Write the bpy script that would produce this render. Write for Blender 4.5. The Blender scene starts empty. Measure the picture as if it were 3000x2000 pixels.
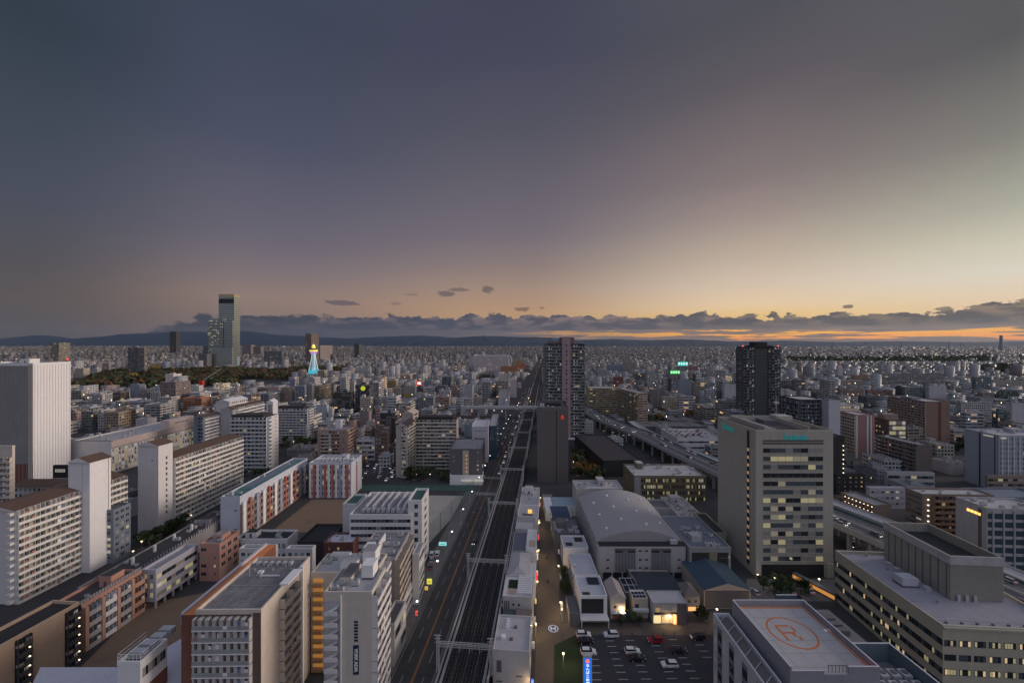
import bpy, bmesh, math, random
import numpy as np
from mathutils import Vector, Matrix
random.seed(7)
R = math.radians
SC = bpy.context.scene
COL = SC.collection
F, CX, HY, HC = 1148.0, 1500.0, 1006.0, 100.0     # lens and eye height, in photo pixels and metres

# ------------------------------------------------------------------ camera
cam = bpy.data.cameras.new('camera'); camo = bpy.data.objects.new('camera', cam); COL.objects.link(camo)
camo.location = (0, 0, HC); camo.rotation_euler = (R(90), 0, 0)
cam.sensor_width = 36; cam.lens = F/3000*36; cam.clip_start = 1; cam.clip_end = 90000
cam.shift_y = 6/3000
SC.camera = camo
SC.view_settings.view_transform = 'Standard'; SC.view_settings.look = 'None'
SC.view_settings.exposure = 0; SC.view_settings.gamma = 1
SC.cycles.max_bounces = 5; SC.cycles.diffuse_bounces = 2; SC.cycles.glossy_bounces = 2
SC.cycles.volume_bounces = 0; SC.cycles.transparent_max_bounces = 6
SC.cycles.sample_clamp_indirect = 3
SC.cycles.use_fast_gi = False

# ------------------------------------------------------------------ node helper
def s2l(c):
    return tuple(((v/255)/12.92 if v/255 <= .04045 else ((v/255+.055)/1.055)**2.4) for v in c)
class NT:
    def __init__(s, nt): s.nt = nt; nt.nodes.clear()
    def n(s, t, **k):
        nd = s.nt.nodes.new(t)
        for a, b in k.items(): setattr(nd, a, b)
        return nd
    def put(s, sock, v):
        if isinstance(v, bpy.types.NodeSocket): s.nt.links.new(v, sock)
        elif v is not None:
            if isinstance(v, (tuple, list)) and len(v) == 3 and sock.type == 'RGBA': v = (*v, 1)
            sock.default_value = v
    def m(s, op, a, b=None, c=None, clamp=False):
        nd = s.n('ShaderNodeMath', operation=op); nd.use_clamp = clamp
        s.put(nd.inputs[0], a)
        if b is not None: s.put(nd.inputs[1], b)
        if c is not None: s.put(nd.inputs[2], c)
        return nd.outputs[0]
    def mix(s, f, a, b, bt='MIX'):
        nd = s.n('ShaderNodeMix', data_type='RGBA', blend_type=bt)
        s.put(nd.inputs[0], f); s.put(nd.inputs[6], a); s.put(nd.inputs[7], b)
        return nd.outputs[2]
    def rng(s, v, a, b, c=0., d=1., smooth=False):
        nd = s.n('ShaderNodeMapRange'); nd.interpolation_type = 'SMOOTHSTEP' if smooth else 'LINEAR'
        for i, q in enumerate((v, a, b, c, d)): s.put(nd.inputs[i], q)
        return nd.outputs[0]
    def noise(s, vec, scale, detail=3, rough=.5, dims='3D'):
        nd = s.n('ShaderNodeTexNoise', noise_dimensions=dims)
        if vec is not None: s.put(nd.inputs['Vector'], vec)
        nd.inputs['Scale'].default_value = scale; nd.inputs['Detail'].default_value = detail; nd.inputs['Roughness'].default_value = rough
        return nd.outputs[0]
    def xyz(s, x, y, z=0.):
        nd = s.n('ShaderNodeCombineXYZ')
        for i, q in enumerate((x, y, z)): s.put(nd.inputs[i], q)
        return nd.outputs[0]
    def ramp(s, v, stops):
        nd = s.n('ShaderNodeValToRGB'); s.put(nd.inputs[0], v); e = nd.color_ramp.elements
        while len(e) < len(stops): e.new(.5)
        for i, (p, c) in enumerate(stops): e[i].position = p; e[i].color = (*c, 1)
        return nd.outputs[0]

# ------------------------------------------------------------------ sky
world = bpy.data.worlds.new('World'); SC.world = world; world.use_nodes = True
t = NT(world.node_tree)
tc = t.n('ShaderNodeTexCoord'); sp = t.n('ShaderNodeSeparateXYZ'); t.nt.links.new(tc.outputs['Generated'], sp.inputs[0])
az = t.m('MULTIPLY', t.m('ARCTAN2', sp.outputs[0], sp.outputs[1]), 180/math.pi)
el = t.m('MULTIPLY', t.m('ARCSINE', sp.outputs[2]), 180/math.pi)
e01 = t.m('DIVIDE', el, 90.)
def col_ramp(lst, k=1.0):
    return t.ramp(e01, [(max(0, e/90), tuple(q*k for q in s2l(c))) for e, c in lst])
COLS = [
 (-180, [(0, (120, 125, 140)), (12, (150, 155, 170)), (35, (150, 158, 180)), (90, (206, 214, 242))]),
 (-90, [(0, (60, 62, 68)), (20, (70, 76, 90)), (45, (100, 106, 122)), (90, (206, 214, 242))]),
 (-52, [(0, (84, 80, 82)), (4.2, (92, 85, 83)), (8, (84, 82, 87)), (13, (75, 79, 91)), (19, (66, 73, 86)), (28, (50, 61, 73)), (50, (66, 76, 92)), (90, (206, 214, 242))]),
 (-33, [(0, (128, 108, 102)), (5.7, (144, 124, 115)), (9, (124, 113, 117)), (12.6, (106, 101, 113)), (24, (75, 80, 99)), (36, (62, 69, 86)), (52, (72, 80, 98)), (90, (206, 214, 242))]),
 (0, [(0, (186, 142, 96)), (4, (188, 150, 114)), (7.7, (165, 139, 123)), (11, (140, 124, 120)), (15, (118, 109, 117)), (18.5, (108, 102, 112)), (28, (85, 84, 97)), (36, (71, 72, 90)), (42, (66, 69, 86)), (56, (80, 86, 104)), (90, (206, 214, 242))]),
 (33, [(0, (240, 176, 84)), (3.5, (238, 198, 128)), (4.8, (234, 205, 166)), (7.5, (214, 194, 172)), (10.6, (192, 175, 157)), (15.7, (156, 141, 135)), (20, (131, 118, 118)), (30, (93, 88, 94)), (36, (79, 79, 87)), (56, (86, 92, 106)), (90, (206, 214, 242))]),
 (52, [(0, (240, 182, 94)), (3.3, (236, 206, 168)), (6.5, (222, 213, 196)), (9, (206, 200, 180)), (12.3, (173, 172, 156)), (18.1, (130, 128, 121)), (26, (88, 88, 90)), (56, (88, 92, 102)), (90, (206, 214, 242))]),
 (85, [(0, (255, 205, 130)), (5, (255, 225, 170)), (14, (240, 215, 185)), (30, (160, 150, 150)), (60, (130, 132, 150)), (90, (206, 214, 242))]),
 (120, [(0, (200, 165, 140)), (8, (215, 190, 170)), (25, (170, 165, 175)), (60, (150, 155, 172)), (90, (206, 214, 242))]),
 (180, [(0, (120, 125, 140)), (12, (150, 155, 170)), (35, (150, 158, 180)), (90, (206, 214, 242))])]
sky = None
for i, (a, lst) in enumerate(COLS):
    k = {0: 1.32, 7: 1.05, 9: 1.32}.get(i, 1.0)
    r_ = col_ramp(lst)
    if k != 1: r_ = t.mix(1., r_, (k, k, k), 'MULTIPLY')
    sky = r_ if sky is None else t.mix(t.rng(az, COLS[i-1][0], a, 0., 1., i in (3, 4, 5)), sky, r_)
# cloud bank low over the horizon
cv = t.xyz(t.m('MULTIPLY', az, .11), t.m('MULTIPLY', el, .30), 3.)
big = t.noise(t.xyz(t.m('MULTIPLY', az, .085), 0., 7.), 1., 3, .55)
fine = t.noise(cv, 2.6, 7, .62)
bil = t.noise(t.xyz(t.m('MULTIPLY', az, .30), t.m('MULTIPLY', el, .40), 13.), 1.6, 6, .58)
ca = t.m('COSINE', t.m('MULTIPLY', az, math.pi/180))
top = t.m('ADD', t.m('ADD', t.m('MULTIPLY', ca, 4.1), t.m('MULTIPLY', t.m('SUBTRACT', big, .5), 1.8)), t.m('ADD', t.m('MULTIPLY', t.m('SUBTRACT', fine, .5), 2.0), t.m('MULTIPLY', t.m('SUBTRACT', bil, .5), 2.4)))
top = t.m('ADD', top, t.rng(az, 43., 54., 0., 1.5, True))
top = t.m('SUBTRACT', top, t.rng(az, -36., -50., 0., 3.0, True))
bank = t.rng(t.m('SUBTRACT', top, el), 0., t.rng(az, -40., 0., .5, .12), 0., 1., True)
azf = t.rng(az, -45., 45.)
inner = t.noise(t.xyz(t.m('MULTIPLY', az, .16), t.m('MULTIPLY', el, .55), 9.), 2.2, 6, .6)
dark = t.ramp(azf, [(0, s2l((62, 64, 72))), (.35, s2l((70, 73, 87))), (.6, s2l((84, 82, 91))), (1, s2l((94, 88, 84)))])
lite = t.ramp(azf, [(0, s2l((84, 80, 84))), (.35, s2l((120, 108, 112))), (.6, s2l((138, 120, 116))), (1, s2l((158, 136, 112)))])
bc = t.mix(t.m('MULTIPLY', t.rng(inner, .44, .62, 0., 1., True), t.rng(el, 1.8, 4.2, .25, 1.)), dark, lite)
low = t.ramp(azf, [(0, s2l((64, 68, 78))), (.3, s2l((84, 84, 94))), (.5, s2l((112, 104, 106))), (.75, s2l((140, 118, 106))), (1, s2l((138, 120, 108)))])
st = t.noise(t.xyz(t.m('MULTIPLY', az, .05), t.m('MULTIPLY', el, .9), 2.), 2.2, 5, .6)
st = t.m('ADD', st, t.m('MULTIPLY', t.m('SUBTRACT', 1., t.m('MULTIPLY', t.m('ABSOLUTE', t.m('SUBTRACT', el, t.m('MULTIPLY', ca, 1.35))), 1.5)), .13))
streak = t.m('MULTIPLY', t.rng(st, .585, .635, 0., 1., True), t.rng(az, -12., 14., 0., 1., True))
orange = t.mix(1., t.mix(t.rng(el, .2, 1.4), s2l((246, 142, 76)), s2l((255, 182, 60))), (1.08, 1.05, 1.0), 'MULTIPLY')
low = t.mix(t.m('MULTIPLY', t.rng(t.noise(t.xyz(t.m('MULTIPLY', az, .08), t.m('MULTIPLY', el, 1.5), 5.), 2., 5), .35, .7), .45), low, dark)
low = t.mix(t.m('MULTIPLY', streak, t.rng(az, 14., 28., .45, 1.)), low, orange)
bc = t.mix(t.rng(el, 1.75, 2.05, 1., 0., True), bc, low)
sky = t.mix(bank, sky, bc)
# a few small separate clouds
def puff(a0, e0, wa, we, seed, col):
    global sky
    dx = t.m('DIVIDE', t.m('SUBTRACT', az, a0), wa); dy = t.m('DIVIDE', t.m('SUBTRACT', el, e0), we)
    d = t.m('SQRT', t.m('ADD', t.m('MULTIPLY', dx, dx), t.m('MULTIPLY', dy, dy)))
    nz = t.noise(t.xyz(az, t.m('MULTIPLY', el, 1.8), seed), 1.3, 5, .6)
    mk = t.rng(t.m('ADD', d, t.m('MULTIPLY', t.m('SUBTRACT', nz, .5), 1.7)), 1.0, .62, 0., .9, True)
    sky = t.mix(mk, sky, s2l(col))
for a0, e0, wa, we, c in [(-23.5, 5.45, 2.6, .42, (104, 92, 98)), (-9.6, 7.1, 1.5, .5, (112, 98, 96)), (-7.7, 7.75, 1.9, .32, (120, 104, 98)), (-3.6, 7.85, .9, .62, (112, 98, 94)),
                          (1.4, 5.0, 1.3, .36, (124, 102, 90)), (4.3, 5.2, .5, .2, (130, 108, 90)), (-16.6, 5.6, .9, .25, (140, 116, 106)), (40.6, 4.1, .5, .25, (120, 100, 84)), (-14.5, 6.9, 1.2, .2, (138, 118, 110))]:
    puff(a0, e0, wa, we, 11.+a0, c)
below = t.rng(el, -.6, .0)
sky = t.mix(below, s2l((50, 50, 54)), sky)
bgn = t.n('ShaderNodeBackground'); t.put(bgn.inputs[0], sky); bgn.inputs[1].default_value = 1.0
wo = t.n('ShaderNodeOutputWorld'); t.nt.links.new(bgn.outputs[0], wo.inputs[0])
try: world.cycles.sampling_method = 'MANUAL'; world.cycles.sample_map_resolution = 1024
except Exception: pass

# soft afterglow from the west (right of the frame, a little behind the eye)
sl = bpy.data.lights.new('sun', 'SUN'); sl.energy = 2.1; sl.angle = R(22); sl.color = (1.0, .85, .75)
so = bpy.data.objects.new('sun', sl); COL.objects.link(so)
sd = Vector((math.sin(R(86))*math.cos(R(11)), math.cos(R(86))*math.cos(R(11)), math.sin(R(11))))
so.rotation_euler = sd.to_track_quat('Z', 'Y').to_euler()

# ------------------------------------------------------------------ materials
MATS = {}
def mat(name, col, rough=.75, emit=0., ecol=None, metal=0., var=.12, scale=.35, spec=.3):
    """plain weathered paint / concrete: base colour with soft uneven stains in metres"""
    if name in MATS: return MATS[name]
    m = bpy.data.materials.new(name); m.use_nodes = True; q = NT(m.node_tree)
    p = q.n('ShaderNodeBsdfPrincipled'); o = q.n('ShaderNodeOutputMaterial'); q.nt.links.new(p.outputs[0], o.inputs[0])
    if var:
        c_ = q.n('ShaderNodeTexCoord').outputs['Object']
        a = q.noise(c_, scale, 5, .65); b = q.noise(c_, scale*9, 2, .5)
        sc_ = q.n('ShaderNodeVectorMath', operation='MULTIPLY'); q.put(sc_.inputs[0], c_); sc_.inputs[1].default_value = (1.6, 1.6, .07)
        st_ = q.noise(sc_.outputs[0], 1., 4, .7)
        v = q.m('ADD', q.m('MULTIPLY', a, .45), q.m('ADD', q.m('MULTIPLY', b, .2), q.m('MULTIPLY', st_, .35)))
        f = q.rng(v, .3, .7, 1-var*1.3, 1+var)
        q.put(p.inputs['Base Color'], q.mix(1., col, q.xyz(f, f, f), 'MULTIPLY'))
    else: q.put(p.inputs['Base Color'], col)
    p.inputs['Roughness'].default_value = rough; p.inputs['Metallic'].default_value = metal
    p.inputs['Specular IOR Level'].default_value = spec
    if emit: q.put(p.inputs['Emission Color'], ecol or col); p.inputs['Emission Strength'].default_value = emit
    MATS[name] = m; return m
def facade(name, fh=3., bay=3.2, wz=(.3, .78), wu=(.18, .82), lit=.04, glass=(.03, .036, .045), src='object', brick=False, para=None, divider=False, roofc=(.115, .112, .12)):
    """wall of one building: window openings repeat per storey (fh) and bay, wall colour = object colour or face attribute"""
    if name in MATS: return MATS[name]
    m = bpy.data.materials.new(name); m.use_nodes = True; q = NT(m.node_tree)
    p = q.n('ShaderNodeBsdfPrincipled'); o = q.n('ShaderNodeOutputMaterial'); q.nt.links.new(p.outputs[0], o.inputs[0])
    oi = q.n('ShaderNodeObjectInfo')
    if src == 'object': wc = oi.outputs['Color']; rnd = oi.outputs['Random']
    else:
        at = q.n('ShaderNodeAttribute'); at.attribute_name = 'tint'; wc = at.outputs['Color']; rnd = 0.37
    tc = q.n('ShaderNodeTexCoord'); s_ = q.n('ShaderNodeSeparateXYZ'); q.put(s_.inputs[0], tc.outputs['Object'])
    vt = q.n('ShaderNodeVectorTransform', vector_type='NORMAL', convert_from='WORLD', convert_to='OBJECT')
    ge = q.n('ShaderNodeNewGeometry'); q.put(vt.inputs[0], ge.outputs['True Normal']); nn = q.n('ShaderNodeSeparateXYZ'); q.put(nn.inputs[0], vt.outputs[0])
    side = q.m('GREATER_THAN', q.m('ABSOLUTE', nn.outputs[0]), q.m('ABSOLUTE', nn.outputs[1]))
    up = q.m('GREATER_THAN', q.m('ABSOLUTE', nn.outputs[2]), .5)
    u = q.m('ADD', q.m('MULTIPLY', side, s_.outputs[1]), q.m('MULTIPLY', q.m('SUBTRACT', 1., side), s_.outputs[0]))
    u = q.m('DIVIDE', q.m('ADD', u, 500.), bay); z = q.m('DIVIDE', s_.outputs[2], fh)
    fu = q.m('FRACT', u); fz = q.m('FRACT', z)
    def band(v, a, b): return q.m('MULTIPLY', q.m('GREATER_THAN', v, a), q.m('LESS_THAN', v, b))
    win = q.m('MULTIPLY', band(fz, *wz), band(fu, *wu)); win = q.m('MULTIPLY', win, q.m('SUBTRACT', 1., up))
    wn = q.n('ShaderNodeTexWhiteNoise', noise_dimensions='4D')
    q.put(wn.inputs['Vector'], q.xyz(q.m('FLOOR', u), q.m('FLOOR', z), side)); q.put(wn.inputs['W'], q.m('MULTIPLY', rnd, 91.))
    on = q.m('LESS_THAN', wn.outputs[0], lit)
    cell = q.n('ShaderNodeSeparateColor'); q.put(cell.inputs[0], wn.outputs[1])
    gl = q.mix(q.m('MULTIPLY', q.m('GREATER_THAN', cell.outputs[1], .72), .35), glass, (.42, .40, .36))
    nz = q.noise(tc.outputs['Object'], .25, 4, .6)
    f = q.rng(nz, .3, .7, .86, 1.1); wall = q.mix(1., wc, q.xyz(f, f, f), 'MULTIPLY')
    if divider: wall = q.mix(q.m('MULTIPLY', band(fz, 0., .06), .35), wall, (.05, .05, .05))
    rf = q.mix(nz, tuple(v*.8 for v in roofc), tuple(v*1.35 for v in roofc))
    rf = q.mix(.25, rf, wc)
    base = q.mix(win, wall, gl); base = q.mix(up, base, rf)
    q.put(p.inputs['Base Color'], base); q.put(p.inputs['Roughness'], q.rng(win, 0., 1., .8, .18))
    p.inputs['Specular IOR Level'].default_value = .35
    q.put(p.inputs['Emission Color'], q.mix(cell.outputs[0], (1., .62, .28), (.95, .95, .8)))
    q.put(p.inputs['Emission Strength'], q.m('MULTIPLY', q.m('MULTIPLY', win, on), q.rng(cell.outputs[2], 0., 1., .15, .9)))
    MATS[name] = m; return m

E = lambda n, c, s: mat(n, tuple(v*.6 for v in c), emit=s, ecol=c, var=0)
FAC = {}
for src in ('object', 'attr'):
    x = '' if src == 'object' else ' far'
    FAC['grid'+x] = facade('punched window facade'+x, 3.1, 2.6, (.24, .78), (.16, .84), .025, src=src)
    FAC['balc'+x] = facade('balcony facade'+x, 2.95, 5.6, (.36, .97), (.05, .95), .02, (.05, .048, .05), src=src)
    FAC['band'+x] = facade('ribbon window facade'+x, 3.7, 7.5, (.38, .80), (.03, .97), .05, src=src)
FAC['blank'] = facade('blind wall facade', 3.2, 9., (.45, .62), (.43, .52), .0)
FAC['glass'] = facade('curtain wall facade', 3.9, 2.2, (.10, .94), (.06, .95), .035, (.04, .055, .06))
FAC['strip'] = facade('vertical strip facade', 60., 2.6, (.02, .98), (.3, .62), .0, (.06, .06, .065))
FAC['litgrid'] = facade('lit gallery facade', 3.0, 3.4, (.35, .9), (.12, .88), .8, (.08, .06, .04))
FAC['hotel'] = facade('small window facade', 3.0, 2.0, (.3, .66), (.3, .7), .03)

M_glass = mat('dark window glass', (.025, .03, .038), .12, var=0, spec=.6)
M_glass2 = mat('curtained window', (.30, .29, .27), .4, var=.05)
M_glass3 = mat('grey blue window glass', (.08, .10, .12), .15, var=0, spec=.6)
M_warm = mat('lit window warm', (.3, .25, .15), .5, .26, (1., .62, .26), var=0)
M_yel = mat('lit window yellow', (.4, .38, .25), .5, .20, (1., .86, .42), var=0)
M_white = mat('lit window white', (.4, .4, .38), .5, .24, (1., .92, .74), var=0)
M_lamp = mat('lamp glow', (1, .9, .7), .5, 2.4, (1., .82, .55), var=0)
M_lampw = mat('lamp glow white', (1, 1, 1), .5, 4., (.95, .97, 1.), var=0)
M_red = mat('red beacon', (.5, .02, .02), .5, 4., (1., .05, .04), var=0)
M_wht = mat('off white paint', (.62, .60, .60), .7, var=.10)
M_wht2 = mat('bright white paint', (.74, .73, .74), .6, var=.08)
M_cream = mat('cream rendered wall', (.56, .51, .45), .8)
M_beige = mat('beige wall tile', (.46, .40, .34), .8)
M_tan = mat('tan panel', (.50, .36, .26), .8)
M_pink = mat('salmon pink render', (.50, .27, .21), .8)
M_lav = mat('pale lavender metal roof', (.50, .49, .55), .6)
M_brownroof = mat('brown metal roof', (.12, .075, .055), .6)
M_darkroof = mat('charcoal roof', (.05, .047, .05), .7)
M_grey = mat('mid grey concrete', (.30, .29, .30), .85, var=.2)
M_grey2 = mat('light grey concrete', (.42, .41, .42), .85, var=.2)
M_dgrey = mat('dark grey wall', (.13, .125, .135), .8)
M_dk = mat('near black cladding', (.03, .03, .033), .6)
M_roof = mat('grey waterproof roof', (.27, .265, .28), .9, var=.3, scale=.25)
M_roof2 = mat('weathered roof sheet', (.20, .195, .205), .9, var=.45, scale=.4)
M_brick = mat('red brown brick', (.20, .085, .06), .85)
M_orange = mat('orange terracotta roofing', (.64, .22, .08), .8)
M_teal = mat('teal painted roof', (.10, .20, .20), .6)
M_blue = mat('blue sheet roof', (.05, .09, .13), .55)
M_bluegrey = mat('blue grey cladding', (.17, .20, .25), .55)
M_steel = mat('pale galvanised steel', (.50, .50, .50), .5, metal=.3)
M_unit = mat('rooftop unit metal', (.48, .48, .50), .5, metal=.2)
M_ash = mat('asphalt', (.052, .052, .055), .85, var=.4, scale=.12)
M_pave = mat('pavement', (.15, .14, .135), .9, var=.2, scale=.3)
M_street = mat('brown street paving', (.105, .088, .072), .85, var=.2, scale=.3)
M_line = mat('white road paint', (.36, .36, .35), .7, var=.25, scale=1.)
M_oline = mat('orange road paint', (.55, .22, .05), .7, var=.25, scale=1.)
M_grass = mat('dark grass', (.022, .038, .016), .95, var=.35, scale=.3)
M_sand = mat('brown school yard earth', (.20, .138, .095), .95, var=.15, scale=.12)
M_sand2 = mat('grey sports ground', (.40, .37, .33), .95, var=.2, scale=.1)
M_ballast = mat('dark ballast', (.022, .021, .022), .95, var=.5, scale=2.)
M_rail = mat('worn steel rail', (.16, .14, .13), .4, metal=.5, var=.2)
M_bark = mat('bark', (.06, .045, .035), .9)
M_kub = mat('teal sign lettering', (.02, .25, .27), .5, .15, (.02, .5, .5), var=0)
M_sol = mat('solar panel', (.015, .02, .04), .2, var=0, spec=.6)
M_green = mat('green steel girder', (.05, .11, .10), .6)

# ------------------------------------------------------------------ objects
def tag(o, label=None, cat=None, group=None, kind=None):
    for k, v in (('label', label), ('category', cat), ('group', group), ('kind', kind)):
        if v: o[k] = v
    return o
def empty(name, loc=(0, 0, 0), rot=0., label=None, cat=None, group=None):
    o = bpy.data.objects.new(name, None); COL.objects.link(o); o.location = loc; o.rotation_euler = (0, 0, rot)
    o.empty_display_size = 1
    return tag(o, label, cat, group)
class MB:
    """collects boxes, prisms and tubes and links them as one mesh object"""
    def __init__(s): s.v = []; s.f = []; s.mi = []; s.ms = []
    def slot(s, m):
        if m not in s.ms: s.ms.append(m)
        return s.ms.index(m)
    def poly(s, pts, m):
        b = len(s.v); s.v += [tuple(p) for p in pts]; s.f.append(tuple(range(b, b+len(pts)))); s.mi.append(s.slot(m)); return s
    def box(s, x0, x1, y0, y1, z0, z1, m, mtop=None):
        b = len(s.v); i = s.slot(m); j = s.slot(mtop) if mtop else i
        s.v += [(x0, y0, z0), (x1, y0, z0), (x1, y1, z0), (x0, y1, z0), (x0, y0, z1), (x1, y0, z1), (x1, y1, z1), (x0, y1, z1)]
        for k, f in enumerate(((0, 3, 2, 1), (4, 5, 6, 7), (0, 1, 5, 4), (1, 2, 6, 5), (2, 3, 7, 6), (3, 0, 4, 7))):
            s.f.append(tuple(b+q for q in f)); s.mi.append(j if k == 1 else i)
        return s
    def prism(s, pts, z0, z1, m, mtop=None):
        n = len(pts); b = len(s.v); i = s.slot(m); j = s.slot(mtop) if mtop else i
        s.v += [(p[0], p[1], z0) for p in pts] + [(p[0], p[1], z1) for p in pts]
        for k in range(n): s.f.append((b+k, b+(k+1) % n, b+n+(k+1) % n, b+n+k)); s.mi.append(i)
        s.f.append(tuple(b+n+k for k in range(n))); s.mi.append(j)
        s.f.append(tuple(b+n-1-k for k in range(n))); s.mi.append(i)
        return s
    def tube(s, p, q, r0, m, r1=None, n=6):
        p = Vector(p); q = Vector(q); r1 = r0 if r1 is None else r1; d = (q-p).normalized()
        a = d.orthogonal().normalized(); c = d.cross(a); b = len(s.v); i = s.slot(m)
        for o, r in ((p, r0), (q, r1)):
            for k in range(n):
                an = 2*math.pi*k/n; s.v.append(tuple(o+(a*math.cos(an)+c*math.sin(an))*r))
        for k in range(n): s.f.append((b+k, b+(k+1) % n, b+n+(k+1) % n, b+n+k)); s.mi.append(i)
        s.f.append(tuple(b+n-1-k for k in range(n))); s.mi.append(i); s.f.append(tuple(b+n+k for k in range(n))); s.mi.append(i)
        return s
    def bar(s, p, q, w, m): return s.tube(p, q, w*.7, m, n=4)
    def mesh(s, name):
        me = bpy.data.meshes.new(name); me.from_pydata(s.v, [], s.f)
        for m in s.ms: me.materials.append(m)
        me.polygons.foreach_set('material_index', s.mi); me.update(); return me
    def build(s, name, parent=None, loc=None, color=None):
        o = bpy.data.objects.new(name, s.mesh(name)); COL.objects.link(o); o.parent = parent
        if loc: o.location = loc
        if color: o.color = (*color, 1)
        return o
def link(name, me, parent=None, loc=(0, 0, 0), rz=0.):
    o = bpy.data.objects.new(name, me); COL.objects.link(o); o.parent = parent; o.location = loc; o.rotation_euler = (0, 0, rz); return o
def copy_tree(o, parent=None):
    c = o.copy(); COL.objects.link(c); c.parent = parent
    for ch in list(o.children): copy_tree(ch, c)
    return c
def struct(name, mb, z=0, kind='structure'):
    o = mb.build(name); o['kind'] = kind; return o
def G(x, y, z=0.):                                   # point at height z seen at photo pixel x, y
    Y = (HC-z)*F/(y-HY); return ((x-CX)*Y/F, Y)
TH = math.atan(100/1148.)                             # the railway and its streets run 5 degrees right of the view
def U(u, tt, z=0.):                                   # rail frame -> world
    return (u*math.cos(TH)+tt*math.sin(TH), -u*math.sin(TH)+tt*math.cos(TH), z)

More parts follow.
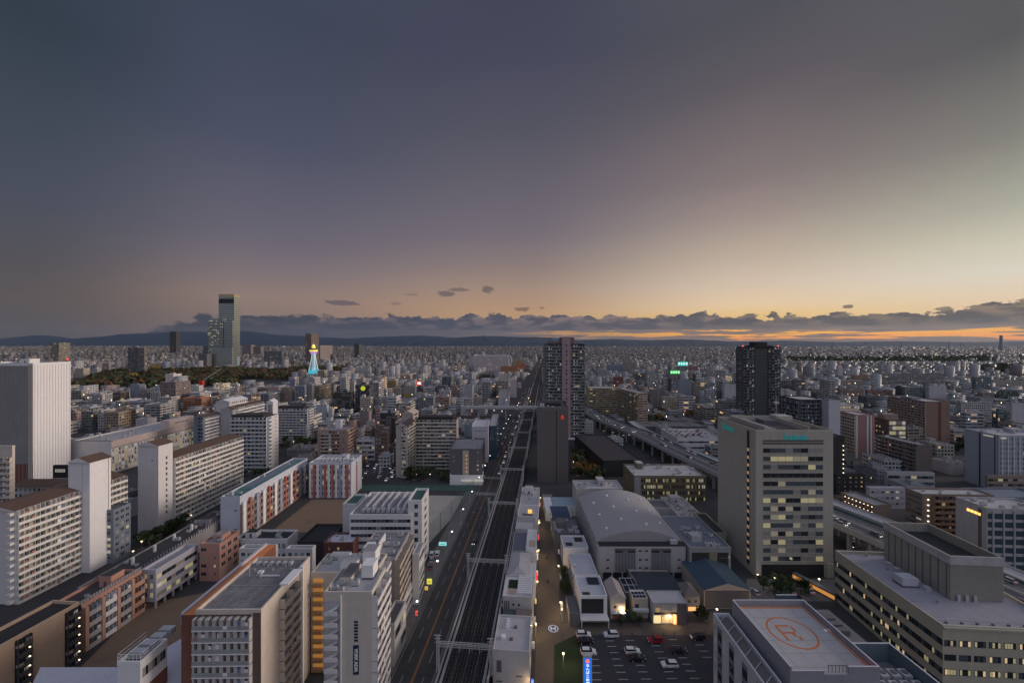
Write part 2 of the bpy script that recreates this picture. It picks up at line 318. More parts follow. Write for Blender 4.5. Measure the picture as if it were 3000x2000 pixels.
VIS = []
FOOT = []                                             # taken footprints: (cx, cy, hw, hd, rot)
class Bld:
    def __init__(b, name, label, cat, x0, x1, xs, yt, yb=None, Y=None, vp=1500., D=None, H=None, z0=0., group=None, wall=None, roof=None, body=True, parapet=.9):
        """x0,x1 = front face left/right in photo px, xs = far edge of the visible side face (or depth D)"""
        if Y is None: Y = (HC-z0)*F/(yb-HY)
        left = (x0+x1)/2 < CX; xc, xo = (x1, x0) if left else (x0, x1)
        th = math.atan((vp-CX)/F); ct, sn = math.cos(th), math.sin(th)
        X = (xc-CX)*Y/F; k = (xo-CX)/F; s = (k*Y-X)/(ct+k*sn)
        b.W = abs(s)
        if D is None: kk = (xs-CX)/F; D = (kk*Y-X)/(sn-kk*ct)
        b.D = D; b.H = H if H is not None else HC-(yt-HY)*Y/F-z0
        cx = X+s/2*ct+D/2*sn; cy = Y-s/2*sn+D/2*ct
        b.root = empty(name, (cx, cy, z0), -th, label, cat, group); b.th = th
        b.left = left; b.S = 'R' if left else 'L'; b.nwin = 0; b.rest = MB(); b.wall = wall or M_wht; b.cx, b.cy, b.Y = cx, cy, Y
        b.rmat = roof or M_roof
        if Y > 300: VIS.append((min(x0, x1), max(x0, x1), yt, HY+100*F/Y, Y))
        FOOT.append((cx, cy, b.W/2, b.D/2, -th))
        if body:
            w, d = b.W/2, b.D/2
            MB().box(-w, w, -d, d, 0, b.H, b.wall, b.rmat).build('wall', b.root)
            if parapet:
                pt = .35; h = parapet; H = b.H; m = MB()
                m.box(-w-.06, w+.06, -d-.06, -d+pt, H, H+h, b.wall); m.box(-w-.06, w+.06, d-pt, d+.06, H, H+h, b.wall)
                m.box(-w-.06, -w+pt, -d+pt, d-pt, H, H+h, b.wall); m.box(w-pt, w+.06, -d+pt, d-pt, H, H+h, b.wall)
                m.build('parapet', b.root)
    def frame(b, face):
        w, d = b.W/2, b.D/2
        return {'F': ((0, -d, 0), 0., b.W), 'R': ((w, 0, 0), R(90), b.D), 'L': ((-w, 0, 0), R(-90), b.D)}[face]
    def put(b, name, me, face, u, z, out=0.):
        (ox, oy, _), a, L = b.frame(face); c, s = math.cos(a), math.sin(a)
        return link(name, me, b.root, (ox+u*c+out*s, oy+u*s-out*c, z), a)
    def window(b, face, u, z, w, h, kind):
        if b.nwin < 98:
            b.put('window', winmesh(w, h, kind), face, u, z)
        else:
            (ox, oy, _), a, L = b.frame(face); c, s = math.cos(a), math.sin(a)
            mx = KM[kind]; pts = [(u-w/2, .03), (u+w/2, .03)]
            P = [(ox+p*c+e*s, oy+p*s-e*c) for p, e in pts]
            b.rest.poly([(*P[0], z), (*P[1], z), (*P[1], z+h), (*P[0], z+h)], mx)
        b.nwin += 1
    def grid(b, face, cols, rows, u0=None, u1=None, z0=1., z1=None, ww=.55, wh=.45, lit=.04, cur=.2, skip=None):
        L = b.frame(face)[2]; u0 = -L/2+.4 if u0 is None else u0; u1 = L/2-.4 if u1 is None else u1; z1 = b.H-.3 if z1 is None else z1
        du, dz = (u1-u0)/cols, (z1-z0)/rows
        for j in reversed(range(rows)):
            for i in range(cols):
                if skip and skip(i, j): continue
                r = random.random(); kd = random.choice(('warm', 'yel', 'white')) if r < lit else ('cur' if r < lit+cur else ('mid' if r < lit+cur+.2 else 'dark'))
                b.window(face, u0+(i+.5)*du, z0+(j+.5)*dz-dz*wh/2+dz*.08, du*ww, dz*wh, kd)
    def balc(b, face, rows, bays, u0=None, u1=None, z0=0., z1=None, dep=1.1, m=None, lit=.03, cur=.25, dm=None, ph=.42, ww=.8, edge=None, dw=.06):
        L = b.frame(face)[2]; u0 = -L/2+.1 if u0 is None else u0; u1 = L/2-.1 if u1 is None else u1; z1 = b.H if z1 is None else z1
        dz = (z1-z0)/rows; W = u1-u0; m = m or b.wall; ms = []
        CL = [M_wht2, mat('blue cloth', (.14, .2, .32)), mat('beige cloth', (.4, .32, .24)), mat('grey cloth', (.25, .25, .26)), mat('rose cloth', (.36, .17, .16))]
        for vi in range(3):
            q = MB(); rr = random.Random(vi*7+rows)
            q.box(-W/2, W/2, -dep, -.01, 0, .18, m); q.box(-W/2, W/2, -dep-.08, -dep+.05, -.12, dz*ph, m)
            for i in range(bays+1):
                uu = -W/2+W*i/bays; q.box(max(-W/2, uu-dw), min(W/2, uu+dw), -dep+.05, -.01, .18, dz*.93, dm or m)
            for i in range(bays):
                uu = -W/2+W*(i+.5)/bays; bw = W/bays
                if rr.random() < .45: a = uu+rr.uniform(-.3, .3)*bw; q.box(a-.4, a+.4, -.55, -.15, .18, .85, M_unit)
                if rr.random() < .28: a = uu+rr.uniform(-.25, .25)*bw; e = rr.uniform(.3, .8); q.box(a-e, a+e, -dep+.12, -dep+.16, dz*ph*.8, dz*rr.uniform(.62, .84), rr.choice(CL))
                if rr.random() < .12: a = uu+rr.uniform(-.2, .2)*bw; q.box(a-.5, a+.5, -dep-.13, -dep-.085, dz*ph*.35, dz*ph+.08, rr.choice(CL))
            if edge: q.box(-W/2-.02, W/2+.02, -dep-.14, -dep-.082, -.14, .10, edge)
            ms.append(q.mesh('balcony'))
        for j in range(rows): b.put('balcony', random.choice(ms), face, (u0+u1)/2, z0+j*dz)
        # dark recess wall behind the parapet with its windows
        b.grid(face, bays, rows, u0, u1, z0, z1, ww, .62, lit, cur)
    def band(b, face, rows, segs, u0=None, u1=None, z0=1., z1=None, hf=.45, lit=.1, cur=.2, mull=True):
        L = b.frame(face)[2]; u0 = -L/2+.5 if u0 is None else u0; u1 = L/2-.5 if u1 is None else u1; z1 = b.H-.4 if z1 is None else z1
        dz = (z1-z0)/rows; W = u1-u0
        for j in range(rows):
            q = MB(); h = dz*hf
            for i in range(segs):
                r = random.random(); mm = random.choice((M_yel, M_white, M_yel)) if r < lit else (M_glass2 if r < lit+cur else (M_glass3 if r < .6 else M_glass))
                a, c = -W/2+W*i/segs, -W/2+W*(i+1)/segs
                q.box(a+.05, c-.05, -.05, -.005, 0, h, mm)
            b.put('window_band', q.mesh('window_band'), face, (u0+u1)/2, z0+j*dz+dz*.3)
    def ribs(b, face, n, m, z0=0., z1=None, w=.25, dep=.25):
        L = b.frame(face)[2]; z1 = b.H if z1 is None else z1; me = MB().box(-w/2, w/2, -dep, 0, 0, z1-z0, m).mesh('rib')
        for i in range(n): b.put('rib', me, face, -L/2+L*(i+.5)/n, z0)
    def panel(b, name, face, u0, u1, z0, z1, m, out=.05):
        return b.put(name, MB().box(u0, u1, -out, -.004, z0, z1, m).mesh(name), face, 0, 0)
    def roofkit(b, n=4, big=True, seed=0):
        rr = random.Random(seed+int(b.W*10)); w, d = b.W/2-1.4, b.D/2-1.4
        if w < .5 or d < .5: return
        if big:
            bw, bd, bh = min(w*1.2, 4+rr.random()*3), min(d*1.2, 4+rr.random()*3), 2.4+rr.random()*1.6
            x, y = rr.uniform(-w+bw/2, w-bw/2) if w > bw/2 else 0, rr.uniform(0, max(.1, d-bd/2))
            MB().box(x-bw/2, x+bw/2, y-bd/2, y+bd/2, b.H, b.H+bh, b.wall, b.rmat).box(x-.5, x+.5, y-bd/2-.05, y-bd/2-.004, b.H+.1, b.H+2, M_dgrey).build('stair_head', b.root)
        for i in range(n):
            x, y = rr.uniform(-w, w), rr.uniform(-d, d); s = rr.uniform(.5, 1.1); q = MB()
            q.box(x-s, x+s, y-s*.6, y+s*.6, b.H+.25, b.H+.25+s*1.3, M_unit); q.box(x-s*.8, x+s*.8, y-s*.5, y+s*.5, b.H, b.H+.25, M_dgrey)
            q.tube((x, y, b.H+.25+s*1.3), (x, y, b.H+.32+s*1.3), s*.45, M_dgrey, n=8)
            q.build('rooftop_unit', b.root)
    def gable(b, m, rise=2.5, along='y', over=.5, sides=None):
        w, d, H = b.W/2+over, b.D/2+over, b.H+.01; q = MB()
        if along == 'y':
            P = [(-w, -d, H), (w, -d, H), (w, d, H), (-w, d, H), (0, -d, H+rise), (0, d, H+rise)]
            q.poly([P[0], P[4], P[5], P[3]], m).poly([P[4], P[1], P[2], P[5]], m)
            q.poly([P[0], P[1], P[4]], b.wall).poly([P[2], P[3], P[5]], b.wall).poly([P[3], P[2], P[1], P[0]], m)
        else:
            P = [(-w, -d, H), (w, -d, H), (w, d, H), (-w, d, H), (-w, 0, H+rise), (w, 0, H+rise)]
            q.poly([P[0], P[1], P[5], P[4]], m).poly([P[4], P[5], P[2], P[3]], m)
            q.poly([P[3], P[0], P[4]], b.wall).poly([P[1], P[2], P[5]], b.wall).poly([P[3], P[2], P[1], P[0]], m)
        q.build('roof', b.root)
    def hip(b, m, rise=2.5, over=.5):
        w, d, H = b.W/2+over, b.D/2+over, b.H+.01; k = min(w, d); q = MB()
        a, c = ((0, -(d-k)), (0, d-k)) if d > w else ((-(w-k), 0), (w-k, 0))
        A = (*a, H+rise); C = (*c, H+rise); P = [(-w, -d, H), (w, -d, H), (w, d, H), (-w, d, H)]
        if d > w:
            q.poly([P[0], P[1], A], m).poly([P[1], P[2], C, A], m).poly([P[2], P[3], C], m).poly([P[3], P[0], A, C], m)
        else:
            q.poly([P[0], P[1], C, A], m).poly([P[1], P[2], C], m).poly([P[2], P[3], A, C], m).poly([P[3], P[0], A], m)
        q.poly([P[3], P[2], P[1], P[0]], m).build('roof', b.root)
    def done(b):
        if b.rest.f:
            o = b.rest.build('window', b.root); o['kind'] = 'stuff'
        return b
KM = {'dark': M_glass, 'mid': M_glass3, 'cur': M_glass2, 'warm': M_warm, 'yel': M_yel, 'white': M_white}
WM = {}
def winmesh(w, h, kind):
    key = (round(w, 2), round(h, 2), kind)
    if key not in WM:
        q = MB(); t_ = .07
        q.box(-w/2, w/2, -.04, -.004, 0, h, KM[kind])
        q.box(-w/2-t_, w/2+t_, -.09, -.004, -t_, 0, M_steel); q.box(-.03, .03, -.06, -.041, 0, h, M_steel)
        WM[key] = q.mesh('window')
    return WM[key]

# =================================================================== GROUND, ROADS, RAILWAY
q = MB(); q.poly([(-60000, -400, 0), (60000, -400, 0), (60000, 60000, 0), (-60000, 60000, 0)], mat('city ground', (.055, .054, .056), .9, var=.35, scale=.02)); struct('ground', q)
def strip(name, uv, z, m, kind='structure'):
    q = MB(); q.poly([U(u, tt, z) for u, tt in uv], m); return struct(name, q, kind=kind)
strip('road', [(-46.5, -40), (-33.2, -40), (-33.2, 2600), (-46.5, 2600)], .008, M_ash)
q = MB()
for a, c in ((-54, -46.5),):
    q.prism([U(a, -40)[:2], U(c, -40)[:2], U(c, 262)[:2], U(a, 262)[:2]], 0, .14, M_pave)
struct('pavement', q)
strip('pavement', [(-33.2, -40), (-30.4, -40), (-30.4, 2600), (-33.2, 2600)], .012, M_pave)
strip('street', [(-3.6, 60), (5.6, 60), (4.5, 262), (-3.0, 262)], .012, M_street)
strip('road', [(-220, 264), (120, 264), (120, 284), (-220, 284)], .012, M_ash)
strip('street', [(5.6, 121), (70, 121), (70, 132), (5.6, 132)], .010, M_street)
q = MB()
for u, w, m in ((-39.9, .14, M_oline), (-39.5, .14, M_oline), (-46.1, .15, M_line), (-33.7, .15, M_line)):
    q.poly([U(u, -40, .016), U(u+w, -40, .016), U(u+w, 1500, .016), U(u, 1500, .016)], m)
for tt in range(0, 900, 10):
    for u in (-43.1, -36.6):
        if not 258 < tt < 290: q.poly([U(u, tt, .016), U(u+.15, tt, .016), U(u+.15, tt+5, .016), U(u, tt+5, .016)], M_line)
for k in range(13):
    u = -46+k*1.0; q.poly([U(u, 256, .017), U(u+.5, 256, .017), U(u+.5, 261, .017), U(u, 261, .017)], M_line)
    q.poly([U(u, 287, .017), U(u+.5, 287, .017), U(u+.5, 292, .017), U(u, 292, .017)], M_line)
for k in range(30):
    u = -2+k*1.0
    q.poly([U(-60-k*5, 274, .018), U(-57-k*5, 274, .018), U(-57-k*5, 274.15, .018), U(-60-k*5, 274.15, .018)], M_line)
    if k < 6: q.poly([U(-2+k, 257, .018), U(-1.5+k, 257, .018), U(-1.5+k, 261, .018), U(-2+k, 261, .018)], M_line)
struct('road_marking', q)

# elevated railway
va = empty('railway_viaduct', U(-23, 0), -TH, 'long elevated railway with dark ballast running away between the main road and the shop row', 'railway')
DZ = 7.
q = MB(); q.box(-7.0, 7.0, -20, 1500, DZ-1.2, DZ, M_grey, M_ballast); q.build('deck', va)
for s in (-1, 1):
    q = MB(); q.box(s*7.0-.12, s*7.0+.12, -20, 1500, DZ, DZ+1.1, M_grey); q.build('side_wall', va)
    q = MB(); q.box(s*5.9-.35, s*5.9+.35, -20, 900, DZ+.01, DZ+.25, M_grey); q.build('cable_trough', va)
for k in range(50):
    q = MB(); tt = 20+k*14.; 
    if tt < 700: q.box(-6, 6, tt-.6, tt+.6, 0, DZ-1.2, M_grey); q.build('pier', va)
for c in (-4.3, -1.45, 1.45, 4.3):
    q = MB()
    for e in (-.53, .53): q.box(c+e-.045, c+e+.045, -20, 1400, DZ+.12, DZ+.26, M_rail)
    for k in range(260): q.box(c-1.1, c+1.1, -10+k*1.5, -9.72+k*1.5, DZ+.02, DZ+.11, M_dk)
    q.build('track', va)
q = MB()
for c in (-4.3, -1.45, 1.45, 4.3): q.box(c-.02, c+.02, -20, 900, DZ+5.6, DZ+5.64, M_dgrey).box(c-.02, c+.02, -20, 900, DZ+6.6, DZ+6.64, M_dgrey)
q.build('catenary_wire', va)
# gantries: lattice masts and a truss beam
gy = [1902, 1647, 1475, 1375, 1311, 1266, 1229, 1203, 1180]
def gantry():
    g = empty('catenary_gantry', (0, 0, 0)); H_ = 9.0; w = 7.6
    for s in (-1, 1):
        q = MB()
        for dx in (-.3, .3):
            for dy in (-.3, .3): q.box(s*w+dx-.07, s*w+dx+.07, dy-.07, dy+.07, 0, H_+1.4, M_steel)
        for k in range(9): q.bar((s*w-.3, -.3, k*1.1), (s*w+.3, -.3, k*1.1+1.1), .07, M_steel).bar((s*w+.3, .3, k*1.1), (s*w-.3, .3, k*1.1+1.1), .07, M_steel)
        q.box(s*w-1.1, s*w+1.1, -.35, -.2, H_+1.5, H_+1.65, M_steel).box(s*w-.9, s*w+.9, -.35, -.2, H_+.6, H_+.72, M_steel).box(s*w-.9, s*w+.9, -.35, -.2, H_-.5, H_-.38, M_steel)
        q.build('mast', g)
    q = MB()
    for z in (H_-1.5, H_-.5):
        for y in (-.35, .35): q.box(-w, w, y-.06, y+.06, z-.06, z+.06, M_steel)
    for k in range(14):
        x = -w+k*w/7
        for y in (-.35, .35): q.bar((x, y, H_-1.5), (x+w/14, y, H_-.5), .06, M_steel).bar((x+w/14, y, H_-.5), (x+w/7, y, H_-1.5), .06, M_steel)
        q.box(x-.04, x+.04, -.35, .35, H_-.56, H_-.5, M_steel)
    q.build('beam', g)
    q = MB()
    for c in (-4.3, -1.45, 1.45, 4.3): MB().box(c-.06, c+.06, -.06, .06, H_-3., H_-1.5, M_steel).bar((c, 0, H_-2.6), (c+.9, 0, H_-2.2), .05, M_steel).build('dropper', g)
    return g
g0 = gantry()
for i, y in enumerate(gy):
    tt = (HC-DZ-8.)*F/(y-HY); g = g0 if i == 0 else copy_tree(g0)
    g.location = U(-23, tt, DZ); g.rotation_euler = (0, 0, -TH)
    nth = ['nearest', 'second', 'third', 'fourth', 'fifth', 'sixth', 'seventh', 'eighth', 'farthest'][i]
    tag(g, f'pale steel lattice gantry spanning the railway, {nth} one from the viewer', 'gantry', 'overhead line gantries across the railway')
# =================================================================== HILLS
rng = [(-400, 990), (0, 1000), (60, 990), (110, 981), (165, 983), (215, 995), (300, 986), (400, 977), (560, 970), (620, 974), (720, 969), (800, 979), (900, 985), (1015, 991), (1100, 987), (1170, 984), (1240, 982), (1330, 989), (1410, 983), (1500, 986), (1600, 987), (1690, 996), (1800, 993), (1900, 996), (2000, 993), (2150, 1000), (2300, 997), (2450, 1001), (2650, 999), (2850, 1002), (3000, 1000), (3300, 1003)]
M_hill = mat('haze blue wooded hillside', (.020, .042, .075), .95, var=.3, scale=.002)  # blue of the distant air is mixed into the woodland base colour
hv, hf = [], []; hr = random.Random(5); n = 260
xs_ = np.linspace(-380, 3280, n); ys_ = np.interp(xs_, [a for a, b in rng], [b for a, b in rng])
for i in range(n):
    for j, (Yd, fr) in enumerate(((14500, 0.), (15400, .35), (16400, .62), (17300, .88), (18000, 1.), (19500, .6), (21500, 0.))):
        z = 100+(HY-ys_[i]+hr.uniform(-.5, .5))*18000/F
        hv.append(((xs_[i]-CX)*18000/F*(1+(Yd-18000)/60000), Yd+hr.uniform(-120, 120), max(0, z)*fr*(1+hr.uniform(-.08, .08)*(fr < 1))-(1 if fr == 0 else 0)))
for i in range(n-1):
    for j in range(6): a = i*7+j; hf.append((a, a+7, a+8, a+1))
me = bpy.data.meshes.new('hills'); me.from_pydata(hv, [], hf); me.materials.append(M_hill); o = link('hills', me); o['kind'] = 'structure'

# =================================================================== NEAR LEFT
def gable_slab(name, label, xc, xs, yt, yb, vp, W, floors, bays, cat='apartment block', roofm=None, front_blank=True):
    Y = HC*F/(yb-HY); x0 = xc-W*F/Y
    b = Bld(name, label, cat, x0, xc, xs, yt, Y=Y, vp=vp, wall=M_wht, roof=M_grey, parapet=0)
    b.gable(roofm or M_brownroof, 2.0)
    b.balc('R', floors, bays, m=mat('white slab parapet', (.66, .64, .61)), lit=.02, cur=.3, dep=1.2, ph=.36)
    return b
# slab A (white gabled apartment slab at the left edge)
b = gable_slab('apartment_slab', 'long white apartment slab with brown gable roof at the left edge of the view', 45, 368, 1496, 1770, 1560, 15, 13, 24)
for j in range(13): b.put('corner_balcony', MB().box(-.9, .9, -1.3, 0, 0, 1.1, M_wht).mesh('corner_balcony'), 'F', b.W/2-1.3, .6+j*2.8)
b.done()
st = empty('lift_tower', (0, 0, 0), 0, 'white gabled lift tower rising over the brown roof of the leftmost slab', 'lift tower')
bt = Bld('lift_tower', 'white gabled lift tower rising over the brown roof of the leftmost slab', 'lift tower', 200, 263, 325, 1355, Y=171, vp=1555, wall=M_wht2, roof=M_grey, parapet=0)
bpy.data.objects.remove(st)
bt.gable(M_brownroof, 2.2); bt.panel('door', 'F', -1.5, -.5, 22, 24, M_dgrey); bt.panel('groove', 'F', 1.5, 1.62, 20, bt.H-1, M_grey); bt.panel('downpipe', 'R', bt.D/2-1.2, bt.D/2-1., 0, bt.H, M_dgrey)
# slab B with its tall end tower
b = gable_slab('apartment_slab', 'long white apartment slab running away from the tall blank gabled tower', 508, 709, 1342, 1541, 1560, 13, 13, 20)
b.done()
bt = Bld('lift_tower', 'tall blank white tower with brown gabled cap at the near end of a slab', 'lift tower', 404, 464, 506, 1306, 1563, vp=1560, wall=M_wht, roof=M_grey, parapet=0)
bt.gable(M_brownroof, 2.4)
bt.grid('R', 1, 11, -1, 2, 8, 40, .3, .5, 0, 0); bt.panel('vent', 'F', 2, 2.7, bt.H-8, bt.H-7.4, M_dgrey); bt.done()
# leftmost white office tower with ribbed faces
b = Bld('office_tower', 'big windowless tower with grey ribbed front and white ribbed side, far left', 'tower', -90, 97, 207, 1067, 1425, wall=M_wht2, roof=M_dgrey)
b.panel('dark_cladding', 'F', -b.W/2+.2, b.W/2-.2, 1, b.H-1, mat('graphite net cladding', (.27, .265, .265), var=.2, scale=.08), .12)
b.panel('base_cladding', 'F', -b.W/2+.2, b.W/2-.2, 1, 16, M_brick, .2)
b.ribs('F', 16, M_grey, 1, b.H-1, .18, .3); b.ribs('R', 13, M_wht, .5, b.H-.5, .22, .22)
b.panel('corner_strip', 'F', b.W/2-3.2, b.W/2-.4, 1, b.H-.5, M_beige, .25)
for u, s in ((.42, 1), (.97, 1), (.1, 0)):
    x = -b.W/2+b.W*u
    MB().tube((x, b.D/2-1, b.H), (x, b.D/2-1, b.H+2.5), .1, M_dgrey).box(x-.35, x+.35, b.D/2-1.35, b.D/2-.65, b.H+2.5, b.H+3.2, M_red if s else M_white).build('beacon', b.root)
b.roofkit(6, True); 
# left edge block behind slab A
b = Bld('apartment_block', 'cream balcony block cut by the left edge, in front of the windowless tower', 'apartment block', -60, 36, 44, 1310, Y=214, wall=M_cream, roof=M_grey)
b.balc('F', 12, 9, z1=b.H-5, m=M_cream, lit=.06); b.done()
b = Bld('low_hall', 'low white building with brown hipped roof beside the gabled lift tower', 'low building', 38, 205, 240, 1425, Y=232, wall=M_wht, roof=M_brownroof, parapet=0)
b.hip(M_brownroof, 3.6, .8); b.grid('F', 12, 4, ww=.5, wh=.5, lit=.02); b.done()
b = Bld('rooftop_sign_box', 'small black sign box on a low roof in front of the windowless tower', 'sign', 155, 197, 203, 1362, Y=245, z0=16., wall=M_dk, roof=M_dk, parapet=0)
for k in range(5): b.panel('letter', 'F', -3+k*1.3, -2.2+k*1.3, b.H*.45, b.H*.7, M_white)
MB().box(-4, 4, -2, 2, -17, 0, M_grey).build('base', b.root)
# long pale building with patterned warm wall
b = Bld('hospital_block', 'long pale pink building with speckled lit facade behind the gabled towers', 'hospital', 203, 325, 568, 1296, Y=300, vp=1540, wall=M_wht, roof=M_grey2)
b.panel('fascia', 'R', -b.D/2, b.D/2, b.H-4.2, b.H+.9, M_pink.copy() if False else mat('pale pink panel', (.58, .47, .44), .7), .3)
b.panel('shadow_gap', 'R', -b.D/2, b.D/2, b.H-4.7, b.H-4.25, M_dgrey, .1)
b.grid('R', 30, 6, z1=b.H-5, ww=.42, wh=.7, lit=.55, cur=.2)
b.box = None
q = MB().box(b.W/2-8, b.W/2, b.D/2-26, b.D/2, b.H, b.H+7, mat('pale pink panel', (.58, .47, .44))).build('raised_wing', b.root)
for k in range(7): b.panel('letter', 'R', b.D/2-20+k*2, b.D/2-18.7+k*2, b.H+3.6, b.H+4.6, M_bluegrey, .35)
q = MB()
for k in range(34): q.box(-b.W/2+k*1., -b.W/2+k*1.+.6, -b.D/2+.6, -b.D/2+.8, b.H, b.H+1.4, M_brownroof)
q.build('roof_fence', b.root); b.roofkit(8, False); b.done()
# slabs C D and gable houses further back
b = Bld('apartment_slab', 'short white slab with brown roof right of the pale pink building', 'apartment block', 568, 597, 647, 1222, Y=336, vp=1540, wall=M_bluegrey, roof=M_brownroof, parapet=0)
b.gable(M_brownroof, 1.8); b.balc('R', 13, 9, m=M_wht2, lit=.02); b.balc('F', 12, 2, 0, b.W/2, m=M_bluegrey); b.done()
b = Bld('lift_tower', 'grey gabled tower between two brown roofed slabs', 'lift tower', 646, 681, 692, 1200, Y=352, vp=1540, wall=M_grey2, roof=M_grey, parapet=0); b.gable(M_brownroof, 2.4)
b = Bld('apartment_slab', 'white slab with dark brown roof running right behind the grey gabled tower', 'apartment block', 664, 692, 772, 1194, Y=366, vp=1540, wall=M_wht2, roof=M_brownroof, parapet=0)
b.gable(M_brownroof, 1.8); b.balc('R', 13, 14, m=M_wht2, lit=.02); b.done()
b = Bld('apartment_block', 'white stepped gabled block beyond the short slab', 'apartment block', 633, 672, 725, 1176, Y=420, vp=1540, wall=M_wht, roof=M_brownroof, parapet=0); b.gable(M_wht2, 2.4); b.grid('R', 9, 9, lit=.05); b.done()
# front-facing slabs E, F
b = Bld('apartment_slab', 'blue grey balcony slab with dark flat roof edge and zigzag stair end', 'apartment block', 678, 783, 816, 1222, 1380, wall=M_wht, roof=M_darkroof, parapet=0)
MB().box(-b.W/2, b.W/2-3, -b.D/2-.2, b.D/2-3, b.H, b.H+1.8, M_darkroof).build('roof', b.root)
b.balc('F', 14, 9, m=mat('cool white', (.50, .52, .55)), dep=1.3, lit=.01); b.balc('R', 14, 1, -b.D/2, -b.D/2+3, m=M_wht2, dep=1.6, lit=.0); b.grid('R', 1, 14, 0, b.D/2, ww=.15, wh=.3, lit=0); b.done()
b = Bld('lift_tower', 'white gabled stair tower with grey panel behind the zigzag stair slab', 'lift tower', 781, 800, 814, 1178, Y=345, wall=M_wht2, roof=M_wht2, parapet=0); b.gable(M_wht2, 2.); b.panel('grey_panel', 'F', -1.8, 1.8, b.H-9, b.H-2, M_grey)
b = Bld('apartment_slab', 'second blue grey balcony slab with black roof band further along the lane', 'apartment block', 814, 902, 916, 1196, 1297, wall=M_wht, roof=M_darkroof, parapet=0)
MB().box(-b.W/2, b.W/2-4, -b.D/2-.2, b.D/2-4, b.H, b.H+2.2, M_darkroof).build('roof', b.root)
b.balc('F', 13, 8, m=mat('cool white', (.50, .52, .55)), dep=1.3, lit=.01); b.balc('R', 13, 2, m=M_wht2, dep=1.4, lit=0); b.done()
# pink brown apartment house
b = Bld('apartment_block', 'pinkish brown apartment house with recessed balconies behind the striped school', 'apartment block', 930, 1017, 1046, 1262, 1362, wall=mat('pinkish brown tile', (.36, .25, .21)), roof=M_roof)
b.balc('F', 10, 3, -b.W/2+3, 0, m=M_beige, lit=.03); b.balc('F', 10, 3, .5, b.W/2-6, m=mat('pinkish brown tile', (.36, .25, .21)), lit=.04); b.grid('F', 1, 10, b.W/2-5, b.W/2-1, ww=.3, wh=.4); b.balc('R', 10, 4, m=mat('salmon tile', (.50, .33, .26)), lit=.05)
MB().prism([(b.W/2-3, b.D/2-7), (b.W/2, b.D/2-7), (b.W/2, b.D/2), (b.W/2-3, b.D/2)], b.H, b.H+6, b.wall, M_brownroof).build('stair_head', b.root)
MB().prism([(-2, 0), (2.5, 0), (2.5, 4), (-2, 4)], b.H, b.H+7, M_wht).build('lift_head', b.root); b.roofkit(7, False); b.done()
b = Bld('office_block', 'low white banded office between two brown blocks', 'office', 1044, 1098, 1108, 1290, 1348, wall=M_wht, roof=M_roof); b.band('F', 4, 7, hf=.5, lit=.08); b.roofkit(6); 
b = Bld('apartment_block', 'brown brick block with grey roof right of the low banded office', 'apartment block', 1098, 1136, 1144, 1258, 1352, wall=mat('dull brown brick', (.19, .12, .10)), roof=M_roof); b.grid('F', 4, 8, lit=.03); b.grid('R', 2, 8, lit=.03); b.roofkit(3); b.done()
# gabled pair right of it
TANW = mat('greyish tan render', (.42, .37, .34))
b = Bld('apartment_slab', 'tan apartment slab with rows of balconies and long black roof strip', 'apartment block', 1217, 1338, 1343, 1229, 1372, wall=TANW, roof=M_darkroof, parapet=0)
MB().box(-b.W/2+2, b.W/2-3, -b.D/2+.4, b.D/2, b.H, b.H+2.2, M_dk).build('roof', b.root)
b.balc('F', 14, 11, m=mat('light tan parapet', (.50, .46, .41)), dep=1.3, lit=.04); b.done()
b = Bld('apartment_slab', 'narrow tan gabled block with stepped corner balconies', 'apartment block', 1160, 1190, 1216, 1248, 1398, vp=1590, wall=TANW, roof=M_darkroof, parapet=0)
b.gable(M_darkroof, 2.5); b.balc('F', 15, 1, .5, b.W/2, m=mat('light tan parapet', (.50, .46, .41)), lit=.02); b.balc('R', 15, 3, m=mat('light tan parapet', (.50, .46, .41)), lit=.03); b.done()
b = Bld('lift_tower', 'tan gabled tower standing behind the black roofed tan slab', 'lift tower', 1177, 1211, 1226, 1212, Y=335, vp=1560, wall=mat('pinkish tan', (.46, .37, .34)), roof=M_darkroof, parapet=0); b.gable(M_beige, 2.6); b.grid('R', 1, 12, lit=.02); b.done()
# grey block with white podium
b = Bld('apartment_block', 'dark grey block with orange lit centre strip on a white podium', 'apartment block', 1317, 1412, 1421, 1318, 1415, wall=M_dgrey, roof=M_roof)
b.panel('centre_strip', 'F', -2.2, 2.2, 4.5, b.H-.3, M_beige, .5)
for j in range(6): b.put('strip_lamp', MB().box(-.5, .5, -.62, -.5, 0, 1.2, mat('dim amber glow', (.5, .3, .1), emit=.35, ecol=(1., .5, .15), var=0)).mesh('strip_lamp'), 'F', .6, 5+j*2.9)
b.grid('F', 1, 6, -b.W/2+1, -b.W/2+5, 5, ww=.25, wh=.35); b.grid('F', 1, 6, b.W/2-5, b.W/2-1, 5, ww=.25, wh=.35); b.roofkit(8, False); b.done()
b = Bld('shop_building', 'low white shop with brightly lit curved canopy at the street corner', 'shop', 1318, 1414, 1424, 1395, 1420, wall=M_wht2, roof=M_grey2, D=8)
q = MB()
for k in range(8): q.box(-b.W/2+8+k*2, -b.W/2+9.8+k*2, -b.D/2-1.6+.05*(k-4)**2, -b.D/2-.02, 2.6, 3.6, M_white)
q.build('lit_canopy', b.root)
b = Bld('office_block', 'white leaning roofed hall beside the dark blue glass block', 'office', 1383, 1430, 1436, 1252, Y=330, wall=M_lav, roof=M_lav); b.panel('slot', 'F', -5, 5, b.H-3, b.H-2.4, M_bluegrey)
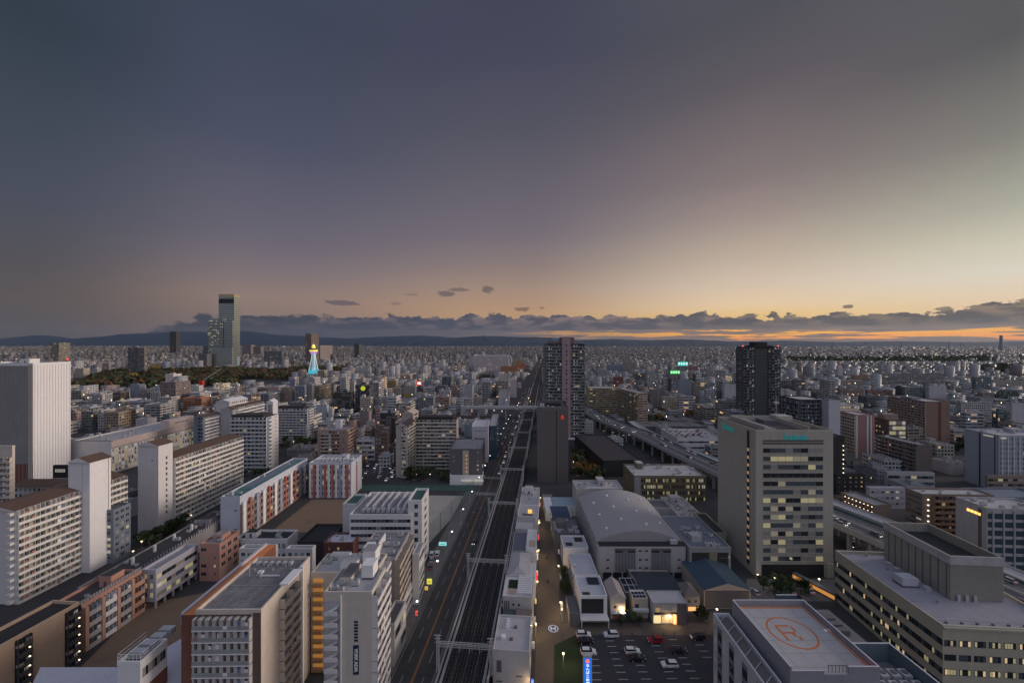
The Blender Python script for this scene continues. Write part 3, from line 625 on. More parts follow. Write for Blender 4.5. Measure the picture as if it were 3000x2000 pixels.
b = Bld('office_block', 'dark blue glass block next to the white leaning roofed hall', 'office', 1433, 1455, 1462, 1250, Y=338, wall=mat('dark blue glazing', (.03, .07, .11), .15, var=0), roof=M_grey2)
b.ribs('F', 4, M_dgrey)
# =================================================================== SCHOOL, YARDS
SW = mat('school blue white', (.52, .55, .62)); SR = mat('school red stripe', (.42, .13, .09)); SL = mat('school cool panel', (.30, .34, .42))
b = Bld('school_wing', 'long school wing with red and white stripes and teal roof deck', 'school', 646, 703, 901, 1456, Y=199, vp=1490, wall=SW, roof=M_teal, H=21.5)
for k in range(12):
    a = -b.D/2+1+k*(b.D-2)/12; m = (M_wht2, SR, SL, M_wht2, SR, M_wht2, SL, SR)[k % 8]
    b.panel('stripe', 'R', a, a+(2.3 if m is not SR else 1.2), .3, b.H-2.2, m, 1.1)
b.balc('R', 5, 12, z1=b.H-3, m=mat('school brown parapet', (.28, .18, .15)), lit=.10, dep=.9, cur=.1)
b.panel('vent', 'F', 2, 3.4, b.H-6.5, b.H-5.9, M_dgrey); b.panel('vent', 'F', 2, 3.4, b.H-16, b.H-15.4, M_dgrey)
MB().box(-b.W/2+1, b.W/2-1, -b.D/2+12, b.D/2-3, b.H, b.H+.35, M_teal).build('roof_deck', b.root)
MB().box(-b.W/2+2, b.W/2-4, -b.D/2+15, b.D/2-6, b.H+.35, b.H+.5, M_bluegrey).build('roof_walk', b.root); b.roofkit(4, False); b.done()
b = Bld('school_wing', 'square school wing with red and white vertical stripes facing the yard', 'school', 905, 1029, 1060, 1362, 1458, vp=1490, wall=SW, roof=M_grey2, H=22)
for k in range(11):
    a = -b.W/2+.4+k*(b.W-1)/11; m = (M_wht2, SR, M_wht2, SL, SR, M_wht2, SR, M_wht2, SL, M_wht2, SR)[k]
    b.panel('stripe', 'F', a, a+1.3, .3, b.H-.4, m, .5)
b.grid('F', 11, 6, lit=.16, ww=.5, wh=.62, cur=.2); b.panel('stripe', 'R', -1, .6, 1, b.H-3, SR, .3); b.grid('R', 1, 6, -1.4, 1.2, ww=.6, wh=.4, lit=0)
q = MB()
for k in range(9): q.box(-b.W/2+3+k*2.7, -b.W/2+4.5+k*2.7, -3, -1, b.H+.2, b.H+1.8, M_wht2)
q.build('roof_screen', b.root); b.roofkit(9, True); b.done()
q = MB(); q.poly([(*G(*p), .02) for p in ((790, 1560), (1015, 1556), (1015, 1462), (915, 1462))], M_sand); struct('schoolyard', q)
q = MB(); q.poly([(*G(*p), .024) for p in ((1050, 1596), (1252, 1596), (1384, 1452), (1062, 1448))], M_sand2); struct('sports_ground', q)
q = MB(); q.poly([(*G(*p), .022) for p in ((190, 1999), (470, 1999), (600, 1735), (420, 1770))], M_sand); struct('schoolyard', q)
q = MB(); q.poly([(*G(*p), .03) for p in ((1040, 1436), (1390, 1436), (1396, 1420), (1040, 1420))], mat('green sports surface', (.05, .10, .085), .9)); struct('green_path', q)
# sports ground net fence: posts, cables
fp = [G(x, y) for x, y in ((1252, 1600), (1290, 1557), (1322, 1520), (1350, 1488), (1372, 1462), (1388, 1446))]
fe = empty('net_fence', (*fp[0], 0), 0, 'tall green ball net on posts between the sports ground and the main road', 'fence')
ox, oy = fp[0]
for x, y in fp: MB().tube((x-ox, y-oy, 0), (x-ox, y-oy, 10), .12, M_green, n=6).build('post', fe)
for (a, c), (d, e) in zip(fp, fp[1:]):
    q = MB(); L = math.hypot(d-a, e-c); nn = int(L/1.2)
    for k in range(nn): t0 = (k+.5)/nn; q.box(a+(d-a)*t0-ox-.03, a+(d-a)*t0-ox+.03, c+(e-c)*t0-oy-.03, c+(e-c)*t0-oy+.03, .2, 9.9, M_green)
    q.build('net', fe)
for z in [k*.9 for k in range(1, 12)]:
    q = MB()
    for (a, c), (d, e) in zip(fp, fp[1:]): q.bar((a-ox, c-oy, z), (d-ox, e-oy, z), .05, M_green)
    q.build('cable', fe)
# white school with two fin towers
b = Bld('school_building', 'white school hall with ribbon windows between two fin towers by the main road', 'school', 1024, 1206, 1216, 1512, Y=171, wall=M_wht2, roof=M_roof, D=26)
b.band('F', 7, 14, z0=2, hf=.42, lit=.02, cur=.05)
for k in range(3):
    x = -b.W/2+5+k*7; q = MB().box(x, x+1, -8, 9, b.H, b.H+2.6, M_wht).box(x+3, x+4, -8, 9, b.H, b.H+2.6, M_wht); q.build('roof_fin', b.root)
q = MB()
for k in range(10): q.box(-b.W/2+4+k*2.2, -b.W/2+5.6+k*2.2, -10, -7.4, b.H+.3, b.H+1.6, M_unit)
q.build('chiller_row', b.root); b.roofkit(10, False)
b = Bld('school_tower', 'tall white fin tower with small windows on the road side of the school', 'school', 1196, 1236, 1256, 1470, Y=172, wall=M_wht2, roof=M_green)
b.grid('R', 1, 8, ww=.3, wh=.35, lit=0); b.grid('F', 1, 8, -1, b.W/2-1, ww=.5, wh=.5, lit=0); b.done()
b = Bld('school_tower', 'white fin tower on the yard side of the ribbon windowed school', 'school', 1004, 1046, 1074, 1480, Y=186, wall=M_wht, roof=M_green); b.panel('slot', 'R', -1, 1, b.H-5, b.H-3, M_dgrey)
b = Bld('annex', 'thin white annex with dark louvres beside the fin tower at the road', 'annex', 1208, 1228, 1243, 1628, Y=150, wall=M_wht, roof=M_grey2); b.band('R', 6, 1, hf=.5); b.grid('R', 1, 6, lit=.05)
# =================================================================== NEAR LEFT FOREGROUND
PINKP = mat('salmon balcony panel', (.52, .31, .23))
b = Bld('school_block', 'salmon and white school building with grey balconies along the brown yard', 'school', 150, 237, 415, 1780, Y=127, vp=1549, wall=M_pink, roof=M_darkroof)
for k in range(4):
    a = -b.D/2+k*b.D/4
    b.panel('pier', 'R', a+.1, a+1.1, 0, b.H, PINKP, 1.5)
    m = (PINKP, M_wht2, M_wht2, PINKP)[k]; q = MB()
    b.balc('R', 4, 3, a+1.2, a+b.D/4-.1, m=m if k % 2 else mat('grey balcony panel', (.42, .41, .42)), lit=.02, dep=1.4, cur=.1)
b.roofkit(4); b.done()
q = MB()
for k in range(22): q.box(b.W/2-.2, b.W/2-.1, -b.D/2+k*b.D/22, -b.D/2+k*b.D/22+.7, b.H+1, b.H+2.2, M_grey)
q.build('roof_fence', b.root)
b = Bld('apartment_block', 'beige panelled block with black stair bays at the bottom left corner', 'apartment block', -150, -60, 232, 1900, Y=101, vp=1600, wall=mat('warm beige panel', (.50, .37, .27)), roof=M_dk, H=18.5)
D = b.D
for a, c in ((-.62, -.30), (.42, .78)):
    b.panel('stair_bay', 'R', 0+a*D*.5+D*.12, c*D*.5+D*.12, 0, b.H-.3, M_dk, .12)
    b.balc('R', 7, 4, a*D*.5+D*.12+.3, c*D*.5+D*.12-.3, m=mat('charcoal slat', (.07, .07, .07)), lit=.06, dep=1.)
    for j in range(6): b.put('stair_lamp', MB().box(-.14, .14, -1.5, -1.2, 0, .25, M_lamp).mesh('stair_lamp'), 'R', c*D*.5+D*.12-1.2, 2+j*2.6)
b.grid('R', 1, 6, -D*.5, -D*.4, lit=.0, ww=.5, wh=.25); b.done()
b = Bld('school_annex', 'lavender white annex on stilts with yellow lit corner windows by the brown yard', 'school', 415, 456, 580, 1675, Y=148, vp=1556, wall=mat('lavender white cladding', (.48, .47, .53)), roof=M_grey, z0=2.4)
for x in (-b.W/2+.5, b.W/2-.5):
    for y in np.linspace(-b.D/2+.5, b.D/2-.5, 6): MB().box(x-.3, x+.3, y-.3, y+.3, -2.4, 0, M_grey2).build('stilt', b.root)
b.grid('F', 2, 3, z0=.6, ww=.45, wh=.5, lit=.72, cur=0); b.band('R', 3, 9, z0=.4, hf=.42, lit=.28, cur=.25); b.root['label'] = 'lavender white annex on stilts with yellow lit corner windows by the brown yard'
b = Bld('school_block', 'salmon school tower with slot windows between the annex and the dark roofs', 'school', 585, 643, 700, 1598, 1702, vp=1530, wall=M_pink, roof=M_roof); b.grid('F', 1, 4, -4, -1, ww=.7, wh=.4, lit=.15); b.grid('F', 1, 4, 1.5, 3, ww=.5, wh=.3, lit=.4); b.grid('R', 3, 4, lit=.1); b.roofkit(6, True); b.done()
b = Bld('school_block', 'wide low black roof with white upstand wall behind the orange roofed block', 'school', 690, 842, 873, 1570, Y=178, wall=M_wht2, roof=M_dk, H=10.5); b.grid('F', 9, 2, lit=.1); b.roofkit(5); b.done()
b = Bld('low_building', 'small white flat roofed annexes with a lit window behind the big grey roof', 'low building', 700, 800, 815, 1612, Y=160, wall=M_wht, roof=M_roof); b.grid('F', 5, 2, z0=b.H-6, lit=.3); b.roofkit(4); b.done()
b = Bld('low_building', 'grey roofed low annex with white wall left of the brown brick block', 'low building', 838, 915, 925, 1612, Y=155, wall=M_wht, roof=M_roof2); b.grid('F', 4, 2, z0=b.H-6, lit=.0); b.done()
b = Bld('gymnasium', 'low black flat roofed gymnasium beside the school yard', 'gymnasium', 872, 962, 985, 1590, Y=176, wall=M_darkroof, roof=M_dk, D=17)
b = Bld('low_building', 'dark red brown brick block with pale lavender flat roof behind the seaside white flats', 'low building', 948, 1034, 1058, 1594, Y=165, wall=mat('dark red brick', (.16, .07, .06)), roof=M_lav); b.root['label'] = 'dark red brick block with pale lavender flat roof behind the white roadside flats'; b.roofkit(3, False); b.grid('F', 3, 2, z0=b.H-7, lit=.15, ww=.2, wh=.3); b.done()
# orange roofed block beside the big roof
b = Bld('apartment_block', 'orange topped brick block squeezed against the left side of the big grey roof', 'apartment block', 531, 572, 752, 1800, Y=97.5, vp=1485, wall=M_brick, roof=M_orange, parapet=0, D=34)
q = MB().box(-b.W/2-.1, -b.W/2+.7, -b.D/2, b.D/2, b.H-2.5, b.H+.6, M_lav); q.build('parapet', b.root)
# F1: big grey roof apartment
CR = mat('warm cream side wall', (.56, .49, .42)); GP = mat('grey green balcony front', (.30, .31, .31))
b = Bld('apartment_block', 'large apartment block with broad weathered grey roof in the left foreground', 'apartment block', 573, 765, 908, 1793, Y=95.7, vp=1484, wall=CR, roof=M_roof2, parapet=.8)
b.panel('recess_wall', 'F', -b.W/2, b.W/2-2.2, 0, b.H-.4, mat('dark brown recess', (.10, .075, .07)), .02)
b.balc('F', 12, 8, -b.W/2+.1, b.W/2-2., z1=b.H-.6, m=GP, dm=mat('pale balcony partition', (.46, .43, .42)), dw=.42, lit=.03, cur=.5, dep=1.3, ww=.5, ph=.40, edge=M_wht2)
b.panel('brown_corner', 'F', b.W/2-1.9, b.W/2-.02, 0, b.H, mat('brown corner strip', (.13, .09, .08)), .1)
b.balc('R', 12, 2, -4.4, 3.8, z1=b.H-1.5, m=mat('beige stair front', (.52, .46, .40)), lit=0, dep=1.6)
for j in range(11): b.put('stair_lamp', MB().box(-.35, .35, -.5, -.2, 0, .5, M_lamp if j % 3 == 0 else mat('amber stair lamp', (.8, .5, .2), emit=1.6, ecol=(1., .55, .2), var=0)).mesh('stair_lamp'), 'R', -.3, 1.6+j*2.82)
b.panel('fin', 'R', 5.8, 6.4, 0, b.H+1., M_wht2, 1.)
MB().box(b.W/2-1, b.W/2+1.4, -2.4, 4.6, b.H+.8, b.H+1.2, M_wht2).build('stair_roof', b.root)
q = MB()
q.box(-1, 4, 2.6, 2.8, b.H+.3, b.H+.6, M_wht2).box(-3.2, -1.9, 4.2, 5.4, b.H, b.H+.5, M_wht2).tube((-1.2, 2.7, b.H), (-1.2, 2.7, b.H+1.5), .35, M_unit)
q.build('roof_pipework', b.root); MB().tube((-4.5, 3, b.H), (-4.5, 3, b.H+7), .06, M_steel).bar((-5.4, 3, b.H+6.4), (-3.6, 3, b.H+6.4), .05, M_steel).build('aerial', b.root)
q = MB()
for k in range(7): q.bar((-7.2+k*2.2, -10, b.H+.12), (-7.2+k*2.2, 9, b.H+.12), .05, M_grey)
q.box(-7.4, 6.6, -1.3, -1.1, b.H+.02, b.H+.16, M_grey); q.build('roof_pipe', b.root)
for k in range(6): MB().box(-6+k*1.9, -5.2+k*1.9, 8.2, 9.4, b.H+.1, b.H+1., M_unit).build('rooftop_unit', b.root)
for k in range(5): MB().tube((-5+k*2.6, 6+(k % 2)*2, b.H), (-5+k*2.6, 6+(k % 2)*2, b.H+.5), .3, M_grey).build('roof_vent', b.root)
b.done()
# F-front: pale roof and little tower at the bottom edge
gr = empty('gymnasium', (-95, 96, 0), 0, 'pale lavender sheet metal roof at the bottom edge beside the brown yard', 'gymnasium')
gp = [G(571, 2080, 14.5), G(571, 1847, 14.5), G(388, 1954, 14.5), G(120, 1954, 14.5), G(60, 2080, 14.5)]; gp = [(x+95, y-96) for x, y in gp]
MB().prism(gp[::-1] if False else gp, 0, 14.2, M_brick).build('wall', gr); MB().prism([(x*1.005, y) for x, y in gp], 14.2, 14.6, M_lav).build('roof', gr)
for k in range(26):
    x = 12+k*.5
    if x < 18.5: MB().box(x, x+.08, -12, -4, 14.6, 14.7, M_lav).build('roof_seam', gr)
b = Bld('school_block', 'small white tower with railed rooftop tank deck over the pale metal roof', 'school', 344, 411, 490, 1948, Y=92, wall=M_wht2, roof=M_darkroof, z0=0)
b.band('R', 1, 8, z0=b.H-4.2, z1=b.H-1.5, hf=.8, lit=.05); b.panel('lower_brick', 'R', -b.D/2, b.D/2, 0, b.H-6, M_brick, .08)
q = MB()
for k in range(7): q.box(-b.W/2+k*b.W/6-.04, -b.W/2+k*b.W/6+.04, -b.D/2, -b.D/2+.08, b.H+.9, b.H+2.6, M_wht2)
for z in (1.7, 2.6): q.box(-b.W/2, b.W/2, -b.D/2, -b.D/2+.08, b.H+z-.06, b.H+z, M_wht2); q.box(-b.W/2, -b.W/2+.08, -b.D/2, b.D/2, b.H+z-.06, b.H+z, M_wht2); q.box(b.W/2-.08, b.W/2, -b.D/2, b.D/2, b.H+z-.06, b.H+z, M_wht2)
q.build('railing', b.root)
for k in range(4): MB().box(-1.6, 1.6, -b.D/2+2+k*2.5, -b.D/2+3.6+k*2.5, b.H, b.H+1.5, M_unit).build('tank', b.root)
# M, N, L : the row of flats along the main road
b = Bld('apartment_block', 'white flats with vertical dark blue lettering on the blank end wall', 'apartment block', 950, 1089, 1129, 1742, Y=102, wall=M_cream, roof=M_grey2, H=34.6)
b.panel('side_recess', 'F', -b.W/2+.05, -b.W/2+4.2, 0, b.H-1.5, M_grey2, .03)
q = MB().poly([(-1.6, -1.5, .2), (1.6, -1.5, 1.9), (1.6, -.05, 1.9), (-1.6, -.05, .2)], M_wht2).box(-1.7, 1.7, -1.6, -1.45, .1, 1.2, M_wht); sm = q.mesh('stair_flight')
for j in range(11): b.put('stair_flight', sm, 'F', -b.W/2+2.3, .6+j*2.95)
b.panel('edge_fin', 'F', -b.W/2+4.3, -b.W/2+4.6, 0, b.H, M_wht2, .5)
b.balc('R', 12, 3, m=M_wht, lit=.03, dep=1.5); 
for j in range(11):
    for u in (-b.W/2+6.2, -b.W/2+7.6): b.panel('tie_hole', 'F', u, u+.22, 2+j*2.9, 2.2+j*2.9, M_grey, .02)
MB().box(1.0, 4.2, 1, 5, b.H+.6, b.H+4., M_wht2).box(1.2, 4, 1.2, 4.8, b.H, b.H+.6, M_dgrey).build('water_tank', b.root)
MB().box(-4, -1, -1, 6, b.H, b.H+2, M_cream, M_dgrey).build('stair_head', b.root); b.roofkit(6, False); b.done()
SIGN_M = b
b = Bld('apartment_block', 'cream flats with rooftop lift box and amber lit open stairs behind the lettered block', 'apartment block', 912, 1100, 1133, 1684, Y=119.5, wall=M_cream, roof=M_grey2)
for j in range(10): b.put('lit_landing', MB().box(-1.4, 1.4, -.5, -.02, 0, 1.5, mat('amber landing glow', (.5, .26, .08), emit=.22, ecol=(1., .45, .10), var=0)).box(-1.6, 1.6, -1.4, -.5, -.3, .7, mat('landing front', (.36, .22, .12))).mesh('lit_landing'), 'F', -b.W/2+2.2, 1.2+j*2.85)
b.balc('R', 11, 4, m=M_wht, lit=.03, dep=1.5)
MB().box(4.2, 8.2, -1, 3.6, b.H, b.H+5, M_wht2, M_grey).build('lift_box', b.root); MB().box(-1.5, 3.2, -4, 1, b.H, b.H+2.8, M_wht2, M_grey2).build('stair_head', b.root); MB().box(-8, -2, 3, 5.5, b.H, b.H+1.5, M_wht, M_unit).build('roof_box', b.root); b.roofkit(9, False); b.done()
b = Bld('apartment_block', 'grey tiled flats with a comb of close balconies facing the main road', 'apartment block', 1040, 1158, 1200, 1644, Y=134.6, vp=1490, wall=mat('grey pink tile', (.40, .36, .35)), roof=M_roof, H=25.2)
b.balc('R', 9, 9, m=mat('tan parapet', (.46, .40, .34)), lit=.02, dep=1.5); MB().box(-5, -2, -7, -3, b.H, b.H+3.4, M_wht2).build('lift_box', b.root); MB().box(-1, -.7, -8, 4, b.H, b.H+3.2, M_wht2).build('screen_wall', b.root); b.roofkit(14, False); b.done()
b = Bld('shop_building', 'low glazed roadside shop with lit edge below the flats with close balconies', 'shop', 1150, 1183, 1215, 1765, Y=140, vp=1540, wall=M_wht, roof=M_dgrey, D=14); b.band('R', 2, 6, lit=.35); 
b = Bld('shop_building', 'low grey roadside shop at the kerb below the lettered flats', 'shop', 1120, 1156, 1182, 1835, Y=121, vp=1560, wall=M_grey2, roof=M_dgrey, D=11); b.band('R', 2, 4, lit=.3)
# =================================================================== RIGHT SIDE HEROES
KW = mat('warm grey precast panel', (.43, .40, .345))
b = Bld('office_tower', 'tall warm grey office tower with teal lettering and rows of lit windows', 'office', 2214, 2441, 2103, 1267, 1690, wall=KW, roof=mat('dark brown roof deck', (.10, .075, .07)), parapet=1.2)
b.panel('ground_void', 'F', -b.W/2+2.5, b.W/2-4, 0, 5.5, M_dk, .06)
rows = 15; pz = (b.H-12.)/14
for j in range(14):
    z = 7+j*pz; q = MB()
    lit_row = {12: (1, 2, 3), 7: (0, 2, 5, 6), 11: (6,), 5: (2,), 4: (0,), 2: (2, 7), 0: (7,)}.get(j, ())
    for i in range(8):
        kind = M_yel if i in lit_row else random.choice((M_glass2, M_glass3, M_glass3, M_glass, mat('dim lit window', (.25, .24, .18), .4, .12, (1., .9, .6), var=0)))
        if j == 10: kind = M_glass
        u0 = -b.W/2+3.1+i*(b.W-7.4)/8; q.box(u0+.08, u0+(b.W-7.4)/8-.08, -.05, -.004, 0, 1.9, kind)
    q.box(-b.W/2+2.9, b.W/2-4.2, -.3, -.004, -.14, 0, KW)
    b.put('window_band', q.mesh('window_band'), 'F', 0, z)
for z in (b.H-3.9, b.H-5.0): b.panel('louvre_band', 'F', -b.W/2+3, b.W/2-4.2, z, z+.8, mat('brown louvre', (.13, .11, .10)), .05)
for k in range(1, 8):
    u0 = -b.W/2+3.1+k*(b.W-7.4)/8; b.panel('joint', 'F', u0-.05, u0+.05, 5.6, b.H-1, mat('panel joint', (.22, .2, .17)), .02)
D = b.D
b.panel('slot', 'L', D/2-6.2, D/2-4.4, 3, b.H-.2, M_dk, .06)
for j in range(15): b.put('slot_lamp', MB().box(-.7, .7, -.16, -.07, 0, 1.3, mat('dull amber glass', (.4, .26, .15), emit=.22, ecol=(1., .6, .3), var=0)).mesh('slot_lamp'), 'L', D/2-5.3, 5+j*3.4)
for k in range(16): b.panel('joint', 'L', D/2-12, D/2-6.4, 4+k*3.5, 4.06+k*3.5, mat('panel joint', (.22, .2, .17)), .02)
q = MB()
q.box(-b.W/2+5, -b.W/2+5.5, -D/2+2, D/2-2, b.H, b.H+2.2, KW).box(b.W/2-9, b.W/2-8.5, -D/2+2, D/2-2, b.H, b.H+2.2, KW).box(-b.W/2+5.5, b.W/2-9, D/2-3, D/2-2.5, b.H, b.H+2.2, KW)
q.build('roof_wall', b.root)
for k in range(4): MB().box(-b.W/2+7+k*.9, -b.W/2+7.3+k*.9, -D/2+2, D/2-4, b.H+.3, b.H+1.2, M_lav).build('gondola_rail', b.root)
MB().box(-2, 4, 2, 8, b.H, b.H+1.9, M_dgrey).build('plant_box', b.root); MB().box(b.W/2-8, b.W/2-1, D/2-8, D/2-2, b.H, b.H+2.8, KW, M_grey2).build('stair_head', b.root)
mm = MB().tube((b.W/2-10, 6, b.H), (b.W/2-10, 6, b.H+13), .12, M_steel); mm.box(b.W/2-11, b.W/2-9, 5.2, 6.8, b.H+9.2, b.H+10, M_steel).bar((b.W/2-10.8, 6, b.H+7), (b.W/2-9.2, 6, b.H+7), .08, M_steel); mm.build('antenna_mast', b.root)
for s_ in (0,): q = MB().box(-b.W/2-.03, -b.W/2+2, -D/2-.5, -D/2-.02, 0, 6, KW).box(b.W/2-3, b.W/2-.02, -D/2-.5, -D/2-.02, 0, 6, KW); q.build('pilotis', b.root)
KUB = b
# right foreground office with penthouse
OW = mat('pale olive precast band', (.42, .39, .31))
b = Bld('office_block', 'broad banded office with lit windows and boxy rooftop screen at the right edge', 'office', 2762, 3160, 2447, 1836, Y=112, vp=1582, wall=OW, roof=mat('lavender grey roof', (.30, .29, .33), var=.15), H=18.6, parapet=0)
W_, D_, H_ = b.W, b.D, b.H
q = MB().box(-W_/2, W_/2, -D_/2, -D_/2+.6, H_, H_+1., OW).box(-W_/2, -W_/2+.6, -D_/2+.6, D_/2, H_, H_+1., OW).box(W_/2-.6, W_/2, -D_/2+.6, D_/2, H_, H_+1, OW).box(-W_/2+.6, W_/2-.6, D_/2-.6, D_/2, H_, H_+1, OW); q.build('parapet', b.root)
for fz in range(4):
    z = 1.4+fz*4.1
    for face, L, n in (('F', W_, 9), ('L', D_, 13)):
        q = MB(); seg = L/n
        gap = .5 if face == 'F' else .15
        for i in range(n):
            a = -L/2+i*seg+gap; c = a+seg-2*gap
            q.box(a-.1, c+.1, -.06, -.004, 0, 1.75, M_glass)
            kk = 4
            for p in range(kk):
                r = random.random(); lit_ = (.6 if fz in (3, 1) else .36) if face == 'F' else .13
                m_ = random.choice((M_yel, mat('peach blind lit', (.5, .36, .22), emit=.5, ecol=(1., .68, .38), var=0), M_yel)) if r < lit_ else random.choice((M_glass, M_glass, M_glass3))
                q.box(a+(c-a)*p/kk+.06, a+(c-a)*(p+1)/kk-.06, -.09, -.06, .15, 1.6, m_)
        b.put('window_band', q.mesh('window_band'), face, 0, z)
b.put('cornice', MB().box(-W_/2, W_/2, -.5, -.004, 0, .5, OW).mesh('cornice'), 'F', 0, H_+.2)
# penthouse on it: screen walls
px0, py0 = G(2784, 1757, 18.6); 
def loc(b, x, y): v = b.root.matrix_basis.inverted() @ Vector((x, y, 0)); return v.x, v.y
lx, ly = loc(b, px0, py0); PW, PD, PH = 15.5, 24., 14.0; SG = mat('ribbed grey screen', (.30, .285, .25))
q = MB()
q.box(lx, lx+PW, ly, ly+.5, H_, H_+PH, SG).box(lx, lx+.5, ly+.5, ly+PD, H_, H_+PH, SG).box(lx+PW-.5, lx+PW, ly+.5, ly+PD, H_, H_+PH, SG).box(lx+.5, lx+PW-.5, ly+PD-.5, ly+PD, H_, H_+PH, SG)
q.box(lx+.5, lx+PW-.5, ly+.5, ly+PD-.5, H_+PH-3.4, H_+PH-3.1, M_dk)
q.build('penthouse', b.root)
q = MB()
for k in range(22): q.box(lx, lx+PW, ly-.14, ly-.004, H_+.4+k*.5, H_+.62+k*.5, SG)
q.build('louvre', b.root)
q = MB().box(lx-.2, lx+PW+.2, ly-.3, ly-.15, H_+PH-2.6, H_+PH+.1, M_grey2).box(lx-.3, lx-.01, ly-.15, ly+PD, H_+PH-2.6, H_+PH+.1, M_grey2); q.build('fascia', b.root)
q = MB()
for k in range(9): q.box(lx-.1, lx-.01, ly+1+k*2.6, ly+1.3+k*2.6, H_, H_+PH-2.6, M_dgrey)
q.build('screen_rib', b.root)
MB().box(lx-9, lx-4, ly+6, ly+9.4, H_+.5, H_+3., M_lav).box(lx-9.2, lx-3.8, ly+5.8, ly+9.6, H_, H_+.5, M_dgrey).build('air_unit', b.root)
for k in range(3): MB().tube((lx+2+k*2.4, ly-.6, H_+1.4), (lx+2+k*2.4, ly-.2, H_+1.4), .5, M_unit, n=10).box(lx+1.6+k*2.4, lx+2.4+k*2.4, ly-.7, ly-.2, H_, H_+1.9, M_unit).build('vent_unit', b.root)
for k in range(9): MB().box(-W_/2+3+k*4.2, -W_/2+3.5+k*4.2, -D_/2+2.2, -D_/2+2.7, H_, H_+.45, M_dgrey).build('roof_drain', b.root)
q = MB()
for k in range(8): q.box(-W_/2+1.2, lx-9.6, -D_/2+5+k*7, -D_/2+5.06+k*7, H_+.004, H_+.03, M_dgrey)
q.box(-W_/2+1.2, W_/2-1, -D_/2+3.6, -D_/2+3.68, H_+.004, H_+.03, M_dgrey); q.build('roof_joint', b.root)
for k in range(5): MB().box(lx-3.4, lx-1.8, ly+4+k*3.6, ly+5.4+k*3.6, H_, H_+1.3, M_unit).build('air_unit', b.root)
for k in range(4): MB().tube((-W_/2+10, -D_/2+12+k*9, H_), (-W_/2+10, -D_/2+12+k*9, H_+.8), .4, M_grey).build('roof_vent', b.root)
# heliport building
HWm = mat('grey lavender wall', (.27, .27, .31)); HWl = mat('pale coping', (.50, .50, .54))
b = Bld('helipad_building', 'grey building with an orange ringed rescue helipad in the right foreground', 'building', 2315, 2579, 2145, 1955, Y=72*F/950, wall=HWm, roof=mat('pale helipad deck', (.40, .39, .40), var=.1), H=26.6, parapet=0)
W_, D_, H_ = b.W, b.D, b.H; ph = 1.7
q = MB()
q.box(-W_/2, -W_/2+.35, -D_/2, D_/2, H_, H_+ph, HWm, HWl).box(W_/2-.35, W_/2, -D_/2, D_/2, H_, H_+ph, HWm, HWl).box(-W_/2+.35, W_/2-.35, D_/2-.35, D_/2, H_, H_+ph, HWm, HWl).box(-W_/2+.35, -W_/2+7.6, -D_/2, -D_/2+.35, H_, H_+.8, HWm, HWl).box(-W_/2+13, W_/2-.35, -D_/2, -D_/2+.35, H_, H_+ph, HWm, HWl)
q.build('parapet', b.root)
OP = mat('faded orange paint', (.52, .17, .05), .8, var=.25, scale=1.)
q = MB(); n = 64; r0, r1 = 5.15, 5.6
cx_, cy_ = -.6, 1.2
for k in range(n):
    a, c = 2*math.pi*k/n, 2*math.pi*(k+1)/n
    q.poly([(cx_+r0*math.cos(a), cy_+r0*math.sin(a), H_+.012), (cx_+r1*math.cos(a), cy_+r1*math.sin(a), H_+.012), (cx_+r1*math.cos(c), cy_+r1*math.sin(c), H_+.012), (cx_+r0*math.cos(c), cy_+r0*math.sin(c), H_+.012)], OP)
q.build('painted_ring', b.root)
q = MB()
for k in range(6): q.box(-W_/2+.6, W_/2-.6, -D_/2+2+k*4-.03, -D_/2+2+k*4+.03, H_+.004, H_+.008, M_dgrey)
for k in range(5): q.box(-W_/2+3+k*4-.03, -W_/2+3+k*4+.03, -D_/2+.5, D_/2-.6, H_+.001, H_+.004, M_dgrey)
q.build('deck_joint', b.root)
MB().box(-W_/2+.6, W_/2-.9, D_/2-1.1, D_/2-.7, H_+.01, H_+.2, M_orange).box(W_/2-1.1, W_/2-.75, -D_/2+1, D_/2-1.2, H_+.01, H_+.2, M_orange).build('orange_gutter', b.root)
MB().box(W_/2-3, W_/2-2.4, -D_/2+.8, -D_/2+1.4, H_, H_+.7, M_red).build('hydrant_box', b.root)
q = MB()
for k in range(6): q.tube((-W_/2+9+k*.8, -D_/2+.6, H_), (-W_/2+9+k*.8, -D_/2+.6, H_+1.6), .07, M_dgrey)
q.box(-W_/2+8.8, -W_/2+13.2, -D_/2+.55, -D_/2+.65, H_+1.5, H_+1.6, M_dgrey); q.build('ladder_rail', b.root)
HEL = (b, cx_, cy_)
# its left wing
b = Bld('helipad_wing', 'narrow white edged wing with slot windows along the left of the helipad', 'building', 2255, 2312, 2083, 1975, Y=85, vp=1530, wall=HWl, roof=mat('wing roof', (.13, .12, .12)), H=23.5, D=25, parapet=1.)
b.band('L', 6, 1, -b.D/2+1, -b.D/2+1.2); 
for u in (-9, -3, 3, 9): 
    b.panel('slot_window', 'L', u-1.1, u+1.1, 1, b.H-1, M_glass, .05)
    for j in range(6): b.panel('spandrel', 'L', u-1.1, u+1.1, 3.6+j*3.6, 4.8+j*3.6, M_bluegrey, .12)
q = MB()
for k in range(6): q.bar((-b.W/2+.6, -10+k*4, b.H+.4), (b.W/2-.4, -7.4+k*4, b.H+.4), .16, M_steel)
q.build('roof_brace', b.root)
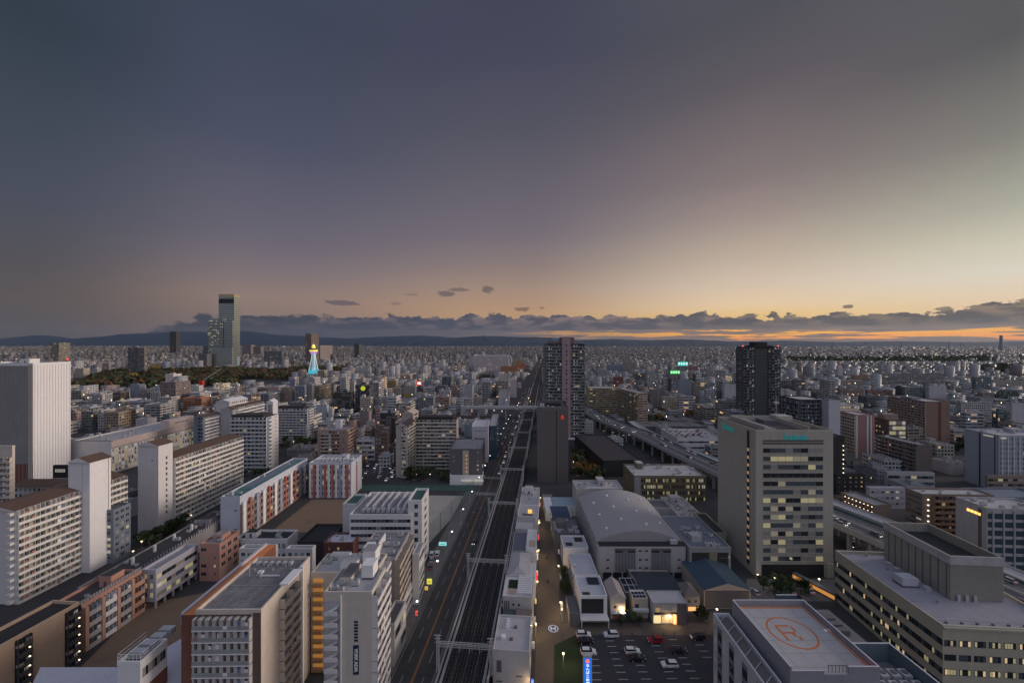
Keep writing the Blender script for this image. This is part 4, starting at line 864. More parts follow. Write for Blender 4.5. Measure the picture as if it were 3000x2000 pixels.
# plant terrace right of the helipad
BG = mat('dull blue grey screen', (.12, .155, .19), .55)
b = Bld('plant_terrace', 'lower roof terrace with blue grey screens and machines beside the helipad', 'building', 2582, 2800, 2450, 1990, Y=82, wall=HWm, roof=mat('terrace floor', (.15, .15, .16)), H=22., D=33, parapet=0)
W_, D_, H_ = b.W, b.D, b.H
q = MB().box(-W_/2, W_/2-9, D_/2-.4, D_/2, H_, H_+4.5, BG, HWl)
q.poly([(W_/2-9, D_/2, H_+4.5), (W_/2-9.4, D_/2, H_+4.5), (W_/2-9.4, -2, H_+4.5), (W_/2-9, -2, H_+4.5)], HWl)
q.box(W_/2-9.4, W_/2-9, -2, D_/2-.4, H_, H_+4.5, BG, HWl)
q.build('screen_wall', b.root)
q = MB().box(W_/2-9.4, W_/2, -2.4, -2, H_, H_+4.5, BG, HWl).box(W_/2-.4, W_/2, -D_/2, -2.4, H_, H_+4.5, BG, HWl); q.build('screen_wall', b.root)
for k in range(5): MB().box(W_/2-9.6, W_/2-9.4, k*3-1, k*3-.7, H_, H_+4.4, M_dgrey).build('screen_post', b.root)
MB().box(-W_/2+2, -W_/2+7.2, -2, 4, H_, H_+3.2, M_grey2).build('plant_house', b.root)
q = MB().tube((-W_/2+2.6, 2, H_+4.), (-W_/2+5.8, 2, H_+4.), .8, M_wht2, n=12); q.box(-W_/2+3, -W_/2+3.3, 1.6, 2.4, H_+3.2, H_+3.8, M_steel).box(-W_/2+5, -W_/2+5.3, 1.6, 2.4, H_+3.2, H_+3.8, M_steel); q.build('duct', b.root)
for k in range(10):
    x = -W_/2+3+(k % 5)*2.6; y = -8-(k//5)*3.2
    MB().box(x-.9, x+.9, y-1.1, y+1.1, H_+.4, H_+2.2, M_unit).tube((x, y, H_+2.2), (x, y, H_+2.35), .65, M_dgrey, n=10).build('cooling_unit', b.root)
MB().box(-W_/2+.6, -W_/2+1.8, -8, -6.6, H_, H_+3, mat('blue control box', (.05, .15, .6), emit=.1)).build('control_box', b.root)
for k in range(3): MB().box(-W_/2+8, -W_/2+13, 6+k*2.4, 7.6+k*2.4, H_, H_+1.4, M_dgrey).build('duct_run', b.root)
# arched roof hall
b = Bld('sports_hall', 'large hall with shallow arched grey roof and ribbed dark panels', 'hall', 1756, 2009, 1695, 1600, 1692, wall=mat('hall pale wall', (.44, .42, .41)), roof=M_dgrey, parapet=0)
W_, D_, H_ = b.W, b.D, b.H; q = MB(); n = 24; rise = 4.4; AR = mat('arched roof sheet', (.33, .315, .325), .7, var=.1)
z = lambda x: H_+.6+rise*(1-(x/(W_/2))**2)
xs2 = [-W_/2-.3+(W_+.6)*k/n for k in range(n+1)]
yf = -D_/2+3.6
for a, c in zip(xs2, xs2[1:]): q.poly([(a, yf, z(a)), (c, yf, z(c)), (c, D_/2, z(c)), (a, D_/2, z(a))], AR); q.poly([(a, yf, H_), (c, yf, H_), (c, yf, z(c)), (a, yf, z(a))], AR); q.poly([(c, D_/2, H_), (a, D_/2, H_), (a, D_/2, z(a)), (c, D_/2, z(c))], AR)
q.build('arched_roof', b.root)
for i in range(4):
    for j in range(3):
        x = (-13, -5, 5, 13)[i]; y = -D_/2+10+j*14+(i % 2)*5; MB().tube((x, y, z(x)), (x, y, z(x)+.7), .6, M_wht2, n=8).build('roof_vent', b.root)
MB().box(-W_/2+.2, W_/2-.2, -D_/2+.2, -D_/2+3.5, H_+.02, H_+.4, M_dk).build('gutter_deck', b.root)
for a, c in ((-.32*W_, -.08*W_), (.10*W_, .33*W_)):
    b.panel('ribbed_panel', 'F', a, c, 2.8, H_-.8, M_dgrey, .05)
    for k in range(14): u = a+(c-a)*(k+.5)/14; b.panel('rib', 'F', u-.16, u+.16, 2.8, H_-1.8, M_grey, .25)
    b.panel('dark_slot', 'F', a+.2, a+3.4, H_-2.4, H_-1.8, M_dk, .3); b.panel('dark_slot', 'F', c-3.4, c-.2, H_-2.4, H_-1.8, M_dk, .3)
for u in (-14.9, 1.2-2.2, 2.9-1.2, 15.6):
    for z_ in (3.9, 7.4, 11.2):
        if abs(u) < 5 or z_ < 9: b.window('F', u, z_, 1.2, .7, 'dark')
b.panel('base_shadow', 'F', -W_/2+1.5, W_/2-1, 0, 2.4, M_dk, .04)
for k in range(9): b.put('post', MB().box(-.25, .25, -.5, -.05, 0, 2.6, M_grey2).mesh('post'), 'F', -W_/2+1+k*(W_-2)/8, 0)
for k in range(12): b.panel('buttress', 'L', -D_/2+1+k*(D_-2)/11-.4, -D_/2+1+k*(D_-2)/11+.4, 0, H_, M_grey2, .7)
MB().box(W_/2-6, W_/2-3, -D_/2+1, -D_/2+2.6, H_+.4, H_+2, M_unit).build('rooftop_unit', b.root)
b.done()
b = Bld('annex', 'flat white annex joined to the back of the arched hall', 'annex', 1688, 1825, 1680, 1438, Y=226, wall=mat('hall pale wall', (.44, .42, .41)), roof=M_grey2, H=15.6, D=14); b.roofkit(10, True)
b = Bld('office_block', 'olive brown office with ribbed lit facade behind the arched hall', 'office', 1858, 2068, 1826, 1397, 1472, vp=1500, wall=mat('olive brown cladding', (.20, .17, .115)), roof=M_grey2)
b.ribs('F', 42, mat('olive rib', (.24, .20, .12)), 0, b.H-.3, .22, .35); b.band('F', 4, 40, z0=.2, hf=.5, lit=.35, cur=.1); b.roofkit(16, True)
b.panel('grey_corner', 'F', -b.W/2, -b.W/2+4, 0, b.H, M_grey, .45)
b = Bld('office_block', 'small flat office with three lit stairwell windows beside the arched hall', 'office', 2020, 2141, 1983, 1608, 1700, wall=mat('blue grey trim wall', (.30, .30, .31)), roof=mat('blue grey roof', (.16, .17, .21)), D=30)
W_ = b.W
b.panel('glazing_or_shade', 'F', -W_/2+1, -.4, .5, b.H-1.4, mat('dark olive glazing', (.05, .05, .045), .3), .06); b.panel('glazing_or_shade', 'F', 3., W_/2-1, .5, b.H-1.4, mat('dark olive glazing', (.05, .05, .045), .3), .06)
b.panel('stair_strip', 'F', -.3, 2.9, .5, b.H-1., mat('olive strip', (.26, .23, .16)), .1)
for j in range(3): b.window('F', 1.3, 2.6+j*3.4, 1.5, 1.1, 'yel')
for k in range(6): b.window('F', 4+k*.8, 9.6, .55, .7, 'yel'); 
for k in range(4): b.window('F', 5+k*.9, 2.8, .4, .8, 'yel')
MB().box(-5, -.5, -9, -5, b.H, b.H+2.6, M_grey2).build('stair_head', b.root); b.roofkit(14, False)
for k in range(6): MB().box(-5.5+k*1.3, -4.6+k*1.3, -4, -2.6, b.H, b.H+1.5, M_unit).build('air_unit', b.root)
b.done()
b = Bld('low_building', 'long low roof with a row of white machines behind the small flat office', 'low building', 1990, 2060, 1965, 1512, Y=205, wall=M_grey2, roof=M_grey, D=26, H=9); b.roofkit(22, True)
b = Bld('low_building', 'white box shed with a dark door behind the arched hall', 'low building', 1915, 1975, 1905, 1482, Y=215, wall=M_grey2, roof=M_dgrey, D=12, H=9); b.panel('door', 'F', 2, 4, 1, 5, M_dk)
b = Bld('parking_ramp', 'roofless concrete ramp structure against the left flank of the tall office tower', 'building', 2090, 2128, 2032, 1560, Y=185, vp=1540, wall=mat('olive concrete', (.28, .26, .21)), roof=M_dk, H=10)
# dark slab tower and the pink striped tower
DB = mat('dark brown metal cladding', (.15, .138, .132), .5, var=.06)
b = Bld('office_tower', 'dark brown windowless slab tower with a small red emblem beside the railway', 'tower', 1574, 1665, 1650, 1201, 1412, vp=1585, wall=DB, roof=M_dgrey, D=34, parapet=2.2)
b.ribs('F', 22, mat('dark brown rib', (.165, .15, .142)), .5, b.H-.2, .12, .14); b.panel('groove', 'F', b.W*.12-.25, b.W*.12+.25, 0, b.H, M_dk, .2)
q = MB().prism([(-.9, 0), (0, -.5), (.9, 0), (.55, .9), (0, 1.4), (-.55, .9)], 0, .2, mat('red emblem', (.5, .03, .02), emit=.35, ecol=(1, .08, .04), var=0)); me = q.mesh('emblem'); o = b.put('emblem', me, 'F', b.W*.12+4.3, b.H-5., .3); o.rotation_euler = (R(90), 0, 0); o.scale = (1.3, 1.3, 1)
b.panel('emblem_bar', 'F', b.W*.12+2.9, b.W*.12+5.8, b.H-6.4, b.H-6.0, mat('red emblem', (.5, .03, .02)), .3)
MB().box(-b.W/2+2, -b.W/2+5.2, -b.D/2+6, -b.D/2+9, b.H, b.H+3.5, M_unit).build('white_box', b.root); MB().box(-8, 7, 2, 12, b.H, b.H+2, M_dk).build('plant_deck', b.root); b.roofkit(8, False)
# pink stripe tower (chamfered plan)
GT = mat('grey green balcony glass', (.19, .21, .20), .35, var=.2); PK = mat('pink tile stripe', (.38, .26, .27))
xt, yt_ = G(1650, 1300); b = Bld('apartment_tower', 'tall dark apartment tower with a full height pink central stripe', 'apartment tower', 1600, 1712, 1585, 1008, 1300, vp=1540, wall=mat('dark tower wall', (.06, .062, .06)), roof=M_dgrey, H=99, D=30)
b.balc('F', 32, 8, -b.W/2, -3.6, m=GT, lit=.035, dep=1.5, cur=.3); b.balc('F', 32, 6, 5.2, b.W/2, m=GT, lit=.035, dep=1.5, cur=.3); b.balc('L', 32, 5, m=GT, lit=.04, dep=1.5)
b.panel('pink_stripe', 'F', -3.4, 5., 0, b.H+7.5, PK, 3.); b.panel('white_edge', 'F', -.9, -.5, 0, b.H+7, M_grey2, 3.2); b.panel('white_edge', 'F', 2.2, 2.6, 0, b.H+7, M_grey2, 3.2)
for j in range(32): b.put('slot_window', MB().box(-.9, .9, -3.15, -3.01, 0, 1.2, M_glass if j % 3 else M_glass2).mesh('slot_window'), 'F', .9, 1.4+j*3.1)
MB().box(-5, 9, -b.D/2+.2, -b.D/2+10, b.H, b.H+7.4, mat('pink brown crown', (.20, .14, .14))).build('crown', b.root); MB().box(-b.W/2+3, -4, -b.D/2+2, 8, b.H, b.H+3, mat('pink brown crown', (.20, .14, .14))).build('roof_block', b.root); b.done()
b = Bld('shop_building', 'low podium with orange lit entrance at the foot of the pink striped tower', 'shop', 1655, 1745, 1650, 1290, Y=376, wall=M_dgrey, roof=M_grey2, H=7, D=12); b.panel('entrance', 'F', 0, 3.4, .2, 4, mat('orange lit entrance', (.6, .25, .05), emit=2.2, ecol=(1, .42, .08), var=0), .1)
b = Bld('exhibition_hall', 'big flat black roofed hall between the park trees and the expressway', 'hall', 1768, 1878, 1690, 1348, Y=293, wall=M_dk, roof=mat('black sheet roof', (.045, .042, .045), .6, var=.1), H=12, vp=1382, D=82, parapet=.6)
# right dark tower
b = Bld('apartment_tower', 'tall black apartment tower with balcony grid and rooftop block on the right', 'apartment tower', 2175, 2284, 2160, 1017, Y=420, wall=mat('black tower wall', (.04, .043, .045)), roof=M_dk, H=96)
GB = mat('black balcony glass', (.10, .115, .12), .3, var=.2)
b.balc('F', 31, 4, -b.W/2, -b.W*.18, m=GB, lit=.03, dep=1.5, cur=.15); b.balc('F', 31, 4, b.W*.18, b.W/2, m=GB, lit=.03, dep=1.5, cur=.15); b.balc('L', 31, 4, m=GB, dep=1.5, lit=.02, cur=.1)
b.panel('glass_centre', 'F', -b.W*.17, b.W*.17, 0, b.H-1, mat('smoky centre glazing', (.09, .10, .10), .2, var=.3, scale=.12), .6)
for j in range(31): b.panel('floor_line', 'F', -b.W*.17, b.W*.17, 1+j*3.05, 1.5+j*3.05, M_dk, .7)
MB().box(-6, 6, -6, 6, b.H, b.H+5.5, M_dk).box(-9, 11, -7, 8, b.H, b.H+2, M_dk).build('rooftop_block', b.root)
for x in (-b.W/2+1, -8, 9, b.W/2-1): MB().box(x-.4, x+.4, -b.D/2+.4, -b.D/2+1.2, b.H+.9, b.H+1.8, M_red).build('beacon', b.root)
b.done()
# beige slab complex
BE = mat('yellow beige tile', (.36, .30, .20)); BE2 = mat('pinkish beige tile', (.44, .33, .28))
b = Bld('apartment_slab', 'yellow beige apartment slab with vertical bays left of the stepped beige wing', 'apartment block', 1727, 1812, 1718, 1138, Y=540, wall=BE, roof=M_grey2); b.balc('F', 14, 9, m=BE, lit=.05, dep=1.2); b.done()
b = Bld('apartment_slab', 'beige apartment wing stepping towards the expressway with pink end wall', 'apartment block', 1870, 1896, 1812, 1150, Y=470, vp=1250, wall=BE2, roof=M_grey2, H=40); b.balc('F', 14, 2, m=BE2, lit=.03); b.balc('L', 14, 10, m=BE, lit=.04, dep=1.2); b.done()
# blocks at right middle
b = Bld('apartment_slab', 'black apartment slab with thin white balcony lines behind the tall office tower', 'apartment block', 2343, 2427, 2284, 1170, Y=330, vp=1520, wall=M_dk, roof=M_grey2, H=52); b.balc('F', 17, 6, m=mat('slate balcony line', (.16, .17, .19)), dep=1.2, lit=.01, cur=0, ph=.2); b.balc('L', 17, 5, m=mat('slate balcony line', (.16, .17, .19)), dep=1.2, lit=.01, cur=0, ph=.2); b.done()
b = Bld('office_block', 'plain white slab end next to the orange lit gallery block', 'office', 2428, 2462, 2427, 1172, Y=322, wall=M_lav, roof=M_grey2, H=52, D=14)
b = Bld('apartment_block', 'small gallery block glowing orange behind the white slab end', 'apartment block', 2458, 2512, 2456, 1172, Y=380, wall=M_cream, roof=M_grey2, H=40, D=12); b.grid('F', 6, 11, lit=.75, ww=.62, wh=.5, cur=0); b.done()
PB = mat('muted pink tile', (.34, .20, .18))
b = Bld('apartment_block', 'pink ended apartment block with white ribs right of the tall office tower', 'apartment block', 2508, 2563, 2454, 1217, 1342, vp=1560, wall=PB, roof=M_grey2)
b.balc('L', 13, 7, m=mat('tan parapet', (.46, .40, .34)), dep=1.3, lit=.01); b.panel('white_rib', 'F', -b.W/2+.1, -b.W/2+1, 0, b.H, M_wht2, .3); b.panel('white_rib', 'F', 1, 2, 0, b.H, M_wht2, .6); b.panel('white_rib', 'F', 4, 4.8, 0, b.H, M_wht2, .6); b.done()
b = Bld('office_block', 'dark brown office with a bright yellow lit glass front', 'office', 2602, 2656, 2563, 1232, Y=345, vp=1520, wall=mat('dark brown office', (.11, .085, .075)), roof=M_roof, H=32); b.band('F', 7, 5, -b.W/2+1, b.W/2-1, lit=.75, hf=.7); b.grid('L', 4, 7, lit=.35, ww=.4, wh=.35); MB().box(-7, 5, -2, 5, b.H, b.H+5, mat('pale brown penthouse', (.26, .21, .19))).build('penthouse', b.root); b.done()
BS = mat('brown tile slab', (.23, .155, .125))
b = Bld('apartment_slab', 'large brown apartment slab with striped balconies and red groove in its end wall', 'apartment block', 2714, 2783, 2602, 1178, 1300, vp=1480, wall=BS, roof=M_grey2); b.balc('L', 16, 11, m=mat('light brown parapet', (.36, .28, .24)), dep=1.3, lit=.02); b.panel('red_groove', 'F', 0, 3, 0, b.H, mat('dark red groove', (.14, .05, .04)), .1); b.grid('F', 1, 16, 8, 10, ww=.5, wh=.3, lit=0); MB().box(-9, 0, -3, 9, b.H, b.H+2.4, M_bluegrey).build('roof_deck', b.root); b.done()
b = Bld('apartment_slab', 'dark taupe long balcony block in front of the brown slab with red groove', 'apartment block', 2690, 2732, 2566, 1306, 1398, vp=1430, wall=mat('dark taupe tile', (.15, .125, .115)), roof=M_roof); b.balc('L', 8, 12, m=mat('dark taupe parapet', (.20, .165, .15)), dep=1.4, lit=.02, cur=.05); b.roofkit(8, False); b.done()
BW = mat('cool blue white tower', (.36, .40, .46))
b = Bld('hotel_tower', 'blue white hotel tower with ribbed front and lit crown at the right edge', 'hotel', 2926, 3080, 2826, 1278, 1440, vp=1560, wall=BW, roof=M_grey2)
b.ribs('F', 9, M_wht, 0, b.H, .7, .6); b.grid('F', 18, 11, lit=.03, ww=.4, wh=.4); b.panel('dark_groove', 'L', -1.2, -.3, 0, b.H, M_dk, .1); b.panel('dark_groove', 'L', 8, 8.5, 0, b.H, M_dk, .1); b.panel('lit_crown', 'L', 1.5, 7.4, b.H-1.4, b.H-.4, M_lampw if False else M_white, .2); b.panel('lit_crown', 'F', -b.W/2+1, -b.W/2+4, b.H-1.6, b.H-.6, M_white, .8)
for k in range(6): b.panel('red_letter', 'F', 6+k*1.5, 7+k*1.5, b.H-6, b.H-4.8, mat('red sign glow', (.6, .05, .03), emit=.9, ecol=(1, .1, .05), var=0), .75)
b.roofkit(9, True); b.done()
b = Bld('apartment_block', 'brown balcony block with pale roof and a column of amber lamps', 'apartment block', 2702, 2912, 2652, 1451, 1566, vp=1545, wall=mat('brown grey tile', (.24, .19, .165)), roof=M_grey2)
b.balc('F', 7, 9, -b.W/2+5, b.W/2, m=mat('brown parapet', (.28, .17, .11)), dep=1.4, lit=.04, cur=.1); b.band('L', 7, 3, hf=.3, lit=.1)
for j in range(7): b.put('stair_lamp', MB().box(-.3, .3, -.6, -.3, 0, .5, M_lamp).mesh('stair_lamp'), 'F', -b.W/2+2.6, 1.5+j*2.8)
b.roofkit(4, False); b.done()
b = Bld('office_block', 'white ended office with blue green glass front and small orange sign', 'office', 2892, 3080, 2800, 1492, Y=172, vp=1582, wall=M_grey2, roof=M_grey2, H=27)
for j in range(7): b.panel('glass_band', 'F', -b.W/2+.3, b.W/2, 1+j*3.7, 3.4+j*3.7, mat('blue green glass', (.04, .07, .09), .15, var=0), .1)
b.ribs('F', 6, M_grey2, 0, b.H, .5, .5); b.panel('dark_slot', 'L', 3, 4.4, 1, b.H-.5, M_dgrey, .1)
for k in range(4): b.panel('orange_letter', 'L', -b.D/2+5+k*1.5, -b.D/2+6.1+k*1.5, b.H-3.6, b.H-2.5, mat('orange sign glow', (.8, .3, .05), emit=2., ecol=(1, .5, .12), var=0), .2)
b.roofkit(9, False)
b = Bld('office_block', 'black cube shaped office with white roof plant right of the tall office tower', 'office', 2449, 2534, 2440, 1392, 1448, wall=M_dk, roof=M_grey2); b.grid('F', 5, 4, lit=.2, ww=.3, wh=.3); b.roofkit(7, False); b.done()
b = Bld('apartment_slab', 'low brown corridor block with amber lamps behind the elevated expressway', 'apartment block', 2562, 2612, 2462, 1484, 1540, vp=1300, wall=mat('grey brown tile', (.19, .155, .13)), roof=M_roof)
for i in range(8):
    for j in range(4): b.put('gallery_lamp', MB().box(-.2, .2, -.35, -.1, 0, .35, M_lamp).mesh('gallery_lamp'), 'L', -b.D/2+3+i*b.D/9, 1.5+j*2.8)
b.balc('L', 4, 9, m=mat('brown parapet', (.28, .17, .11)), lit=.02); b.done()
b = Bld('office_block', 'white low works with lit windows behind the brown corridor block', 'office', 2548, 2652, 2538, 1432, 1490, wall=M_lav, roof=M_grey2); b.grid('F', 7, 3, lit=.2, wh=.3); b.roofkit(10, True); b.done()
b = Bld('parking_deck', 'white parking deck with rooftop machines in front of the dark taupe block', 'parking deck', 2600, 2738, 2590, 1386, 1428, vp=1560, wall=M_grey2, roof=M_grey2); b.roofkit(30, False); b.band('F', 2, 8, lit=.05)
b = Bld('low_building', 'low tan building with blue grey roof at the right edge', 'low building', 2893, 3070, 2886, 1392, 1455, wall=mat('dull tan brick', (.24, .19, .16)), roof=mat('blue grey roof', (.16, .17, .21)), H=13); b.band('F', 2, 12, z0=6, lit=.05)
b = Bld('low_building', 'blue glass roofed hall at the right edge behind the white ended office', 'low building', 2900, 3080, 2896, 1440, Y=215, wall=M_bluegrey, roof=M_bluegrey, H=15, D=14)
b = Bld('apartment_block', 'black narrow block with a column of white lamps at the office tower right side', 'apartment block', 2442, 2474, 2441, 1282, Y=262, wall=M_dk, roof=M_dgrey, D=12)
for j in range(11): b.put('stair_lamp', MB().box(-.25, .25, -.5, -.2, 0, .5, M_lamp).mesh('stair_lamp'), 'F', b.W/2-1., 1.5+j*3)
# beige slabs / landmark far buildings are listed in the far table below
# =================================================================== LETTERING
def text_part(b, txt, face, u, z, size, m, out=.12, depth=.08, vertical=False, name='lettering', sx=1.):
    cu = bpy.data.curves.new('txt', 'FONT'); cu.body = '\n'.join(txt) if vertical else txt
    cu.size = size; cu.extrude = depth; cu.align_x = 'CENTER'; cu.align_y = 'CENTER'; cu.space_line = 1.15 if vertical else .85; cu.offset = 0 if vertical else .03*size
    tmp = bpy.data.objects.new('txt', cu); COL.objects.link(tmp)
    bpy.context.view_layer.update()
    me = bpy.data.meshes.new_from_object(tmp.evaluated_get(bpy.context.evaluated_depsgraph_get()))
    bpy.data.objects.remove(tmp); bpy.data.curves.remove(cu); me.materials.clear(); me.materials.append(m)
    o = b.put(name, me, face, u, z, out) if isinstance(b, Bld) else link(name, me, b, (u, -out, z))
    o.rotation_euler = (R(90), 0, o.rotation_euler.z); o.scale = (sx, 1, 1); return o
text_part(KUB, 'Kubota', 'F', .4, KUB.H-2.0, 3.3, M_kub, .1, name='lettering')
text_part(KUB, 'Kubota', 'L', 0, KUB.H-2.4, 3.4, M_kub, .1, name='lettering').location.y = 6.
text_part(SIGN_M, 'YORK ADIA', 'F', 2.1, SIGN_M.H-16.8, 1.15, M_wht2, .16, name='lettering').rotation_euler = (R(90), R(90), 0)
SIGN_M.panel('sign_panel', 'F', 1.35, 2.85, SIGN_M.H-20.6, SIGN_M.H-13.0, mat('navy sign panel', (.02, .035, .09), .4, var=0), .1)
for k in range(7): SIGN_M.panel('letter', 'F', 1.6, 2.6, SIGN_M.H-12+k*.8, SIGN_M.H-11.5+k*.8, mat('navy sign panel', (.02, .035, .09)), .1)
hb, hx, hy = HEL
q = MB()
for x0, x1, y0, y1 in ((-2.9, .8, 2.0, 2.6), (-2.9, -2.3, -2.6, 2.0), (-2.3, .8, -.4, .2), (.8, 1.4, .2, 2.0), (-.2, .5, -1.4, -.4), (.5, 1.2, -2.6, -1.4)):
    q.box(hx+x0, hx+x1, hy+y0, hy+y1, hb.H+.010, hb.H+.016, OP)
o = q.build('painted_letter', hb.root); 
# =================================================================== SHOPS ROW AND HOUSES
def bld_at(name, label, cat, frame, a0, a1, t0, t1, h, wall, roof, parapet=.5):
    b = Bld.__new__(Bld); b.W, b.D, b.H = a1-a0, t1-t0, h; b.nwin = 0; b.rest = MB(); b.wall = wall; b.rmat = roof; b.th = TH if frame else 0.
    c = U((a0+a1)/2, (t0+t1)/2) if frame else ((a0+a1)/2, (t0+t1)/2, 0)
    b.cx, b.cy = c[0], c[1]; b.root = empty(name, (c[0], c[1], 0), -b.th, label, cat); FOOT.append((c[0], c[1], b.W/2, b.D/2, -b.th))
    w, d = b.W/2, b.D/2; MB().box(-w, w, -d, d, 0, h, wall, roof).build('wall', b.root)
    if parapet:
        m = MB(); pt = .25
        m.box(-w-.04, w+.04, -d-.04, -d+pt, h, h+parapet, wall).box(-w-.04, w+.04, d-pt, d+.04, h, h+parapet, wall).box(-w-.04, -w+pt, -d+pt, d-pt, h, h+parapet, wall).box(w-pt, w+.04, -d+pt, d-pt, h, h+parapet, wall); m.build('parapet', b.root)
    return b
b = bld_at('school_block', 'long low dark roofed school range with white roof fence posts', 'school', 0, -163, -150, 147, 214, 8, M_grey, M_darkroof, .6)
q = MB()
q.box(b.W/2-.2, b.W/2-.12, -b.D/2, b.D/2, b.H+.7, b.H+.8, M_grey2)
for k in range(46): q.box(b.W/2-.25, b.W/2-.1, -b.D/2+k*b.D/46, -b.D/2+k*b.D/46+.5, b.H+.6, b.H+2.0, M_grey2)
q.build('roof_fence', b.root)
for k in range(6): MB().box(-2, -1.2, -b.D/2+6+k*10, -b.D/2+6.8+k*10, b.H, b.H+2.8, M_wht2).build('flue', b.root)
b.roofkit(12, True)
b = bld_at('low_building', 'blue grey low block with amber lit windows between the two gabled slabs', 'low building', 0, -196, -181, 178, 186, 24, M_bluegrey, M_dgrey, .6); b.grid('F', 3, 8, lit=.25, ww=.6); b.grid('R', 3, 8, lit=.1); b.done()
WR = mat('pale roof coating', (.40, .39, .41), .7, var=.15)
b = bld_at('shop_building', 'nearest white flat roofed shop beside the railway, with skylight hatches', 'shop', 1, -15.2, -4.7, 111.5, 126, 12, mat('soft white wall', (.50, .48, .47)), WR)
b.panel('door', 'F', -4.2, -2.8, 6, 9.4, M_dgrey); b.panel('slot', 'F', 1.4, 3.2, 5, 5.4, M_dgrey); b.panel('slot', 'F', -4.2, -2.6, 3.2, 3.6, M_dgrey); b.grid('R', 5, 3, lit=.2); b.done()
for i in range(4): MB().box(-2.4, -1.6, 1.6+i*1.1, 2.1+i*1.1, b.H, b.H+.7, M_wht2).build('skylight', b.root)
MB().box(-3.4, -2.2, -3, -1.6, b.H, b.H+.9, M_wht2).build('skylight', b.root); MB().box(-.9, .1, -3, -2.1, b.H, b.H+.4, M_dgrey).build('hatch', b.root); MB().box(0, 1, 2, 2.9, b.H, b.H+.4, M_dgrey).build('hatch', b.root)
b = bld_at('shop_building', 'low brown and slate roofed shed between two white shops by the railway', 'shop', 1, -15, -4.8, 126.6, 137.6, 6.4, M_wht, mat('slate roof', (.07, .08, .09)), 0); MB().box(-.5, 5.1, -5.4, 5.4, b.H, b.H+.5, mat('dull brown roof', (.17, .14, .13))).build('roof', b.root); b.grid('R', 4, 1, lit=.3)
b = bld_at('shop_building', 'white shop with porthole windows and striped rooftop pergola', 'shop', 1, -15.4, -4.6, 138.4, 151, 10, mat('soft white wall', (.50, .48, .47)), M_wht)
for k in range(10): MB().box(0, 4.6, -5+k*1.1, -4.6+k*1.1, b.H+.9, b.H+1.3, M_wht2).build('pergola_slat', b.root)
MB().box(-.2, 0, -5.2, 5.6, b.H, b.H+1.2, M_wht2).box(4.6, 4.8, -5.2, 5.6, b.H, b.H+1.2, M_wht2).build('pergola_frame', b.root)
MB().box(-4, -.6, -1, 4, b.H+.01, b.H+.2, M_grass).build('roof_lawn', b.root); MB().box(-4, -1, -4.5, -1.3, b.H+.01, b.H+.12, M_tan).build('roof_deck', b.root)
for u in (-4.8, -4.1, -3.4): b.panel('slot_window', 'F', u, u+.35, b.H-4, b.H-1.2, M_dk)
for u in (-1.6, .4): MB().tube((u, -b.D/2-.02, b.H-2.4), (u, -b.D/2-.1, b.H-2.4), .4, M_dk, n=14).build('porthole', b.root)
b.grid('R', 4, 2, z1=7, lit=.3)
b = bld_at('shop_building', 'shop with big pale hipped roof halfway up the row', 'shop', 1, -15.2, -6.6, 153, 172, 8, M_wht, WR, 0); b.hip(WR, 2.6, .3); b.panel('slot', 'F', -.6, .6, 6.6, 6.9, M_dk); b.grid('R', 5, 2, lit=.4)
b = bld_at('shop_building', 'small white roofed kiosk on the street side of the hipped shop', 'shop', 1, -6.4, -4.2, 153, 166, 7, M_wht2, M_wht, .2); b.grid('R', 5, 2, lit=.5)
b = bld_at('shop_building', 'slate grey roofed shop with white stair court', 'shop', 1, -15.3, -9, 173, 191, 8, M_grey2, mat('slate roof sheet', (.13, .14, .17)), .2)
b = bld_at('shop_building', 'white walled shop with brown roof court facing the brown street', 'shop', 1, -8.8, -4.4, 173, 191, 9, M_wht2, M_wht, .6); MB().box(-1, 1.6, -6, -1, b.H, b.H+.3, M_tan).build('roof_court', b.root); b.grid('R', 5, 3, lit=.4)
b = bld_at('shop_building', 'grey double roofed shop below the amber skylight', 'shop', 1, -15.2, -5.6, 192.5, 207, 8, M_grey2, M_grey, .2); MB().box(-4.8, 4, -7, 0, b.H+.2, b.H+.8, M_grey2).build('roof', b.root); b.grid('R', 5, 2, lit=.4)
b = bld_at('shop_building', 'white shop with glowing amber skylight', 'shop', 1, -15.2, -4.2, 208, 223, 8, M_wht2, WR, .3); MB().box(-.2, 2., -3, -1, b.H, b.H+1.3, mat('amber skylight', (.7, .45, .1), emit=.9, ecol=(1, .6, .12), var=0)).build('skylight', b.root); MB().box(-3, 2.6, -6.4, -3.4, b.H+.05, b.H+.12, M_dgrey).build('dark_roof', b.root); b.grid('R', 5, 2, lit=.5)
b = bld_at('shop_building', 'farthest white shop in the row next to the cross road', 'shop', 1, -15.2, -4.2, 224, 252, 7.5, M_wht, WR, .3); b.roofkit(5, True); b.grid('R', 8, 2, lit=.4)
